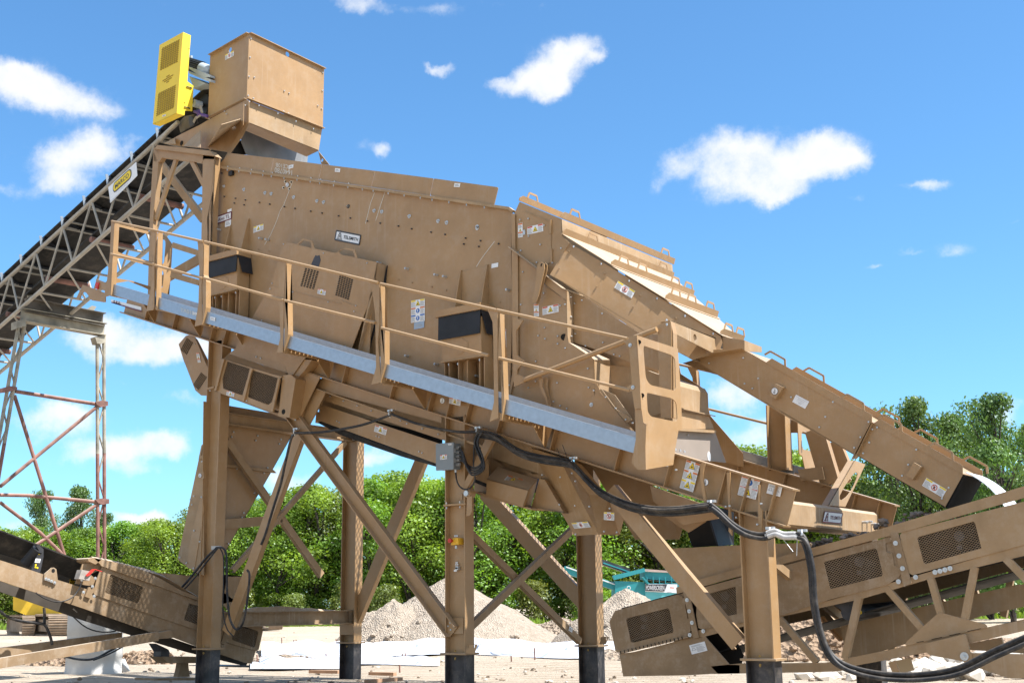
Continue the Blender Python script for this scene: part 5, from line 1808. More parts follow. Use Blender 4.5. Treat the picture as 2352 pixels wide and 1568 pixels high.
# curved guard above it and the pad plate with the strut
cg = thing('pulley_guard', 'wide curved tan pulley guard tucked beneath the walkway above the mesh guard box', 'guard', tuple(V('Z2', 700, 500, PT(-.2))))
b = MB(); b.prism(VV('Z2 440,200 1150,430 1085,490 945,690 910,620 885,540 370,372', PT(-.22)), (0, .01, 0), TAN); b.build('face', cg)
q = VV('Z2 1170,495 1095,600 1000,710 945,690 1085,488', PT(-.2))
b = MB(); b.prism(q, (0, .25, 0), TAN); b.build('rim', cg)
b = MB()
b.prism(VV('Z2 1000,700 1040,670 1070,680 1000,1010 935,1098 915,1085', PT(-.14)), (0, .012, 0), TAN)
mp_ = b.build('bolt_plate', cg)
bolts('Z2 962,722 988,728 1038,714 1015,810 990,905 967,1000', PT(-.145), cg, .022, .02)
b = MB(); b.prism(VV('Z2 1085,618 1255,675 1060,1070 985,1125 935,1105 1000,1010', PT(-.11)), (0, .012, 0), TAN)
b.prism(VV('Z2 1215,790 1315,830 1150,1170 1060,1075', PT(-.02)), (0, .012, 0), TAN)
b.build('gusset_plate', cg)
bolts('Z2 985,1060 1020,1088 980,1096 1003,1122', PT(-.15), cg, .022, .02)
bg_ = thing('belt_guard', 'tilted tan belt guard with two patches of punched slots left of the front left column', 'guard', tuple(V('d', 1330, 1100, PT(.25))))
b = MB(); b.prism(VV('d 1230,803 1280,745 1300,740 1340,752 1430,965 1480,1130 1475,1160 1385,1155 1345,1120 1275,940 1268,925', PT(.25)), (0, .012, 0), TAN)
bf = b.build('front_panel', bg_)
b = MB(); b.prism(VV('d 1340,752 1360,775 1480,1010 1480,1130 1430,965', PT(.45)), (0, .012, 0), TAND); b.build('side_panel', bg_)
b = MB()
dv1 = (V('d', 1390, 1155, PT(.245))-V('d', 1270, 930, PT(.245))).normalized()
for (cx, cy, ux, uy, vx, vy) in ((1288, 765, -5.5, 9.5, 9, 7), (1385, 1003, -7, 10, 8.5, 7)):
    for j in range(9):
        for i in range(5):
            p = V('d', cx+ux*j*.9+vx*i, cy+uy*j+vy*i, PT(.246))
            b.bar(p-upv*.016+INC*.006, p+upv*.016-INC*.006, .014, .003, (0, 1, 0), DARK)
    b.build('vent_slots', bf)
    b = MB()
sticker('warning_sticker', 'd 1352,862 1372,860 1364,930', PT(.245), bg_, 'triv')
bolts('d 1343,803 1358,1110', PT(.245), bg_, .015, .015)

# ================================================================ chutes and pans under the screen
pan = thing('under_screen_conveyor', 'dark sloping belt pan slung beneath the screen between the left and middle columns', 'conveyor', (3.2, .5, 4.))
b = MB(); b.prism(VV('Y1 395,235 1610,640 1610,760 300,405 330,340', PT(.03)), (0, .01, 0), TAN); hs_ = b.build('top_ledge', pan)
b = MB(); b.prism(VV('Y1 298,400 1060,660 2091,1015 2091,1040 1060,672 305,412', PT(-.06)), (0, .05, 0), TAND); b.build('ledge_lip', pan)
b = MB(); b.prism(VV('Y1 385,440 1615,850 2000,980 2000,1060 1615,935 370,520', PT(.22)), (0, .01, 0), TAN); b.build('bolted_strip', pan)
bolts('Y1 450,483 590,533 735,582 882,634 1187,740 1255,768 1415,822 1582,880', PT(.215), pan, .017, .025)
b = MB(); b.prism(VV('Y1 330,560 1615,985 2100,1140 2100,1400 1555,1185 330,735', PT(.30)), (0, .012, 0), TAN); pp_ = b.build('side_pan', pan)
b = MB(); b.prism(VV('Y1 330,650 300,640 290,760 330,735 P 735,955', PT(.33)), (0, .3, 0), TAN); b.build('end_bracket', pan)
b = MB()
q = VV('Y1 320,725 620,850 900,960 1200,1065 1555,1190 2100,1400 2100,1440 1555,1218 1190,1110 900,1010 540,880 320,760', PT(.38)); b.prism(q, (0, 2.4, 0), BELT); b.build('belt', pan)
b = MB(); b.prism(VV('Y1 330,330 390,260 1610,640 2100,800 2100,1010 1615,905 330,600 300,640', PT(.45)), (0, .01, 0), TAND); b.build('backing', pan)
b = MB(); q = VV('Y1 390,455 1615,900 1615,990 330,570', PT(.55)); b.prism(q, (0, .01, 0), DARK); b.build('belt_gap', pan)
bolts('Y1 518,743 545,755 932,897 962,908 1378,1060 1410,1073', PT(.295), pan, .018, .015)
sticker('warning_sticker', 'Y1 921,778 1045,818 905,848', PT(.30), pan, 'tri')
slab('floor_plate', [Vector((1.2, .4, beamz(1.2)-.05)), Vector((8.6, .4, beamz(8.6)-.05)), Vector((8.6, WD-.4, beamz(8.6)-.05)), Vector((1.2, WD-.4, beamz(1.2)-.05))], (0, 0, .02), pan, TAND)

CPn = PL(-.16)
fch = thing('fines_chute', 'big tan hopper chute narrowing downwards behind the front left column', 'chute', tuple(V('X3', 250, 1500, CPn)))
mpq = VV('X3 300,-250 1290,-80 1240,60 1190,165 1000,500 560,1265 500,1400 290,1570 290,500', CPn)
b = MB(); b.prism(mpq, (-.01, 0, 0), TAN); b.build('main_plate', fch)
SPc = PT(-.06)
b = MB()
b.prism(VV('X3 275,210 300,190 300,640 120,1470 25,1402 245,370', SPc), (0, .012, 0), TAND)
b.build('side_plate', fch)
b = MB(); b.prism(VV('X3 300,600 300,900 200,1520 120,1480 150,1250', SPc.off(-.03)), (0, .012, 0), TAN); b.build('edge_strip', fch)
b = MB(); b.prism(VV('X3 300,760 300,1570 180,1520', SPc.off(-.02)), (0, .012, 0), TAND); b.build('wear_plate', fch)
b = MB(); q = VV('X3 530,405 1030,465 1062,498 990,490 530,432', PL(-.10)); b.prism(q, (-.06, 0, 0), TAND); b.build('joint_flange', fch)
bolts('X3 610,70 590,122 862,110 842,158 1105,147 1087,195 820,456 990,475 645,455 965,445 928,500 827,708 715,915 697,963 553,1235', PL(-.155), fch, .026, .015, dirv=(1, 0, 0))
bolts('X3 285,380 200,740 180,828 165,775 280,750 203,1100 53,1380 123,1438 197,1493 262,1215', SPc.off(-.035), fch, .024, .015)
b = MB(); b.prism(VV('X3 245,360 300,345 300,300 270,320 290,200 275,210 250,330', SPc.off(-.03)), (0, .012, 0), TAND)
b.build('lifting_lug', fch)
b = MB(); b.prism(VV('X3 250,490 300,485 300,560 270,555', SPc.off(-.06)), (0, .05, 0), TAN); lb_ = b.build('lug_box', fch)
sticker('lifting_point_mark', 'X3 245,500 285,500 245,550', SPc.off(-.06), fch, 'hook')
for u_, v_ in zip(mpq[1:6], mpq[2:7]):
    slab('end_plate', [u_, v_, v_+Vector((-.12, 0, 0)), u_+Vector((-.12, 0, 0))], (0, -.01, 0), fch, TAN)

mc = thing('middle_chute', 'faceted tan discharge spout hanging in the middle below the screen with two round prohibition stickers', 'chute', tuple(V('Y4', 1800, 1280, PT(.35))))
e1_ = VV('Y4 1395,460 1815,1272', PT(.32))
fl = VV('Y4 1020,340 1240,660 1405,980 1563,1285', PT(.72))
fr = VV('Y4 1640,545 1920,890 2091,1062 2030,1280', PT(.55))
b = MB(); q = [fl[0], e1_[0], e1_[1], fl[3]]; b.hexa(q, [p+Vector((0, .012, .004)) for p in q], TAN); ml = b.build('left_face', mc)
b = MB(); q = [e1_[0], fr[0], fr[1], fr[2], fr[3], e1_[1]]; b.hexa(q, [p+Vector((0, .012, .0)) for p in q], TAN); mr_ = b.build('right_face', mc)
bk = [p+Vector((0, 1.6, 0)) for p in (fl[0], fr[0], fr[1], fr[2], fr[3], fl[3])]
b = MB(); b.hexa(bk, [p+Vector((0, .01, 0)) for p in bk], TAN); b.build('back_face', mc)
bolts([fl[0].lerp(e1_[0], .72)*.7+fl[3].lerp(e1_[1], .72)*.3, fl[0].lerp(e1_[0], .1)*.5+fl[3].lerp(e1_[1], .1)*.5, fl[0].lerp(e1_[0], .7)*.35+fl[3].lerp(e1_[1], .7)*.65], None, mc, .02, .02)
bolts('Y4 1230,650 1435,633 1410,960 1608,946 1578,1268 1780,1252', PT(.45), mc, .02, .02)
bolts('Y4 1540,632 1575,715 1722,980 1935,1000 1875,1240 2010,1248', PT(.32), mc, .02, .02)
def stick_on(name, parent, o, X, Y, w, h, kind, head=None):
    """sticker on an arbitrary face: build it on a plane through the four face points"""
    n_ = X.cross(Y).normalized()
    pl_ = Pl(n_, o)
    def back(p):
        d = p-CPOS; z = d.dot(FW)
        return 'P %.4f,%.4f' % (1176+FOC*d.dot(RT)/z, 784-FOC*d.dot(UP)/z)
    return sticker(name, ' '.join(back(p) for p in (o, o+X*w, o-Y*h)), pl_, parent, kind, head)
nl = (e1_[0]-fl[0]).cross(e1_[1]-e1_[0]).normalized()
if nl.dot(CPOS-e1_[0]) < 0: nl = -nl
pl_ = Pl(nl, e1_[0]+nl*.014)
sticker('warning_sticker', 'Y4 1533,1150 1702,1133 1565,1210', pl_, mc, 'no')
nr = (fr[1]-e1_[0]).cross(e1_[1]-e1_[0]).normalized()
if nr.dot(CPOS-e1_[0]) < 0: nr = -nr
sticker('warning_sticker', 'Y4 1872,1035 1980,1043 1872,1118', Pl((0, 1, 0), (0, .30, 0)), mc, 'no')
b = MB(); b.prism(VV('Y4 385,60 1060,290 1500,440 1500,640 1250,680 640,640 500,560 390,400', PT(.62)), (0, .02, 0), TAND); b.build('inner_skirt', pan)
gb = thing('exciter_guard', 'faceted tan guard box under the beam just right of the middle front column', 'guard', tuple(V('Y4', 850, 900, PT(.35))))
A = VV('Y4 755,560 1175,690 1085,805 645,690', PT(.4))
GA = PT(.25)
t0_ = [V('Y4', 760, 562, PT(.55)), V('Y4', 1178, 695, PT(.55)), V('Y4', 1085, 806, GA), V('Y4', 645, 690, GA)]
b = MB(); b.hexa(t0_, [p-Vector((0, 0, .012)) for p in t0_], TAN); tp_ = b.build('top_panel', gb)
f0_ = [t0_[3], t0_[2], V('Y4', 1028, 985, GA), V('Y4', 640, 850, GA)]
b = MB(); b.hexa(f0_, [p+Vector((0, .012, 0)) for p in f0_], TAN); b.build('front_panel', gb)
s0_ = [t0_[2], t0_[1], V('Y4', 1105, 1000, PT(.6)), V('Y4', 1028, 985, GA)]
b = MB(); b.hexa(s0_, [p-Vector((.012, 0, 0)) for p in s0_], TAN); b.build('end_panel', gb)
b = MB(); b.prism(VV('Y4 1195,690 1250,700 1450,1040 1105,1000 1150,860', PT(.5)), (0, .4, 0), TAN)
b.prism(VV('Y4 1060,1005 1390,1035 1440,1045 1105,985', PT(.45)), (0, .5, 0), TAN)
b.build('end_box', gb)
b = MB(); b.prism(VV('Y4 690,470 1200,640 1215,700 660,540', PT(.62)), (0, .02, 0), TAN)
b.prism(VV('Y4 690,350 880,430 900,480 850,560 680,500', PT(.7)), (0, .05, 0), TAN)
b.prism(VV('Y4 520,640 640,650 640,870 600,860 510,830', PT(.45)), (0, .05, 0), TAN)
b.build('mount_plate', gb)
b = MB(); b.prism(VV('Y4 520,820 640,850 1110,1000 1100,1015 620,880 510,835', PT(.3)), (0, .3, 0), TAN); b.build('bottom_flange', gb)
nt_ = (t0_[1]-t0_[0]).cross(t0_[3]-t0_[0]).normalized()
if nt_.dot(CPOS-t0_[0]) < 0: nt_ = -nt_
sticker('warning_sticker', 'Y4 872,655 1030,702 828,703', Pl(nt_, t0_[0]+nt_*.006), gb, 'tri')
b = MB(); b.prism(VV('Y4 395,760 640,260 715,290 590,520 440,790 400,830', PT(-.1)), (0, .06, 0), TAN); b.build('knee_brace', frame)
b = MB()
q = VV('Z5 0,450 600,660 P 1650,1190 P 1570,1205 P 1500,1150', PT(.25)); b.prism(q, (0, .02, 0), TAN); b.build('apron', frame)

rs = thing('discharge_spout', 'black rubber lined spout dropping stone between the right column and the conveyor hopper', 'spout', tuple(V('Z5', 550, 1010, PT(1.2))))
b = MB(); b.prism(VV('Z5 130,730 560,700 520,790 360,890 110,725', PT(.6)), (0, .02, 0), TAN); b.build('throat_plate', rs)
A_ = VV('Z5 350,890 555,735 640,1015 400,1030', PT(1.15))
b = MB(); b.hexa(A_, [p+Vector((0, .01, 0)) for p in A_], DARK); b.build('dark_mouth', rs)
q = [V('Z5', 555, 735, PT(1.15)), V('Z5', 610, 640, PT(1.5)), V('Z5', 790, 700, PT(1.9)), V('Z5', 790, 1005, PT(1.9)), V('Z5', 640, 1018, PT(1.15))]
b = MB(); b.hexa(q, [p+Vector((-.02, .0, 0)) for p in q], BLK); b.build('rubber_flap', rs)
# ================================================================ right hand transfer conveyor
RT_ = .9
RP = PT(RT_)
rc = thing('transfer_conveyor', 'tan belt conveyor with mesh windowed side doors rising to the right edge of the picture', 'conveyor', (10.5, CEN, GZ))
FAR = Vector((0, 1.5, 0))
def rplate(name, spec, off, th, parent, mt=None, holes=()):
    return plate(name, spec, PT(RT_+off), th, parent, mt or TAND, holes)
# three door panels with mesh windows
rplate('hinge_backing', 'i 1370,575 1440,548 1540,870 1470,880', -.004, .003, rc, TANM)
rplate('hinge_backing', 'X4 40,440 200,400 310,900 210,960 120,600', -.004, .003, rc, TANM)
w1 = 'W4 1190,575 1215,550 1840,395 1866,420 1930,750 1915,775 1310,930 1265,925'
d1 = rplate('door', 'W4 1015,435 1500,305 2000,180 2075,215 2075,235 2130,240 2130,310 2110,330 2150,560 2190,570 2195,690 2200,740 2150,840 1110,1095 1050,1080 1020,1060 930,600', -.02, .012, rc, TANM, (w1,))
w2a = 'X4 465,430 845,328 862,710 500,792 480,780'
w2b = 'i 968,740 980,730 1320,640 1335,650 1375,815 1370,830 1025,918 1010,915'
d2 = rplate('door', 'X4 205,405 220,385 380,345 1345,85 i 600,785 1405,567 1425,570 1450,590 1395,605 1400,665 1440,675 1455,760 1505,765 1500,815 1485,840 1400,895 1020,990 640,1115 X4 380,925 325,905 295,720 300,620', -.02, .012, rc, TANM, (w2a, w2b))
w3 = 'i 1612,575 1625,560 2000,455 2012,470 2055,640 1670,748 1655,738'
d3 = rplate('door', 'i 1493,548 1510,528 2351,318 2700,225 2700,520 2351,615 1580,825 1555,810 1530,720 1510,660', -.02, .012, rc, TAND, (w3,))
for d_, q in ((d1, 'W4 1190,560 1855,390 1932,765 1265,930'), (d2, 'X4 465,430 850,325 862,705 500,792'), (d2, 'i 968,735 1328,638 1377,825 1012,920'), (d3, 'i 1612,565 2005,453 2055,642 1660,750')):
    b = MB(); mesh_quad(b, VV(q, PT(RT_-.005)), 15, 11, .0019, TANM); b.build('mesh_window', d_)
# frame: top lip, side beam, hinge posts
rplate('top_lip', 'X4 300,240 830,90 i 610,712 1230,545 2351,212 2700,110 2700,195 2351,292 1430,552 1340,575 610,768 X4 385,330 190,385 120,405 25,430 15,345 120,300', -.03, .02, rc)
rplate('side_beam', 'X4 0,1065 250,1045 320,1040 440,1018 i 640,1118 1240,985 1700,850 2351,690 2700,600 2700,500 2351,610 1600,830 1000,1000 640,1080 X4 400,920 0,1020', .0, .02, rc)
for sp_ in ('X4 110,405 190,385 245,640 330,1035 255,1052 150,580', 'i 1425,540 1480,533 1530,720 1572,880 1520,905 1470,700'):
    rplate('hinge_post', sp_, -.035, .02, rc, TANM)
bolts('X4 168,517 198,672 237,832 207,1003 395,950', PT(RT_-.037), rc, .022, .012, washer=True)
bolts('X5 548,63 590,215 632,367 583,525 790,472 1022,412 1082,398 1142,383 1203,366', PT(RT_-.037), rc, .024, .012, washer=True)
# tail end lower plate and bottom chord
rplate('tail_skirt', 'W4 1085,1108 1300,1080 1700,985 2150,860 2215,835 X4 335,1045 415,1022 760,1418 900,1420 900,1540 500,1545 W4 2085,1445 1400,1455 1145,1462', .0, .02, rc, TANM)
b = MB(); b.prism(VV('W4 1085,1085 2150,835 2155,855 1095,1108', PT(RT_-.05)), (0, .04, 0), TANM)
for k in range(17):
    p = V('W4', 1110+k*60, 1092-k*14.2, PT(RT_-.052)); b.bar(p-upv*.012, p+upv*.02+INC*-.01, .012, .004, (0, 1, 0), DARK)
b.build('hinge_edge', rc)
rplate('bottom_chord', 'X4 500,1440 900,1400 2091,1390 W6 290,1232 460,1197 1440,992 X5 670,1292 1650,1072 2091,985 2500,890 2500,1020 2091,1115 1420,1268 920,1375 0,1545 W6 680,1310 W6 500,1365 350,1385 0,1395 X4 1400,1530 600,1545', .0, .03, rc)
b = MB(); b.prism(VV('X4 500,1440 900,1400 2091,1390 W6 290,1232 460,1197 1440,992 X5 1650,1072 2500,890 2500,1020 920,1375 0,1545 W6 500,1365 0,1395 X4 600,1545', PT(RT_+1.5)), (0, .03, 0), TAND); b.build('bottom_chord', rc)
for a_, e_, w_ in ((('i', 1405, 915), ('i', 1650, 1195), .10), (('i', 1708, 850), ('i', 1778, 1095), .10), (('i', 2010, 770), ('i', 1942, 1125), .10), (('i', 2225, 710), ('i', 2420, 910), .11), (('i', 1215, 970), ('i', 1118, 1400), .11), (('i', 655, 1110), ('i', 925, 1425), .10)):
    for o in (Vector((0, 0, 0)), FAR):
        pa, pb = V(*a_, PT(RT_+.03))+o, V(*e_, PT(RT_+.03))+o
        barpart('truss_brace', pa, pb, .07, w_*.75, Vector((1, 0, .6)), rc, TAND)
b = MB(); b.prism([p+FAR for p in VV('W4 1015,435 2000,180 X4 1345,85 i 1405,567 2351,318 2700,225 2700,600 2351,690 1240,985 W4 2200,840 1110,1095 930,600', RP)], (0, .012, 0), TAND); b.build('far_side', rc)
rplate('inner_shade_sheet', 'W4 1060,470 2000,240 X4 1345,140 i 1405,600 2351,350 2700,260 2700,520 2351,640 1240,960 W4 2180,800 1110,1050 960,610', .16, .02, rc, DARK)  # dark sheet added behind the mesh as the shade inside the conveyor
# belt inside, rollers, return belt and pan
def rpt(fr, x, y, off): return V(fr, x, y, PT(RT_+off))
ua, ub = rpt('W4', 1050, 560, 0), rpt('i', 2351, 400, 0)
dr = (ub-ua).normalized()
b = MB()
for y0, y1, z0, z1 in ((.12, .45, .12, -.02), (.45, 1.05, -.02, -.02), (1.05, 1.38, -.02, .12)):
    q = [ua+Vector((0, y0, z0)), ub+dr*2+Vector((0, y0, z0)), ub+dr*2+Vector((0, y1, z1)), ua+Vector((0, y1, z1))]
    b.hexa(q, [p+Vector((0, 0, .02)) for p in q], BELT)
b.build('carry_belt', rc)
b = MB(); q = [ua+Vector((0, .05, -.32)), ub+dr*2+Vector((0, .05, -.36)), ub+dr*2+Vector((0, 1.45, -.36)), ua+Vector((0, 1.45, -.32))]
b.hexa(q, [p+Vector((0, 0, .02)) for p in q], BELT); b.build('deck_plate', rc)
b = MB()
for k in range(12):
    p = ua+dr*(.35+k*.62)+Vector((0, 0, -.1))
    b.cyl(p+Vector((0, .12, .05)), p+Vector((0, 1.38, .05)), .06, STEEL, 10)
    b.bar(p+Vector((0, .1, -.08)), p+Vector((0, 1.4, -.08)), .06, .05, upv, STEEL)
b.build('idler_set', rc)
ra, rb = rpt('X4', 1390, 935, .3), rpt('i', 2351, 805, .3)
b = MB(); q = [ra+Vector((-1.5, 0, -.45)), rb+Vector((1, 0, .27)), rb+Vector((1, 1.1, .27)), ra+Vector((-1.5, 1.1, -.45))]
b.hexa(q, [p+Vector((0, 0, .015)) for p in q], BELT); b.build('return_belt', rc)
p0, p1 = rpt('i', 1160, 1085, .15), rpt('i', 1460, 1050, 1.25)
b = MB(); b.cyl(p0, p1, .085, STEEL, 16); b.build('return_roller', rc)
b = MB(); b.prism(VV('i 1040,1020 1190,985 1195,1020 1160,1110 1120,1120 1105,1070 1050,1040', PT(RT_+.12)), (0, .02, 0), STEEL)
b.prism(circle(rpt('i', 1138, 1085, .11), (1, 0, 0), (0, 0, 1), .09, 16), (0, .03, 0), STEEL)
br_ = b.build('roller_bracket', rc)
b = MB(); b.prism(VV('i 1130,1015 1190,1000 1230,1085 1215,1100 1180,1090', PT(RT_+.20)), (0, .02, 0), YEL); b.build('yellow_plate', br_)
rplate('return_pan', 'i 1085,1180 1220,1140 2300,890 2330,890 2700,800 2700,960 2351,1040 2040,1110 1560,1290 1130,1420', .75, .02, rc)
rplate('gusset_plate', 'X5 665,1270 680,1245 880,1060 1050,912 1075,903 1130,908 1395,978 1625,1035 1650,1065 1640,1075 680,1292', -.015, .012, rc)
b = MB()
for a_, e_ in (((800, 1255), (885, 1240)), ((980, 1218), (1105, 1192)), ((1195, 1172), (1325, 1143)), ((1412, 1123), (1575, 1088))):
    p_, q_ = V('X5', *a_, PT(RT_-.017)), V('X5', *e_, PT(RT_-.017)); b.bar(p_, q_, .006, .004, (0, 1, 0), DARK)
b.build('weld_slot', rc)
rplate('pivot_plate', 'X5 895,1275 915,1265 1370,1155 1392,1168 1440,1370 1462,1382 1465,1530 1420,1530 1360,1482 960,1405 920,1375', -.08, .03, rc)
bolts('X5 1375,1422', PT(RT_-.085), rc, .04, .02, washer=True)
rplate('lift_arm', 'X5 1455,1380 2091,1395 2600,1420 2600,1700 1900,1680 1450,1530', -.06, .02, rc)
rplate('lift_arm', 'X5 1420,1268 1815,1195 1850,1310 2300,1330 2300,1400 1445,1345', .5, .05, rc)
bolts('X5 1785,1340', PT(RT_+.45), rc, .03, .02, washer=True)
b = MB()
b.prism(VV('X5 460,1500 540,1470 600,1620 520,1640', PT(RT_+.02)), (0, .02, 0), TAN)
b.build('foot_bracket', rc); b = MB()
pl = PL(V('X5', 545, 1480, PT(RT_+.02)).x)
b.prism(VV('X5 540,1475 730,1440 770,1590 600,1625', PT(RT_+.3)), (0, .012, 0), mat('bright_tan', (.50, .36, .20), .5, var=.05))  # brighter tan than the neighbouring bracket face
b.build('foot_bracket', rc)
sticker('data_plate', 'W4 2178,975 2420,912 2222,1118', PT(RT_-.001), rc, 'data')
# receiving hopper over the tail
rhop = 'Z5 180,1042 780,1012 1500,985 1525,1000 1510,1040 1140,1145 445,1342 300,1290'
rplate('receiving_hopper', rhop, .05, .012, rc, TAND)
b = MB(); b.prism([p+Vector((0, 1.4, 0)) for p in VV(rhop, PT(RT_+.05))], (0, .012, 0), TAND); b.build('receiving_hopper', rc)
qh = VV('Z5 180,1042 300,1290', PT(RT_+.05))
slab('hopper_end', [qh[0], qh[1], qh[1]+Vector((0, 1.4, 0)), qh[0]+Vector((0, 1.4, 0))], (.012, 0, 0), rc, TAND)
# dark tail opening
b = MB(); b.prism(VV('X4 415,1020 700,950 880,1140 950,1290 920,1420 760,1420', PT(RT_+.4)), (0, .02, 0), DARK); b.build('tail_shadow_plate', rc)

# stones riding on the belts: too many to count
def stones(name, label, pts, rad, spread, n, mt, seed, cat='stone'):
    rr = random.Random(seed)
    b = MB()
    for k in range(n):
        t = rr.random()*(len(pts)-1); i = int(t)
        p = pts[i].lerp(pts[i+1], t-i)+Vector((rr.uniform(-1, 1)*spread[0], rr.uniform(-1, 1)*spread[1], rr.uniform(-.2, 1)*spread[2]))
        add_rock(b, p, rad*rr.uniform(.5, 1.4), rr, mt)
    o = b.build(name)
    return tag(o, label, cat, kind='stuff')
def add_rock(b, c, r, rr, mt, sq=.75):
    t = (1+5**.5)/2
    vs = [(-1, t, 0), (1, t, 0), (-1, -t, 0), (1, -t, 0), (0, -1, t), (0, 1, t), (0, -1, -t), (0, 1, -t), (t, 0, -1), (t, 0, 1), (-t, 0, -1), (-t, 0, 1)]
    fs = [(0, 11, 5), (0, 5, 1), (0, 1, 7), (0, 7, 10), (0, 10, 11), (1, 5, 9), (5, 11, 4), (11, 10, 2), (10, 7, 6), (7, 1, 8), (3, 9, 4), (3, 4, 2), (3, 2, 6), (3, 6, 8), (3, 8, 9), (4, 9, 5), (2, 4, 11), (6, 2, 10), (8, 6, 7), (9, 8, 1)]
    a = rr.uniform(0, 6.28); sx, sy, sz = r*rr.uniform(.7, 1.3)/1.9, r*rr.uniform(.7, 1.3)/1.9, r*sq*rr.uniform(.7, 1.2)/1.9
    q = []
    for x, y, z in vs:
        k = rr.uniform(.75, 1.2)
        x, y, z = x*sx*k, y*sy*k, z*sz*k
        q.append((c[0]+x*cos(a)-y*sin(a), c[1]+x*sin(a)+y*cos(a), c[2]+z))
    b.add(q, fs, mt)
STONE = mat('crushed_stone', (.22, .18, .15), .9, var=.35, scale=8)
STONEL = mat('pale_broken_stone', (.50, .45, .38), .9, var=.2, scale=4)
stones('crushed_stone', 'dark crushed stone lying on the belt of the right hand conveyor', [rpt('Z5', 300, 1075, .7), rpt('Z5', 1620, 1020, .7), rpt('Z5', 2150, 885, .7), rpt('Y6', 1560, 1315, .7)], .045, (.2, .40, .02), 150, STONE, 5)

# ================================================================ left hand conveyor
LX = -.35
def LP(off): return Pl((-1, 0, 0), (LX-off, 0, 0))
AW = Vector((-1, 0, 0))
lc = thing('discharge_conveyor', 'muddy tan belt conveyor with mesh windows running off the left edge', 'conveyor', (-1.1, -1., GZ))
def lplate(name, spec, off, th, parent=None, mt=None, holes=()):
    return plate(name, spec, LP(off), th, parent or lc, mt or TANM, holes)
wa = 'Y7 1152,912 1165,905 1485,1030 1496,1045 1452,1195 1440,1206 1110,1098 1098,1085'
wb = 'W1 455,320 590,355 640,380 640,680 582,650 385,580 380,560'
wc = 'W1 1160,685 1290,670 1530,755 1540,775 1485,1000 1465,1008 1140,895 1128,880'
ld = lplate('side_door', 'Y7 1065,822 1890,1115 2075,1182 W1 600,275 1000,420 1100,480 1590,665 1612,745 1545,1040 1500,1062 1100,950 580,740 0,545 Y7 990,1118 975,1090 1010,960', -.02, .012, lc, TANM, (wa, wb, wc))
for q, nx, ny in (('Y7 1150,905 1497,1035 1450,1208 1097,1090', 17, 15), ('W1 455,320 700,400 640,690 380,575', 10, 14), ('W1 1180,670 1540,760 1480,1010 1125,890', 15, 14)):
    b = MB(); mesh_quad(b, VV(q, LP(-.005)), nx, max(7, ny*3//4), .0019, TANM); b.build('mesh_window', ld)
lplate('side_beam', 'Y7 -300,650 0,755 235,830 460,905 600,960 920,1062 985,1115 1500,1290 W1 0,545 580,740 1100,950 1500,1062 1485,1100 1440,1262 1340,1250 560,985 150,830 Y7 1640,1530 880,1262 0,970 -300,870', 0, .02)
lplate('top_lip', 'Y7 985,735 1060,745 1300,800 1500,860 1700,960 1900,1075 2072,1140 2078,1180 1060,815 1050,800', -.06, .03)
b = MB(); b.prism(VV('Y7 985,728 920,740 925,765 1000,800 1060,750', LP(-.06)), AW*.9, TANM); b.build('lip_end', lc)
lplate('tail_skirt', 'Y7 1640,885 2078,925 2090,1120 2060,1170 1900,1080', .5, .02, lc, TAND)
lplate('hinge_block', 'Y7 890,1135 930,1035 985,1040 975,1090 940,1155', -.04, .03)
lplate('hinge_block', 'W1 955,940 1040,690 1080,680 1090,770 1015,965', -.04, .03)
lplate('hinge_block', 'Y7 990,790 1060,800 1050,860 940,900 1010,960 985,1030 790,1000 865,795', .03, .02)
b = MB(); b.prism(VV('Y7 2040,880 W1 970,330 1060,-100 1400,-100 1380,80 1180,280 1060,420', LP(+1.2)), AW*.02, TAND); b.build('skirt_wing', lc)
bolts('W1 1343,98 1222,222', LP(+1.19), lc, .025, .012, washer=True, dirv=(1, 0, 0))
bolts('Y7 995,945 965,1030 982,1132 872,1090', LP(-.045), lc, .02, .012, washer=True, dirv=(1, 0, 0))
lplate('lifting_lug', 'Y7 465,900 540,835 565,832 590,850 605,965 585,1010 460,965', -.03, .02, lc, TANM)
b = MB(); p = V('Y7', 557, 866, LP(-.032)); b.cyl(p, p+Vector(AW*.004), .03, DARK, 12); b.build('lug_hole', lc)
bolts('Y7 480,952 508,962 538,975 570,990', LP(-.035), lc, .02, .012, washer=True, dirv=(1, 0, 0))
lplate('inner_shade_sheet', 'Y7 1030,860 1890,1140 2075,1205 W1 600,300 1000,440 1580,690 1530,1020 1100,930 580,720 Y7 1040,1080', .16, .02, lc, DARK)  # dark sheet added so the inside reads as shade through the windows
# belt: troughed black strip
ba, bb_ = V('Y7', 0, 585, LP(+.35)), V('Y7', 860, 905, LP(+.35))
bd = (ba-bb_).normalized()
s0, s1 = bb_-bd*2.3, ba+bd*2
b = MB()
for y0, y1, z0, z1 in ((-.12, .2, .15, -.08), (.2, .8, -.08, -.08), (.8, 1.12, -.08, .18)):
    q = [s0+AW*y0+Vector((0, 0, z0)), s1+AW*y0+Vector((0, 0, z0)), s1+AW*y1+Vector((0, 0, z1)), s0+AW*y1+Vector((0, 0, z1))]
    b.hexa(q, [p+Vector((0, 0, .02)) for p in q], BELT)
b.build('carry_belt', lc)
lplate('belt_edge', 'Y7 -200,405 0,482 430,645 860,795 860,1000 640,905 380,800 0,690 -200,620', .55, .02, lc, BELT)
q = VV('Y7 240,770 345,640 400,600 430,650 345,760 270,830', LP(+.15))
b = MB(); b.cyl(V('Y7', 265, 790, LP(+.3)), V('Y7', 395, 640, LP(+.12)), .085, BLK, 14)
idl = b.build('wing_roller', lc)
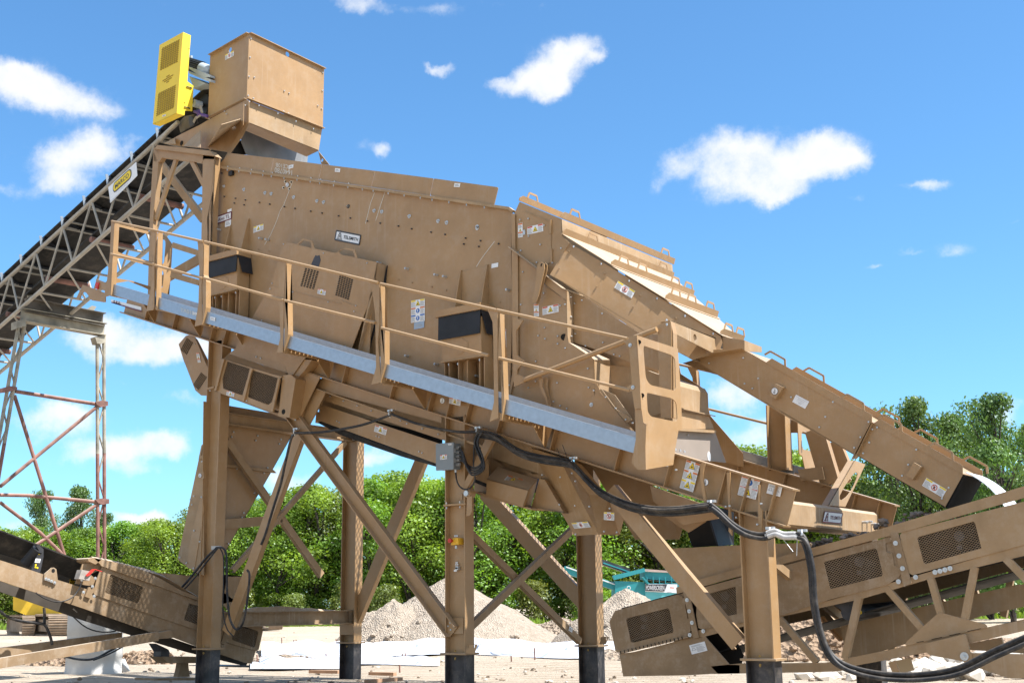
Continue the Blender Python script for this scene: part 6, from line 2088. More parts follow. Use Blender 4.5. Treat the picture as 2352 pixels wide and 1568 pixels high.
b = MB(); b.prism(VV('Y7 375,605 410,600 455,640 455,720 420,885 340,870 330,850 385,720 405,650', LP(+.08)), AW*.03, STEEL)
ib = b.build('roller_bracket', lc)
sticker('white_tag', 'Y7 372,738 425,742 360,780', LP(+.078), ib, 'plain')
b = MB()
for x, y in ((410, 690), (375, 805), (372, 828), (392, 835)):
    p = V('Y7', x, y, LP(+.075)); b.cyl(p, p+Vector(AW*.004), .015, SYEL, 8)
b.build('bracket_holes', ib)
b = MB(); q = VV('Y7 735,950 790,955 770,1010 725,1005', LP(+.6)); mesh_quad(b, q, 5, 6, .006, YEL2); b.build('yellow_mesh', lc)
# switch box with red handle
sb_ = thing('switch_box', 'small muddy pull switch box with a red flag handle on the left conveyor', 'switch', tuple(V('Y7', 890, 900, LP(-.1))))
b = MB(); q = VV('Y7 855,855 960,875 935,970 825,950', LP(-.14)); b.prism(q, AW*.12, mat('dusty_grey_box', (.35, .31, .27), .7, var=.2, scale=9)); b.build('box', sb_)
b = MB(); b.prism(VV('Y7 900,915 965,850 995,848 985,865 935,915 910,925', LP(-.17)), AW*.02, REDP)
q = VV('Y7 985,850 1065,875', LP(-.16)); b.tube(q, .008, REDP, 6); b.build('red_flag', sb_)
b = MB(); b.cyl(V('Y7', 857, 975, LP(-.1)), V('Y7', 855, 955, LP(-.1)), .02, ZINC, 8); b.build('gland', sb_)
# far side, underside and support arms
b = MB(); b.prism([p+AW*1.3 for p in VV('Y7 -300,650 0,755 920,1062 2075,1182 W1 0,300 Y7 1500,1130 985,1000 0,830 -300,730', LP(0))], AW*.02, TANM); b.build('far_side', lc)
q = [V('Y7', 0, 985, LP(+.05)), V('W1', 1340, 1240, LP(+.05))]
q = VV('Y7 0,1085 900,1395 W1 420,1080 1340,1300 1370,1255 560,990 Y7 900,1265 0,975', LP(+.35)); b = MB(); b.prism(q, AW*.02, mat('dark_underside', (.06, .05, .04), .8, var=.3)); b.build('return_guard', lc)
b = MB(); q = VV('W1 930,1300 1365,1285 1415,1290 1400,1320 930,1310', LP(+.2)); b.prism(q, AW*.8, STEEL); b.build('tail_tube', lc)
for a_, e_, o in ((('g', -60, 1440), ('g', 1080, 1245), 0), (('g', -60, 1365), ('g', 830, 1250), .9)):
    pa, pb = V(*a_, LP(-.15+o)), V(*e_, LP(-.15+o))
    barpart('tow_arm', pa, pb, .09, .14, upv, lc, TANM)
lplate('arm_bracket', 'g 1060,1225 1180,1205 1200,1255 1090,1265', -.12, .1, lc, TANM)
# jack stand
b = MB()
b.prism(VV('g 1108,1385 1350,1385 1350,1430 1160,1430', LP(+.4)), AW*.3, TANM)
b.prism(VV('g 1075,1295 1160,1335 1170,1355 1165,1390 1110,1390 1110,1350', LP(+.45)), AW*.2, STEEL)
b.prism(VV('g 1245,1430 1298,1430 1300,1465 1308,1525 1226,1525 1240,1465', LP(+.5)), AW*.12, TANM)
b.prism(VV('g 1060,1535 1400,1530 1400,1548 1060,1550', LP(+.3)), AW*.5, TANM)
b.build('jack_stand', lc)
b = MB(); b.prism(VV('g 570,1065 600,1070 590,1095 565,1085', LP(+.5)), AW*.01, YEL); b.build('yellow_tag', lc)
# lap of dust that has built up along the conveyor lip
b = MB()
rr = random.Random(11)
cr = VV('Y7 1000,728 1100,742 1250,775 1400,815 1550,850 1650,880 1750,925 1850,985 1950,1050 2075,1120', LP(+.0))
for u_, v_ in zip(cr, cr[1:]):
    b.hexa([u_-AW*.05-upv*.05, v_-AW*.05-upv*.05, v_+AW*.12+upv*.02, u_+AW*.12+upv*.02], [u_+AW*.5-upv*.25, v_+AW*.5-upv*.25, v_+AW*.3-upv*.05, u_+AW*.3-upv*.05], TANM)
tag(b.build('dust_heap'), 'long heap of grey brown fines spilt along the top edge of the left conveyor', 'dust')

# ================================================================ electrics and cables
jb = thing('junction_box', 'grey steel junction box with warning sticker and cable glands on the middle front column', 'junction box', tuple(V('Y1', 1645, 1250, PT(-.25))))
JP = PT(-.25)
b = MB(); q = VV('Y1 1550,978 1735,962 1735,1245 1552,1258', JP); b.prism(round_poly(q, .012, 2), (0, .02, 0), GREYP); door = b.build('door', jb)
b = MB(); q = VV('Y1 1560,985 1732,968 1732,1240 1560,1250', JP.off(.02)); b.prism(q, (0, .16, 0), GREYP); b.build('box', jb)
sticker('warning_sticker', 'Y1 1598,1097 1670,1088 1598,1145', JP, door, 'tri', SRED)
sticker('white_tag', 'Y1 1683,976 1716,973 1683,993', JP, door, 'plain')
b = MB()
for y in (1045, 1152):
    p = V('Y1', 1745, y, JP.off(.03)); b.bar(p-upv*.03, p+upv*.03, .02, .03, (0, 1, 0), ZINC)
b.build('latch', jb)
b = MB()
gl = [V('Y1', 1770, y, JP.off(.10)) for y in (1020, 1068, 1110, 1150, 1195)]
for p in gl: b.cyl(p-Vector((.05, 0, 0)), p+Vector((.06, 0, 0)), .022, ZINC, 8)
p = V('Y1', 1758, 1255, JP.off(.1)); b.cyl(p-upv*.03, p+upv*.03, .018, ZINC, 8)
b.build('cable_gland', jb)
es = thing('stop_button', 'yellow emergency stop box with a red mushroom button on the middle front column', 'switch', tuple(V('h', 780, 600, PT(-.1))))
b = MB(); q = VV('h 757,572 802,568 806,612 755,618', PT(-.14)); b.prism(q, (0, .12, 0), mat('stop_box_yellow', (.75, .42, .03), .5, var=.05)); b.build('box', es)
b = MB(); p = V('h', 762, 588, PT(-.14)); b.tube([p, p+Vector((0, -.03, 0)), p+Vector((0, -.035, 0)), p+Vector((0, -.06, 0))], [.018, .018, .034, .03], REDP, 14); b.build('button', es)
b = MB(); p = V('h', 790, 622, PT(-.1)); b.tube([p, p-upv*.04], .018, ZINC, 8); b.build('gland', es)
sticker('white_tag', 'h 778,550 802,550 778,561', PT(-.012), frame, 'plain')
sw = thing('push_button', 'tiny grey push button plate with three white tags low on the middle front column', 'switch', tuple(V('h', 790, 780, PT(-.05))))
b = MB(); b.prism(VV('h 783,764 802,763 803,788 784,790', PT(-.06)), (0, .05, 0), ZINC); b.build('plate', sw)
b = MB(); p = V('h', 793, 776, PT(-.06)); b.cyl(p, p+Vector((0, -.02, 0)), .012, FIN, 10); b.build('knob', sw)
sticker('white_tag', 'h 776,788 795,787 776,800', PT(-.05), sw, 'blank'); sticker('white_tag', 'h 785,748 805,747 785,757', PT(-.03), sw, 'plain'); sticker('white_tag', 'h 787,735 801,734 787,746', PT(-.03), sw, 'plain')
sticker('lifting_point_mark', 'Y1 1600,497 1643,497 1600,560', PT(-.106), frame, 'hook')
sticker('warning_sticker', 'Y1 1697,492 1814,520 1690,555', PT(-.106), frame, 'tri')
sticker('instruction_sticker', 'Z5 348,205 475,245 280,470', PT(-.03), frame, 'big', [(SORA, 'tri'), (SORA, 'tri'), (SYEL, 'tri')])
o_, g_ = sticker('instruction_sticker', 'Z5 868,357 1040,402 825,535', PT(-.03), frame, 'big', [(SORA, 'blue'), (SRED, 'tri')])
tl, X, Y, w, h, nn = g_
b = MB()
b.text('DANGER', tl+nn*.02+X*(.18*w)+Y*(.545*h), X, -Y, .05*h, WHITE, .002, bold=.01, width=.24*w)
b.text('PELIGRO', tl+nn*.02+X*(.82*w)+Y*(.545*h), X, -Y, .05*h, WHITE, .002, bold=.01, width=.24*w)
b.build('lettering', o_)
sticker('data_plate', 'Z5 1120,428 1248,462 1097,520', PT(-.03), frame, 'data')
sticker('lifting_point_mark', 'Z5 508,385 540,385 508,452', PT(-.09), frame, 'hook')
sticker('white_tag', 'Z5 140,215 182,222 130,265', PT(-.1), frame, 'blank')
# beam clamps of the right column
for sp_ in ('Z5 720,325 752,322 750,640 770,920 740,880 735,640', 'Z5 1015,445 1032,440 1035,650 1055,680 1050,870 1020,870', 'Z5 470,250 500,228 520,235 505,290 500,400 530,600 505,600 475,400'):
    plate('clamp_plate', sp_, PT(-.13), .03, frame)
bolts('Z5 718,648 755,642 1050,620 815,750 250,302 125,235 1015,815', PT(-.14), frame, .02, .03)
bolts('Z5 240,120 285,130 325,140', PT(-.1), frame, .022, .025, dirv=(0, 0, 1))

def cable(name, label, pts, r, mt=None, parent=None, n=8, seg=7, group=None):
    b = MB(); b.tube(smooth_path(pts, seg), r, mt or CABLE, n)
    o = b.build(name, parent)
    if label: tag(o, label, 'cable', group)
    return o
C1 = PT(-.22)
# main bundle along the beam: four cables laid side by side
main = 'P 677,994 P 740,992 P 830,976 P 896,953 P 905,953 P 960,973 P 1040,990 P 1097,992'
b_ = VV(main, C1)
cable('power_cable', 'black power cable drooping in two shallow swags under the beam, left of the middle column', b_, .020)
bun = 'P 1100,993 1140,1003 1190,1036 1240,1051 1300,1060 1318,1069 1345,1098 1380,1130 1440,1158 1500,1170 1560,1170 1632,1161'
for k, (dx, dz, dy) in enumerate(((0, .028, 0), (-.01, -.02, .0), (.012, -.055, .02), (0, .0, -.045))):
    pts = [p+Vector((dx, dy, dz)) for p in VV(bun, PT(-.24))]
    cable('power_cable', ('thick black cable, topmost of the bundle sagging along the beam to the right column', 'thick black cable, second from the top of the bundle sagging along the beam', 'lowest black cable of the bundle sagging along the beam', 'nearest black cable of the bundle sagging along the beam')[k], pts, .021, group='cable bundle along the beam')
bun2 = 'P 1632,1161 1650,1175 1680,1203 1710,1222 1740,1230 1762,1229'
bun3 = 'P 1762,1227 1780,1222 1800,1229 1825,1229 1843,1233'
bun4 = 'P 1843,1233 1856,1260 1865,1310 1868,1360 1875,1410 1885,1450 1900,1490 1925,1520 1970,1540 2040,1552 2120,1552 2200,1538 2280,1500 2360,1465'
for k, (dx, dz, dy) in enumerate(((0, .022, 0), (-.03, -.02, .02), (.03, -.03, -.03))):
    o = Vector((dx, dy, dz))
    a1_ = [p+o for p in VV(bun2, PT(-.30))]
    a2_ = [p+o*.8 for p in VV(bun3, PT(-.33))]
    a3_ = [p+o*1.1 for p in VV(bun4, PT(-.36))]
    c_ = cable('power_cable', ('upper', 'left', 'right')[k]+' black cable of the triple bundle looping down past the right conveyor', a1_+a2_[1:-1]+a3_, .025, group='cables looping past the right conveyor')
    cable('white_wrap', None, [p+Vector((0, -.004, 0)) for p in a2_], .028, CABLEW, c_)
for k, (sx, r) in enumerate(((0, .016), (14, .016), (-10, .015), (24, .014))):
    # loops hanging from the junction box glands
    st = gl[k]+Vector((.05, 0, 0))
    mid = 'Y4 %d,%d %d,%d %d,%d %d,%d' % (400+k*4, 430+k*30, 440+k*10, 540+k*30, 520, 575+k*25, 590+k*8, 530+k*20)
    pts = [st]+VV(mid, PT(-.26-.02*k))+VV('Y4 %d,%d %d,%d %d,%d %d,%d' % (580+sx, 430+k*12, 530+sx, 330, 545+sx, 250, 575+sx, 205), PT(-.26-.02*k))
    cable('power_cable', ('black cable from the top gland of the junction box', 'black cable from the second gland of the junction box', 'black cable from the third gland of the junction box', 'black cable from the fourth gland of the junction box, lowest loop')[k], pts, r, group='cable loops by the junction box')
p = V('Y1', 1758, 1265, PT(-.15))
cable('thin_cable', 'thin black cable dangling in a loop below the junction box', [p]+VV('Y1 1765,1340 1790,1410 1840,1450 1900,1445 1945,1390 1960,1320 1945,1200 1950,1000', PT(-.17)), .011)
cable('power_cable', 'black cables running down the slanted strut between the left and rear columns', VV('P 677,995 668,1010 656,1060 645,1110 628,1165 610,1225 600,1250', PT(-.12)), .02)
cable('power_cable', 'dusty black cable slanting from a clamp on the left column down to the concrete pillar', VV('P 497,1258 470,1285 430,1335 380,1385 330,1430 290,1470 250,1495 215,1512 180,1513 143,1505', PT(-.2)), .020)
cable('power_cable', 'second dusty black cable slanting left beside the first from the column clamp', VV('P 500,1258 475,1290 437,1338 385,1390 335,1437 295,1475 252,1500 215,1515', PT(-.24)), .014)
cable('power_cable', 'thick black cable looping down the right side of the left column', VV('P 497,1257 512,1258 520,1275 521,1330 523,1380 528,1420 540,1443 552,1440 562,1415 570,1360 573,1320 568,1308', PT(-.18)), .018)
cable('thin_cable', 'thin black cable hanging down the right side of the left column', VV('P 505,1257 513,1280 513,1350 512,1400 520,1440 535,1460', PT(-.16)), .010)
cable('thin_cable', 'thin grey cable drooping from the switch box of the left conveyor', VV('Y7 850,985 830,1050 760,1140 660,1185 580,1190 480,1160 400,1115 375,1095', LP(-.12)), .010)
cable('thin_cable', 'thin black cable sagging under the left conveyor in front of the pillar', VV('Y7 770,1350 860,1430 950,1480 1060,1505 1150,1505 1210,1495', LP(.3)), .010)
cable('power_cable', 'black cable curving in from the left edge below the left conveyor', VV('Y7 -60,1230 40,1320 150,1375 280,1400 400,1415 465,1430 500,1490 530,1570 545,1640', LP(.5)), .022)
cable('power_cable', 'black cable hanging straight down below the left conveyor', VV('Y7 460,1250 466,1330 465,1420', LP(.52)), .022)
for x, y, t_ in ((896, 950, -.2), (1097, 990, -.2), (1315, 1060, -.2), (1633, 1160, -.24), (678, 992, -.18), (1768, 1222, -.3), (1842, 1228, -.33)):
    c_ = V('P', x, y, PT(t_))
    b = MB(); b.tube([c_+Vector((0, 0, .05)), c_+Vector((.02, -.05, .0)), c_+Vector((0, 0, -.05))], .014, ZINC, 6); b.bar(c_+Vector((-.05, .02, .05)), c_+Vector((.05, .02, .05)), .05, .03, upv, ZINC)
    b.build('cable_clamp', frame)
b = MB(); q = VV('X3 378,1262 470,1258 470,1290 380,1300', PT(-.13)); b.prism(q, (0, .03, 0), CONC); b.build('cable_clamp', frame)
b = MB()
for s_ in ('Z5 1230,925 1345,1070', 'Z5 1385,960 1380,1110', 'Y4 1380,372 1418,465', 'Y4 1437,335 1490,480', 'Z5 1180,900 1225,930'):
    q = VV(s_, PT(-.3)); b.tube(q, .004, ZINC if 'Z5' in s_ else BLK, 5)
b.build('cable_tie', frame)
# ================================================================ ground
def noise2(x, y, s=0):
    from mathutils import noise
    return noise.noise(Vector((x, y, s*7.31)))
def ground_mat():
    m, t, b = new_mat('sandy_ground')
    L = t.links.new
    g = t.nodes.new('ShaderNodeNewGeometry')
    def noise(sc, det, ro=.6):
        n = t.nodes.new('ShaderNodeTexNoise'); n.inputs['Scale'].default_value = sc; n.inputs['Detail'].default_value = det; n.inputs['Roughness'].default_value = ro
        L(g.outputs['Position'], n.inputs['Vector']); return n
    n1 = noise(.25, 8); n2 = noise(2.2, 8, .7); n3 = noise(14, 6, .7)
    r1 = t.nodes.new('ShaderNodeValToRGB')
    e = r1.color_ramp.elements
    e[0].position = .32; e[0].color = (.34, .26, .18, 1)
    e[1].position = .66; e[1].color = (.57, .48, .37, 1)
    x = e.new(.48); x.color = (.50, .41, .31, 1)
    ad = t.nodes.new('ShaderNodeMath'); ad.operation = 'MULTIPLY_ADD'; ad.inputs[1].default_value = .45
    L(n2.outputs['Fac'], ad.inputs[0])
    ml = t.nodes.new('ShaderNodeMath'); ml.operation = 'MULTIPLY'; ml.inputs[1].default_value = .55
    L(n1.outputs['Fac'], ml.inputs[0]); L(ml.outputs[0], ad.inputs[2])
    L(ad.outputs[0], r1.inputs[0])
    wv = t.nodes.new('ShaderNodeTexWave'); wv.inputs['Scale'].default_value = .55; wv.inputs['Distortion'].default_value = 6.; wv.inputs['Detail'].default_value = 3; wv.inputs['Detail Scale'].default_value = .35
    mpw = t.nodes.new('ShaderNodeMapping'); mpw.inputs['Rotation'].default_value = (0, 0, .9)
    L(g.outputs['Position'], mpw.inputs['Vector']); L(mpw.outputs[0], wv.inputs['Vector'])
    rw = t.nodes.new('ShaderNodeMapRange'); L(wv.outputs['Fac'], rw.inputs['Value']); rw.inputs['From Min'].default_value = .62; rw.inputs['From Max'].default_value = .95; rw.inputs['To Max'].default_value = .45
    mw = t.nodes.new('ShaderNodeMixRGB'); L(rw.outputs[0], mw.inputs['Fac']); L(r1.outputs[0], mw.inputs['Color1']); mw.inputs['Color2'].default_value = (.30, .225, .155, 1)
    L(mw.outputs[0], b.inputs['Base Color'])
    b.inputs['Roughness'].default_value = .95
    b.inputs['Specular IOR Level'].default_value = .15
    bp = t.nodes.new('ShaderNodeBump'); bp.inputs['Strength'].default_value = .8; bp.inputs['Distance'].default_value = .12
    sm_ = t.nodes.new('ShaderNodeMath'); sm_.operation = 'ADD'
    sw = t.nodes.new('ShaderNodeMath'); sw.operation = 'SUBTRACT'; L(n2.outputs['Fac'], sw.inputs[0]); L(rw.outputs[0], sw.inputs[1])
    L(sw.outputs[0], sm_.inputs[0]); L(n3.outputs['Fac'], sm_.inputs[1])
    L(sm_.outputs[0], bp.inputs['Height']); L(bp.outputs[0], b.inputs['Normal'])
    return m
GM = ground_mat()
b = MB()
# finer grid where it is seen close to, coarse out to the horizon
import bisect
def axis(lo, hi, c0, c1, fine, coarse):
    a = []; x = lo
    while x < hi:
        a.append(x); x += fine if c0 <= x < c1 else coarse
    return a+[hi]
xs_, ys_ = axis(-700, 700, -60, 30, .8, 35), axis(-120, 900, -16, 75, .8, 35)
vs = []
for y in ys_:
    for x in xs_:
        flat = -3 < x < 16 and -16 < y < 8
        z = GZ+(0 if flat else .10*noise2(x*.16, y*.16)+.05*noise2(x*.7, y*.7, 2)-.02)
        vs.append((x, y, z))
nx_ = len(xs_)
b.add(vs, [(j*nx_+i, j*nx_+i+1, (j+1)*nx_+i+1, (j+1)*nx_+i) for j in range(len(ys_)-1) for i in range(nx_-1)], GM, True)
tag(b.build('ground'), kind='structure')

HZ = Vector((FW.x, FW.y, 0)).normalized()
def at(x, y, dist):
    """point seen at (x, y) whose depth along the view is dist"""
    return CPOS+ray(x, y)*(dist/1.0/ray(x, y).dot(FW))
def foot(x, dist):
    p = at(x, 1390, dist); return Vector((p.x, p.y, GZ))

def earth_mat(name, c0, c1, sc, bump=1.):
    m, t, b_ = new_mat(name)
    L = t.links.new
    g = t.nodes.new('ShaderNodeNewGeometry')
    n = t.nodes.new('ShaderNodeTexNoise'); n.inputs['Scale'].default_value = sc; n.inputs['Detail'].default_value = 9; n.inputs['Roughness'].default_value = .72
    L(g.outputs['Position'], n.inputs['Vector'])
    r = t.nodes.new('ShaderNodeValToRGB')
    r.color_ramp.elements[0].position = .33; r.color_ramp.elements[0].color = c0+(1,)
    r.color_ramp.elements[1].position = .64; r.color_ramp.elements[1].color = c1+(1,)
    L(n.outputs['Fac'], r.inputs[0]); L(r.outputs[0], b_.inputs['Base Color'])
    v = t.nodes.new('ShaderNodeTexVoronoi'); v.inputs['Scale'].default_value = sc*4
    L(g.outputs['Position'], v.inputs['Vector'])
    bp = t.nodes.new('ShaderNodeBump'); bp.inputs['Strength'].default_value = bump; bp.inputs['Distance'].default_value = .15
    ad = t.nodes.new('ShaderNodeMath'); ad.operation = 'ADD'
    L(v.outputs['Distance'], ad.inputs[0]); L(n.outputs['Fac'], ad.inputs[1]); L(ad.outputs[0], bp.inputs['Height'])
    L(bp.outputs[0], b_.inputs['Normal'])
    b_.inputs['Roughness'].default_value = .95; b_.inputs['Specular IOR Level'].default_value = .1
    return m
GRAV = earth_mat('gravel_pile', (.33, .265, .20), (.49, .41, .325), 5., .7)
CLOD = earth_mat('brown_clods', (.21, .13, .08), (.44, .32, .22), 2.2)
DIRT = earth_mat('loose_dirt', (.27, .20, .14), (.47, .38, .29), 2.5)
def mound(name, label, c, rx, ry, h, mt, seed, rough=.12, ang=0., n=96, rings=34, peak=1.15, lumps=0):
    """heap of earth: a cone with slumped foot, gullies and lumps"""
    b = MB(); vs = [(c.x, c.y, c.z+h)]
    ca, sa = cos(ang), sin(ang)
    for j in range(1, rings+1):
        t = j/rings
        for i in range(n):
            a = 2*pi*i/n
            w = 1+.16*noise2(cos(a)*1.4+seed, sin(a)*1.4, seed)
            x, y = cos(a)*rx*t*w, sin(a)*ry*t*w
            k = max(0., 1-t)**peak*(.92)+.08*(1-t)
            z = h*k+rough*h*(1-t*.7)*noise2(x*1.1+seed*3, y*1.1, seed)*min(1, t*3)+.5*rough*h*noise2(x*3.1, y*3.1, seed+5)*min(1, t*4)*(1-t*.5)+.3*rough*h*noise2(x*8, y*8, seed+8)*(1-t*.4)
            z = z-.06*t**6
            vs.append((c.x+x*ca-y*sa, c.y+x*sa+y*ca, c.z+z))
    fs = [(0, 1+i, 1+(i+1) % n) for i in range(n)]
    for j in range(rings-1):
        for i in range(n):
            i2 = (i+1) % n
            fs.append((1+j*n+i, 1+(j+1)*n+i, 1+(j+1)*n+i2, 1+j*n+i2))
    b.add(vs, fs, mt, rough < .2)
    rr = random.Random(seed)
    for k in range(lumps):
        a = rr.uniform(0, 6.28); t = rr.uniform(.25, 1.1)**.8
        x, y = cos(a)*rx*t, sin(a)*ry*t
        z = h*max(0, 1-t)**peak*.92
        add_rock(b, (c.x+x*ca-y*sa, c.y+x*sa+y*ca, c.z+z+.02), rr.uniform(.04, .14)*(h/2)**.5 if mt is not CLOD else rr.uniform(.06, .2)*(h/2)**.5, rr, mt)
    o = b.build(name)
    return tag(o, label, 'dirt pile')
def topz(x, y, d): return at(x, y, d).z-GZ
c = foot(1035, 44)
mound('gravel_pile', 'tall pale gravel cone standing behind the middle column', c, 4.3, 3.8, topz(1035, 1320, 44), GRAV, 2, .07, peak=1.0, lumps=70)
c = foot(905, 43); mound('gravel_pile', 'lumpy grey gravel heap leaning on the left flank of the tall cone', c, 2.1, 2.0, topz(905, 1374, 43), GRAV, 4, .18, peak=.8, lumps=60)
c = foot(1440, 40); mound('gravel_pile', 'round brown gravel heap in front of the teal machine', c, 2.5, 2.4, topz(1440, 1350, 40), GRAV, 6, .12, peak=.75, lumps=60)
c = foot(1290, 46); mound('gravel_pile', 'low ragged dirt heap between the tall gravel cone and the teal machine', c, 2.4, 1.6, topz(1290, 1418, 46), DIRT, 8, .3, peak=.8, lumps=80)
c = foot(1840, 30); mound('clod_pile', 'rough heap of brown earth clods seen through the right conveyor truss', c, 3.6, 2.0, topz(1840, 1405, 30), CLOD, 9, .3, peak=.6, lumps=340)
c = foot(2240, 34); mound('clod_pile', 'brown earth bank beside the right conveyor at the far right', c, 3.2, 2.2, topz(2240, 1462, 34), CLOD, 12, .3, peak=.6, lumps=150)
c = foot(1395, 30.5); mound('dirt_mound', 'small sandy mound at the right end of the white sheeting', c, 1.1, .9, topz(1395, 1488, 30.5), DIRT, 13, .2, lumps=60)
c = foot(655, 31); mound('dirt_mound', 'low dirt mound right of the left column, in front of the white sheeting', c, 1.3, .7, topz(645, 1500, 31), DIRT, 14, .25, lumps=90)
c = foot(100, 31); mound('clod_pile', 'flat spread of brown clods in front of the concrete pillar at the left', c, 2.6, .8, topz(100, 1500, 31), CLOD, 15, .5, peak=.4, lumps=260)
c = foot(345, 31.5); mound('clod_pile', 'small scatter of brown clods right of the concrete pillar', c, 1.2, .6, topz(345, 1492, 31.5), CLOD, 16, .5, peak=.5, lumps=110)
# pebbles and crumbs strewn over the yard
rr = random.Random(21)
b = MB()
for k in range(600):
    x, y = rr.uniform(-40, 2400), 1432+rr.random()**.8*150
    p = V('P', x, y, PZ(GZ))
    if (p-CPOS).length > 75: continue
    add_rock(b, (p.x, p.y, GZ+.01), rr.uniform(.015, .06), rr, DIRT if k % 3 else STONEL)
tag(b.build('pebbles'), 'scattered pebbles and crumbs of earth over the sandy yard', 'pebbles', kind='stuff')
# pale broken rocks at the lower right, one object each
meshes = []
for k in range(7):
    b = MB(); add_rock(b, (0, 0, 0), 1., rr, STONEL, .85); o = b.build('broken_rock'); meshes.append(o.data); bpy.data.objects.remove(o)
n_ = 0
for k in range(150):
    x = rr.uniform(1830, 2380); y = 1512+rr.random()*52-(x-1830)*.012
    if x < 2050 and y < 1535: continue
    p = V('P', x, y, PZ(GZ))
    s_ = rr.uniform(.07, .22)*(1.25 if x > 2080 else .8)
    o = bpy.data.objects.new('broken_rock', meshes[k % 7]); COL.objects.link(o)
    o.location = (p.x, p.y, GZ+s_*.35); o.scale = (s_, s_, s_*.8); o.rotation_euler = (rr.uniform(-.4, .4), rr.uniform(-.4, .4), rr.uniform(0, 6.3))
    tag(o, 'pale broken rock in the rubble below the right conveyor', 'rock', 'broken rocks at the lower right')
b = MB(); add_rock(b, V('h', 530, 1248, PZ(GZ))+Vector((0, 0, .25)), .55, rr, WOOD if False else mat('tan_boulder', (.42, .29, .19), .9, var=.15, scale=4, bump=.4, bscale=8)); tag(b.build('boulder'), 'single tan boulder at the foot of the tall gravel cone', 'rock')

# white plastic sheeting over the trench
def sheet_mat():
    m, t, b_ = new_mat('white_plastic_sheet')
    b_.inputs['Base Color'].default_value = (.60, .60, .62, 1); b_.inputs['Roughness'].default_value = .4
    b_.inputs['Specular IOR Level'].default_value = .5
    g = t.nodes.new('ShaderNodeNewGeometry')
    n = t.nodes.new('ShaderNodeTexNoise'); n.inputs['Scale'].default_value = 1.1; n.inputs['Detail'].default_value = 3; n.inputs['Distortion'].default_value = 1.2
    t.links.new(g.outputs['Position'], n.inputs['Vector'])
    bp = t.nodes.new('ShaderNodeBump'); bp.inputs['Strength'].default_value = .8; bp.inputs['Distance'].default_value = .4
    t.links.new(n.outputs['Fac'], bp.inputs['Height']); t.links.new(bp.outputs[0], b_.inputs['Normal'])
    return m
SHT = sheet_mat()
def sheet(label, x0, x1, ytop, ybot, hgt, seed, nx=90, ny=14):
    b = MB(); vs = []
    for j in range(ny+1):
        for i in range(nx+1):
            u, v = i/nx, j/ny
            x = x0+(x1-x0)*u
            y0 = ytop(u); y1 = ybot(u)
            p = V('P', x, y0+(y1-y0)*v, PZ(GZ))
            prof = sin(pi*min(1, v*1.0))**.7
            z = hgt*prof*(.55+.75*abs(noise2(u*7+seed, .3, seed)))+.09*noise2(p.x*1.3, p.y*1.3, seed)*prof
            vs.append((p.x, p.y, GZ+.02+max(0, z)))
    b.add(vs, [(j*(nx+1)+i, j*(nx+1)+i+1, (j+1)*(nx+1)+i+1, (j+1)*(nx+1)+i) for j in range(ny) for i in range(nx)], SHT, True)
    return tag(b.build('plastic_sheet'), label, 'plastic sheet')
sheet('long white plastic sheet draped over a trench in the middle distance', 600, 1425, lambda u: 1487+2*sin(u*11), lambda u: 1508+5*sin(u*9), .40, 1)
sheet('crumpled nearer white plastic sheet between the left and middle columns', 596, 1010, lambda u: 1516+3*sin(u*7), lambda u: 1528+2*sin(u*8), .16, 3, 60, 10)
sheet('low strip of white plastic sheet on the sand right of the left conveyor tail', 575, 800, lambda u: 1522+6*u, lambda u: 1537, .10, 5, 40, 8)
# stakes
st = [('W1', 1525, 1120, 1270), ('W1', 1675, 975, 1085), ('W1', 1910, 855, 965), ('W1', 2100, 890, 975), ('W1', 2137, 885, 970), ('W2', 147, 1035, 1105), ('W2', 258, 1100, 1215), ('W2', 415, 870, 970), ('W2', 1408, 1275, 1400),
      ('W2', 1450, 1100, 1165), ('W2', 1498, 1095, 1155), ('W2', 1643, 920, 985), ('W3', 1355, 1140, 1250), ('W3', 1720, 1015, 1205)]
wh = ['leaning at the left conveyor tail', 'just right of the left conveyor tail', 'tall one in the sand beyond the sheeting', 'left one of a close pair beyond the sheeting', 'right one of a close pair beyond the sheeting', 'left of the rear left stub', 'short and thick, left of the rear left stub', 'beyond the sheeting by the rear left column', 'leaning in the near sand between the stubs',
      'bent, left of two by the crumpled sheet', 'hooked, right of two by the crumpled sheet', 'small, by the boulder at the gravel cone', 'in front of the sheeting right of the middle column', 'tallest one, in front of the sheeting by the rear middle stub']
for (fr_, x, y0, y1), w_ in zip(st, wh):
    p = V(fr_, x, y1, PZ(GZ)); dd = (p-CPOS).dot(FW); o_ = FR[fr_]
    q = at(o_[0]+(x-8)*o_[2], o_[1]+y0*o_[2], dd)
    b = MB(); b.tube([p-Vector((0, 0, .1)), q], .016, RUST, 6); tag(b.build('rebar_stake'), 'thin rusty stake, '+w_, 'stake', 'stakes around the trench')

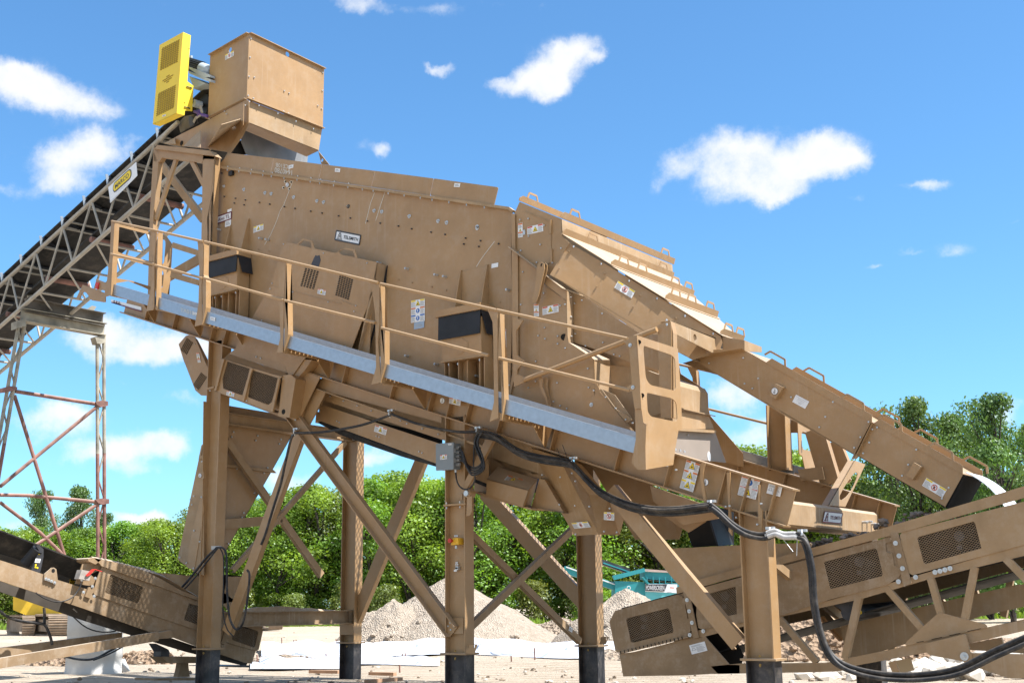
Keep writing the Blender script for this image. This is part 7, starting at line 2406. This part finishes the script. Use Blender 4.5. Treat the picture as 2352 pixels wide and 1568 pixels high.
# concrete pillar and boards
p = V('P', 214, 1546, PZ(GZ))
b = MB(); n = 40; R0 = .56
hts = [0, .19, .2, .42, .43, .66, .67, .9, .91, 1.18]
rg = [R0, R0, R0*.985, R0*.985, R0, R0, R0*.985, R0*.985, R0, R0]
b.tube([Vector((p.x, p.y, GZ-.1+h_)) for h_ in hts]+[Vector((p.x, p.y, GZ+1.35))], rg+[R0], CONC, n)
tag(b.build('concrete_pillar'), 'round pale concrete pillar with plank marks standing under the left conveyor', 'concrete pillar')
p = V('g', 850, 1490, PZ(GZ)); dd = (p-CPOS).dot(FW)
o_ = FR['g']
def gat(x, y, d): return at(o_[0]+x*o_[2], o_[1]+y*o_[2], d)
b = MB(); q = [gat(808, 1403, dd+.2), gat(855, 1400, dd+.3), gat(892, 1486, dd), gat(832, 1497, dd)]
b.hexa(q, [v+HZ*.05 for v in q], CONC); b.bar(gat(803, 1405, dd+.18), gat(826, 1497, dd-.03), .04, .05, upv, WOOD)
tag(b.build('leaning_board'), 'white board with a brown edge leaning at the foot of the concrete pillar', 'board')
b = MB(); q = [gat(800, 1495, dd-.5), gat(900, 1490, dd-.5)]; 
b = MB()
for s_ in ('W2 940,1415 1330,1425', 'W2 0,1385 450,1390', 'W2 880,1540 1420,1500'):
    a_, e_ = VV(s_, PZ(GZ+.06)); b.bar(a_, e_, .1, .06, upv, WOOD)
    tag(b.build('timber_batten'), {0: 'thin timber batten lying in front of the crumpled sheet between the columns', 1: 'timber batten on the sand left of the rear left stub', 2: 'timber batten on the near sand beside the rear left stub'}[['W2 940,1415 1330,1425', 'W2 0,1385 450,1390', 'W2 880,1540 1420,1500'].index(s_)], 'timber', 'battens on the sand')
    b = MB()

# ================================================================ machines in the distance
def card(spec, dist, th, mt, parent, name):
    pl_ = Pl(HZ, CPOS+HZ*dist)
    b = MB(); b.prism(VV(spec, pl_), HZ*th, mt); return b.build(name, parent)
ex = thing('excavator', 'yellow excavator on muddy crawler tracks parked far off behind the left conveyor', 'excavator', tuple(foot(110, 66)))
def crawler(x0, x1, y0, y1, dist, ln, parent):
    """one crawler track seen from its end: rounded belt of shoes round a frame"""
    pl_ = Pl(HZ, CPOS+HZ*dist)
    a, e = V('P', x0, y1, pl_), V('P', x1, y0, pl_)
    wv = Vector((e.x-a.x, e.y-a.y, 0)); h = e.z-a.z
    dirn = (HZ*.82+Vector((-HZ.y, HZ.x, 0))*.57).normalized()
    b = MB(); N_ = 26
    prev = None
    for k in range(N_+1):
        t = 2*pi*k/N_
        # stadium path in the plane of dirn / up
        s_ = cos(t); q = sin(t)
        along = (ln/2-h/2)*(1 if s_ > 0 else -1)*min(1, abs(s_)*3)+h/2*s_
        p = a+dirn*(ln/2+along)+Vector((0, 0, h/2+h/2*q))
        if prev is not None:
            w_ = [prev, p, p+wv, prev+wv]
            nv = (p-prev).cross(wv).normalized()
            b.hexa(w_, [v+nv*.07 for v in w_], TRACK)
            m_ = (prev+p)/2; b.bar(m_+nv*.1, m_+wv+nv*.1, .05, .06, nv, TRACK)
        prev = p
    tr_ = b.build('track', parent)
    b = MB(); c0_ = a+wv*.15+Vector((0, 0, h*.18))+dirn*h*.3
    b.hexa([c0_, c0_+wv*.7, c0_+wv*.7+Vector((0, 0, h*.64)), c0_+Vector((0, 0, h*.64))], [v+dirn*(ln-h*.6) for v in (c0_, c0_+wv*.7, c0_+wv*.7+Vector((0, 0, h*.64)), c0_+Vector((0, 0, h*.64)))], TRACK)
    b.build('track_frame', tr_)
crawler(52, 84, 1416, 1458, 66, 3.6, ex)
crawler(112, 168, 1414, 1458, 64, 3.6, ex)
card('P 30,1352 190,1352 190,1400 150,1412 60,1412 30,1400', 66.5, 2.5, YEL2, ex, 'house')
card('P 20,1300 70,1298 75,1352 20,1352', 66.2, 1.6, YEL2, ex, 'cab')
card('P -30,1262 14,1266 18,1290 14,1294 -30,1290', 66, .6, YEL2, ex, 'boom')
card('P 110,1318 160,1328 168,1345 110,1345', 66, .8, YEL2, ex, 'engine_cover')
lo = thing('crawler_machine', 'small muddy crawler track end showing under the low tie beam', 'crawler', tuple(foot(635, 72)))
crawler(618, 651, 1425, 1441, 72, 2.5, lo)
rd = thing('red_trailer', 'small faded red and white implement in front of the wood, right of the left column', 'trailer', tuple(foot(540, 78)))
card('P 533,1392 548,1395 548,1401 526,1402', 78, 1.2, REDP, rd, 'bed')
card('P 537,1387 545,1387 546,1393 537,1392', 78, .6, WHITE, rd, 'box')
tp = thing('mobile_screener', 'teal mobile screening machine with a white name panel behind the gravel heap', 'screening machine', tuple(foot(1500, 58)))
TD = 56
card('h 1868,828 2060,783 2085,775 2092,802 1880,858', TD-.3, .5, TEAL, tp, 'wing_plate')
card('h 2085,782 2320,818 2352,830 2352,880 2300,868 2090,850', TD, 2.2, TEAL, tp, 'hopper_side')
card('h 2090,782 2320,800 2345,812 2085,800', TD-.1, 2.4, mat('rusty_pale_rim', (.45, .33, .28), .7, var=.2), tp, 'hopper_rim')
card('h 1885,865 2088,872 2088,1010 1885,1010', TD-.2, 2.2, TEAL, tp, 'side_body')
card('h 2088,880 2320,880 2345,905 2345,1010 2088,1010', TD-.1, 2.2, TEAL, tp, 'side_body')
nb_ = card('h 2092,884 2312,888 2312,948 2092,938', TD-.25, .05, WHITE, tp, 'name_panel')
card('h 2092,940 2312,950 2312,1010 2092,1010', TD-.22, .05, mat('pale_teal', (.12, .45, .46), .5, var=.1), tp, 'lower_panel')
pl_ = Pl(HZ, CPOS+HZ*(TD-.30))
b = MB(); b.prism(VV('h 2093,888 2243,888 2225,936 2093,932', pl_), HZ*.02, INK)
xd = (V('h', 2240, 912, pl_)-V('h', 2093, 909, pl_)).normalized()
b.text('POWERSCREEN', V('h', 2160, 911, pl_)-HZ*.02, xd, Vector((0, 0, 1)), .20, WHITE, .01, bold=.0, width=.80)
b.prism(VV('h 2262,908 2290,910 2290,916 2262,914', pl_), HZ*.01, SRED)
b.build('lettering', nb_)
b = MB(); q = circle(V('h', 1979, 912, Pl(HZ, CPOS+HZ*(TD-.22))), xd, upv, .085, 16); b.prism(q, HZ*.02, WHITE); q = circle(V('h', 1979, 912, Pl(HZ, CPOS+HZ*(TD-.25))), xd, upv, .055, 16); b.prism(q, HZ*.02, TEAL); b.build('round_port', tp)
def tbar(spec, d0, r, mt, nm):
    pl_ = Pl(HZ, CPOS+HZ*d0); q = VV(spec, pl_); b = MB(); b.bar(q[0], q[1], .8, r, upv, mt); b.build(nm, tp)
tbar('h 1530,785 1880,905', TD+.5, .30, TEAL, 'conveyor_beam'); tbar('h 1545,770 1880,890', TD+.4, .05, WHITE, 'conveyor_rail'); tbar('h 1790,735 1980,800', TD+1, .22, STEEL, 'rear_conveyor'); tbar('h 1800,742 1990,808', TD+.8, .05, TEAL, 'rear_conveyor_rail')
tbar('h 2070,840 2110,885', TD-.5, .06, TEAL, 'strut')
for k in range(5):
    q = V('h', 2105+k*42, 860, Pl(HZ, CPOS+HZ*(TD-.12))); b = MB(); b.bar(q+upv*.16, q-upv*.16, .03, .04, HZ, TEAL); b.build('hopper_rib', tp)

# ================================================================ trees
def leaf_mat(name, col, tr):
    m = bpy.data.materials.new(name); m.use_nodes = True
    t = m.node_tree; t.nodes.clear(); L = t.links.new
    o = t.nodes.new('ShaderNodeOutputMaterial'); d = t.nodes.new('ShaderNodeBsdfDiffuse'); tl_ = t.nodes.new('ShaderNodeBsdfTranslucent'); mx = t.nodes.new('ShaderNodeMixShader')
    gl_ = t.nodes.new('ShaderNodeBsdfGlossy'); gl_.inputs['Roughness'].default_value = .45; gl_.inputs['Color'].default_value = (.6, .65, .6, 1)
    m2 = t.nodes.new('ShaderNodeMixShader'); m2.inputs[0].default_value = .06
    g = t.nodes.new('ShaderNodeNewGeometry'); n = t.nodes.new('ShaderNodeTexNoise'); n.inputs['Scale'].default_value = .45; n.inputs['Detail'].default_value = 3
    L(g.outputs['Position'], n.inputs['Vector'])
    oi = t.nodes.new('ShaderNodeObjectInfo')
    hs_ = t.nodes.new('ShaderNodeHueSaturation'); hs_.inputs['Color'].default_value = col+(1,)
    mr = t.nodes.new('ShaderNodeMapRange'); L(oi.outputs['Random'], mr.inputs['Value']); mr.inputs['To Min'].default_value = .485; mr.inputs['To Max'].default_value = .515
    L(mr.outputs[0], hs_.inputs['Hue'])
    mv = t.nodes.new('ShaderNodeMapRange'); L(n.outputs['Fac'], mv.inputs['Value']); mv.inputs['From Min'].default_value = .3; mv.inputs['From Max'].default_value = .7; mv.inputs['To Min'].default_value = .65; mv.inputs['To Max'].default_value = 1.4
    L(mv.outputs[0], hs_.inputs['Value'])
    L(hs_.outputs[0], d.inputs['Color'])
    br = t.nodes.new('ShaderNodeMixRGB'); br.blend_type = 'MULTIPLY'; br.inputs[0].default_value = 1; br.inputs[2].default_value = (1.25, 1.2, .5, 1)
    L(hs_.outputs[0], br.inputs[1]); L(br.outputs[0], tl_.inputs['Color'])
    mx.inputs[0].default_value = tr
    L(d.outputs[0], mx.inputs[1]); L(tl_.outputs[0], mx.inputs[2]); L(mx.outputs[0], m2.inputs[1]); L(gl_.outputs[0], m2.inputs[2]); L(m2.outputs[0], o.inputs['Surface'])
    return m
LEAFS = [leaf_mat('bright_leaf', (.19, .31, .035), .48), leaf_mat('olive_leaf', (.17, .21, .045), .42), leaf_mat('dark_leaf', (.115, .19, .045), .42)]
BARK = mat('dark_bark', (.055, .045, .038), .9, var=.3, scale=6)
def make_tree(kind, seed, n_leaf, base, rad, leaf, clumps, csize=(.10, .17)):
    """tree of unit height: tapered trunk with limbs, crown of leaf-sized faces gathered in clumps"""
    rr = random.Random(seed)
    b = MB()
    pts = [Vector((0, 0, -.01))]
    for k in range(1, 7):
        pts.append(Vector((rr.uniform(-.02, .02)*k*.5, rr.uniform(-.02, .02)*k*.5, k/6*.82)))
    b.tube(pts, [.018*(1-.13*k) for k in range(7)], BARK, 7)
    cl = []
    for k in range(clumps):
        z = base+(1-base)*((k+.5)/clumps)**.9
        w = rad*(sin(pi*min(1., max(.04, (z-base)/(1-base)*.86+.12)))**.6)
        a = rr.uniform(0, 6.28); rr_ = w*rr.uniform(.25, 1.)
        r_ = rr.uniform(*csize)*(1-.35*max(0, z-.6))
        c_ = Vector((cos(a)*rr_, sin(a)*rr_, min(z, 1-r_*.7)))
        cl.append((c_, r_))
        j = min(5, int(c_.z/.82*6*.75))
        p0 = pts[max(0, j)]
        b.tube([p0, p0.lerp(c_, .55)+Vector((0, 0, .015)), c_], [.007, .0045, .002], BARK, 5)
    tr_ = b
    b2 = MB()
    vs, fs = [], []
    per = n_leaf//clumps
    for c_, r_ in cl:
        for k in range(per):
            d = Vector((rr.gauss(0, 1), rr.gauss(0, 1), rr.gauss(0, 1)+.25)).normalized()
            p = c_+Vector((d.x, d.y, d.z*.72))*r_*(rr.random()**.38)*rr.uniform(.75, 1.12)
            n_ = (d*.8+Vector((rr.gauss(0, .6), rr.gauss(0, .6), rr.gauss(.35, .6)))).normalized()
            u = n_.orthogonal().normalized(); u = Matrix.Rotation(rr.uniform(0, 6.28), 3, n_) @ u; w = n_.cross(u)
            s_ = leaf*rr.uniform(.6, 1.35)
            o_ = len(vs)
            vs += [p-u*s_, p-w*s_*.62+n_*s_*.15, p+u*s_, p+w*s_*.62-n_*s_*.1]
            fs.append((o_, o_+1, o_+2, o_+3))
    b2.add(vs, fs, LEAFS[kind])
    t_ = tr_.build('trunk'); c2 = b2.build('crown')
    r = (t_.data, c2.data)
    bpy.data.objects.remove(t_); bpy.data.objects.remove(c2)
    return r
TV = {0: [make_tree(0, 1, 11000, .07, .30, .0096, 34), make_tree(0, 2, 11000, .10, .27, .0096, 32), make_tree(0, 3, 9500, .20, .24, .0096, 26)],
      1: [make_tree(1, 4, 10000, .08, .29, .0096, 32), make_tree(1, 5, 9000, .18, .24, .0096, 26)],
      2: [make_tree(2, 6, 15000, .10, .33, .0090, 40, (.08, .14)), make_tree(2, 7, 15000, .08, .30, .0090, 40, (.08, .14))],
      3: [make_tree(0, 8, 2600, .02, .52, .030, 12, (.22, .34)), make_tree(1, 9, 2600, .02, .50, .030, 12, (.22, .34))]}
def tree(x, ytop, dist, kind, k, label, group, wide=1.):
    f = foot(x, dist); h = at(x, ytop, dist).z-GZ
    v = TV[kind][k % len(TV[kind])]
    root = thing('shrub' if kind == 3 else 'tree', label, 'shrub' if kind == 3 else 'tree', tuple(f), group)
    root.scale = (h*wide, h*wide, h); root.rotation_euler = (0, 0, k*2.4+x*.01)
    for nm, me in zip(('trunk', 'crown'), v):
        o = bpy.data.objects.new(nm, me); COL.objects.link(o); o.parent = root
rr = random.Random(33)
ORD = ['first', 'second', 'third', 'fourth', 'fifth', 'sixth', 'seventh', 'eighth', 'ninth', 'tenth', 'eleventh', 'twelfth', 'thirteenth', 'fourteenth', 'fifteenth', 'sixteenth', 'seventeenth', 'eighteenth', 'nineteenth', 'twentieth',
       'twenty-first', 'twenty-second', 'twenty-third', 'twenty-fourth', 'twenty-fifth', 'twenty-sixth', 'twenty-seventh', 'twenty-eighth', 'twenty-ninth', 'thirtieth', 'thirty-first', 'thirty-second', 'thirty-third', 'thirty-fourth', 'thirty-fifth', 'thirty-sixth', 'thirty-seventh', 'thirty-eighth', 'thirty-ninth', 'fortieth', 'forty-first', 'forty-second', 'forty-third', 'forty-fourth', 'forty-fifth']
row = [(-15, 1200, 0), (25, 1205, 0), (65, 1212, 0), (130, 1215, 0), (185, 1208, 0), (225, 1210, 0), (262, 1204, 0), (300, 1198, 0), (335, 1203, 0), (368, 1198, 0), (402, 1200, 0), (440, 1170, 1), (475, 1205, 1), (512, 1200, 0), (548, 1150, 0), (596, 1126, 0), (640, 1132, 0), (686, 1122, 0), (726, 1110, 0), (768, 1112, 1), (810, 1118, 0), (846, 1092, 0), (892, 1084, 0), (940, 1078, 0), (985, 1080, 0),
       (1030, 1088, 0), (1085, 1084, 0), (1130, 1090, 1), (1180, 1082, 0), (1235, 1090, 0), (1290, 1086, 1), (1345, 1098, 0), (1400, 1092, 0), (1455, 1080, 0), (1510, 1088, 1), (1565, 1070, 0), (1615, 1050, 0), (1668, 1014, 0), (1738, 1008, 0), (1800, 1024, 0), (1852, 1006, 0), (1905, 1014, 0), (1965, 1060, 1), (2025, 1085, 0)]
for i, (x, yt, kd) in enumerate(row):
    d = 92+rr.uniform(-4, 5)
    tree(x, yt+rr.uniform(-14, 16), d, kd, i, ('light green' if kd == 0 else 'olive green')+' leafy tree in the wood edge, '+ORD[i]+' from the left', 'trees along the edge of the wood', rr.uniform(1.0, 1.3))
for i, (x, yt, d, w_, l_) in enumerate([(85, 1118, 110, .62, 'tall dark tree rising behind the trestle at the left, left half of the pair'), (165, 1108, 108, .72, 'tallest dark tree rising behind the trestle at the left'), (232, 1172, 104, .6, 'shorter dark tree just right of the trestle leg'),
        (2065, 975, 84, .9, 'dark green tree with its top just left of the tallest right hand tree'), (2135, 893, 74, .74, 'tallest dark tree at the right, behind the end of the long chute'), (2215, 932, 72, .75, 'broad dark tree between the two tallest right hand trees'), (2325, 884, 66, .75, 'tall dark tree cut by the right edge of the picture'), (2275, 985, 80, .85, 'lower dark tree behind the end of the white chute liner'), (2400, 960, 70, .7, 'dark tree mostly outside the right edge')]):
    tree(x, yt, d, 2, i, l_, 'tall dark trees', w_)
# second row, filling behind the first
for i in range(30):
    x = -20+i*85
    if 1000 < x < 9999 or True:
        yt = 1235 if x < 480 else 1175 if x < 1650 else 1110
        tree(x+rr.uniform(-20, 20), yt+rr.uniform(-15, 20), 104+rr.uniform(-3, 6), 1 if i % 3 == 0 else 0, i+3, 'shaded tree standing in the second row of the wood, '+ORD[i]+' from the left', 'second row of the wood', 1.15)
for i in range(45):
    x = -20+i*54
    tree(x+rr.uniform(-20, 20), 1352+rr.uniform(-26, 26), 87+rr.uniform(-3, 3), 3, i, ('bright' if i % 2 == 0 else 'dull')+' green shrub at the foot of the wood, '+ORD[i]+' from the left', 'shrubs at the foot of the wood', rr.uniform(.9, 1.4))
# weeds in front of the wood
b = MB(); vs = []; fs = []
for k in range(9000):
    x = rr.uniform(-60, 2420); p = foot(x, rr.uniform(82, 92))
    h_ = rr.uniform(.12, .5); a = rr.uniform(0, 6.28); w_ = Vector((cos(a), sin(a), 0))*rr.uniform(.05, .16)
    o_ = len(vs); vs += [p-w_, p+w_, p+w_*.3+Vector((rr.uniform(-.1, .1), rr.uniform(-.1, .1), h_))]; fs.append((o_, o_+1, o_+2))
b.add(vs, fs, LEAFS[0]); tag(b.build('weeds'), 'fringe of green weeds along the foot of the wood', 'weeds', kind='stuff')
bpy.context.view_layer.update()
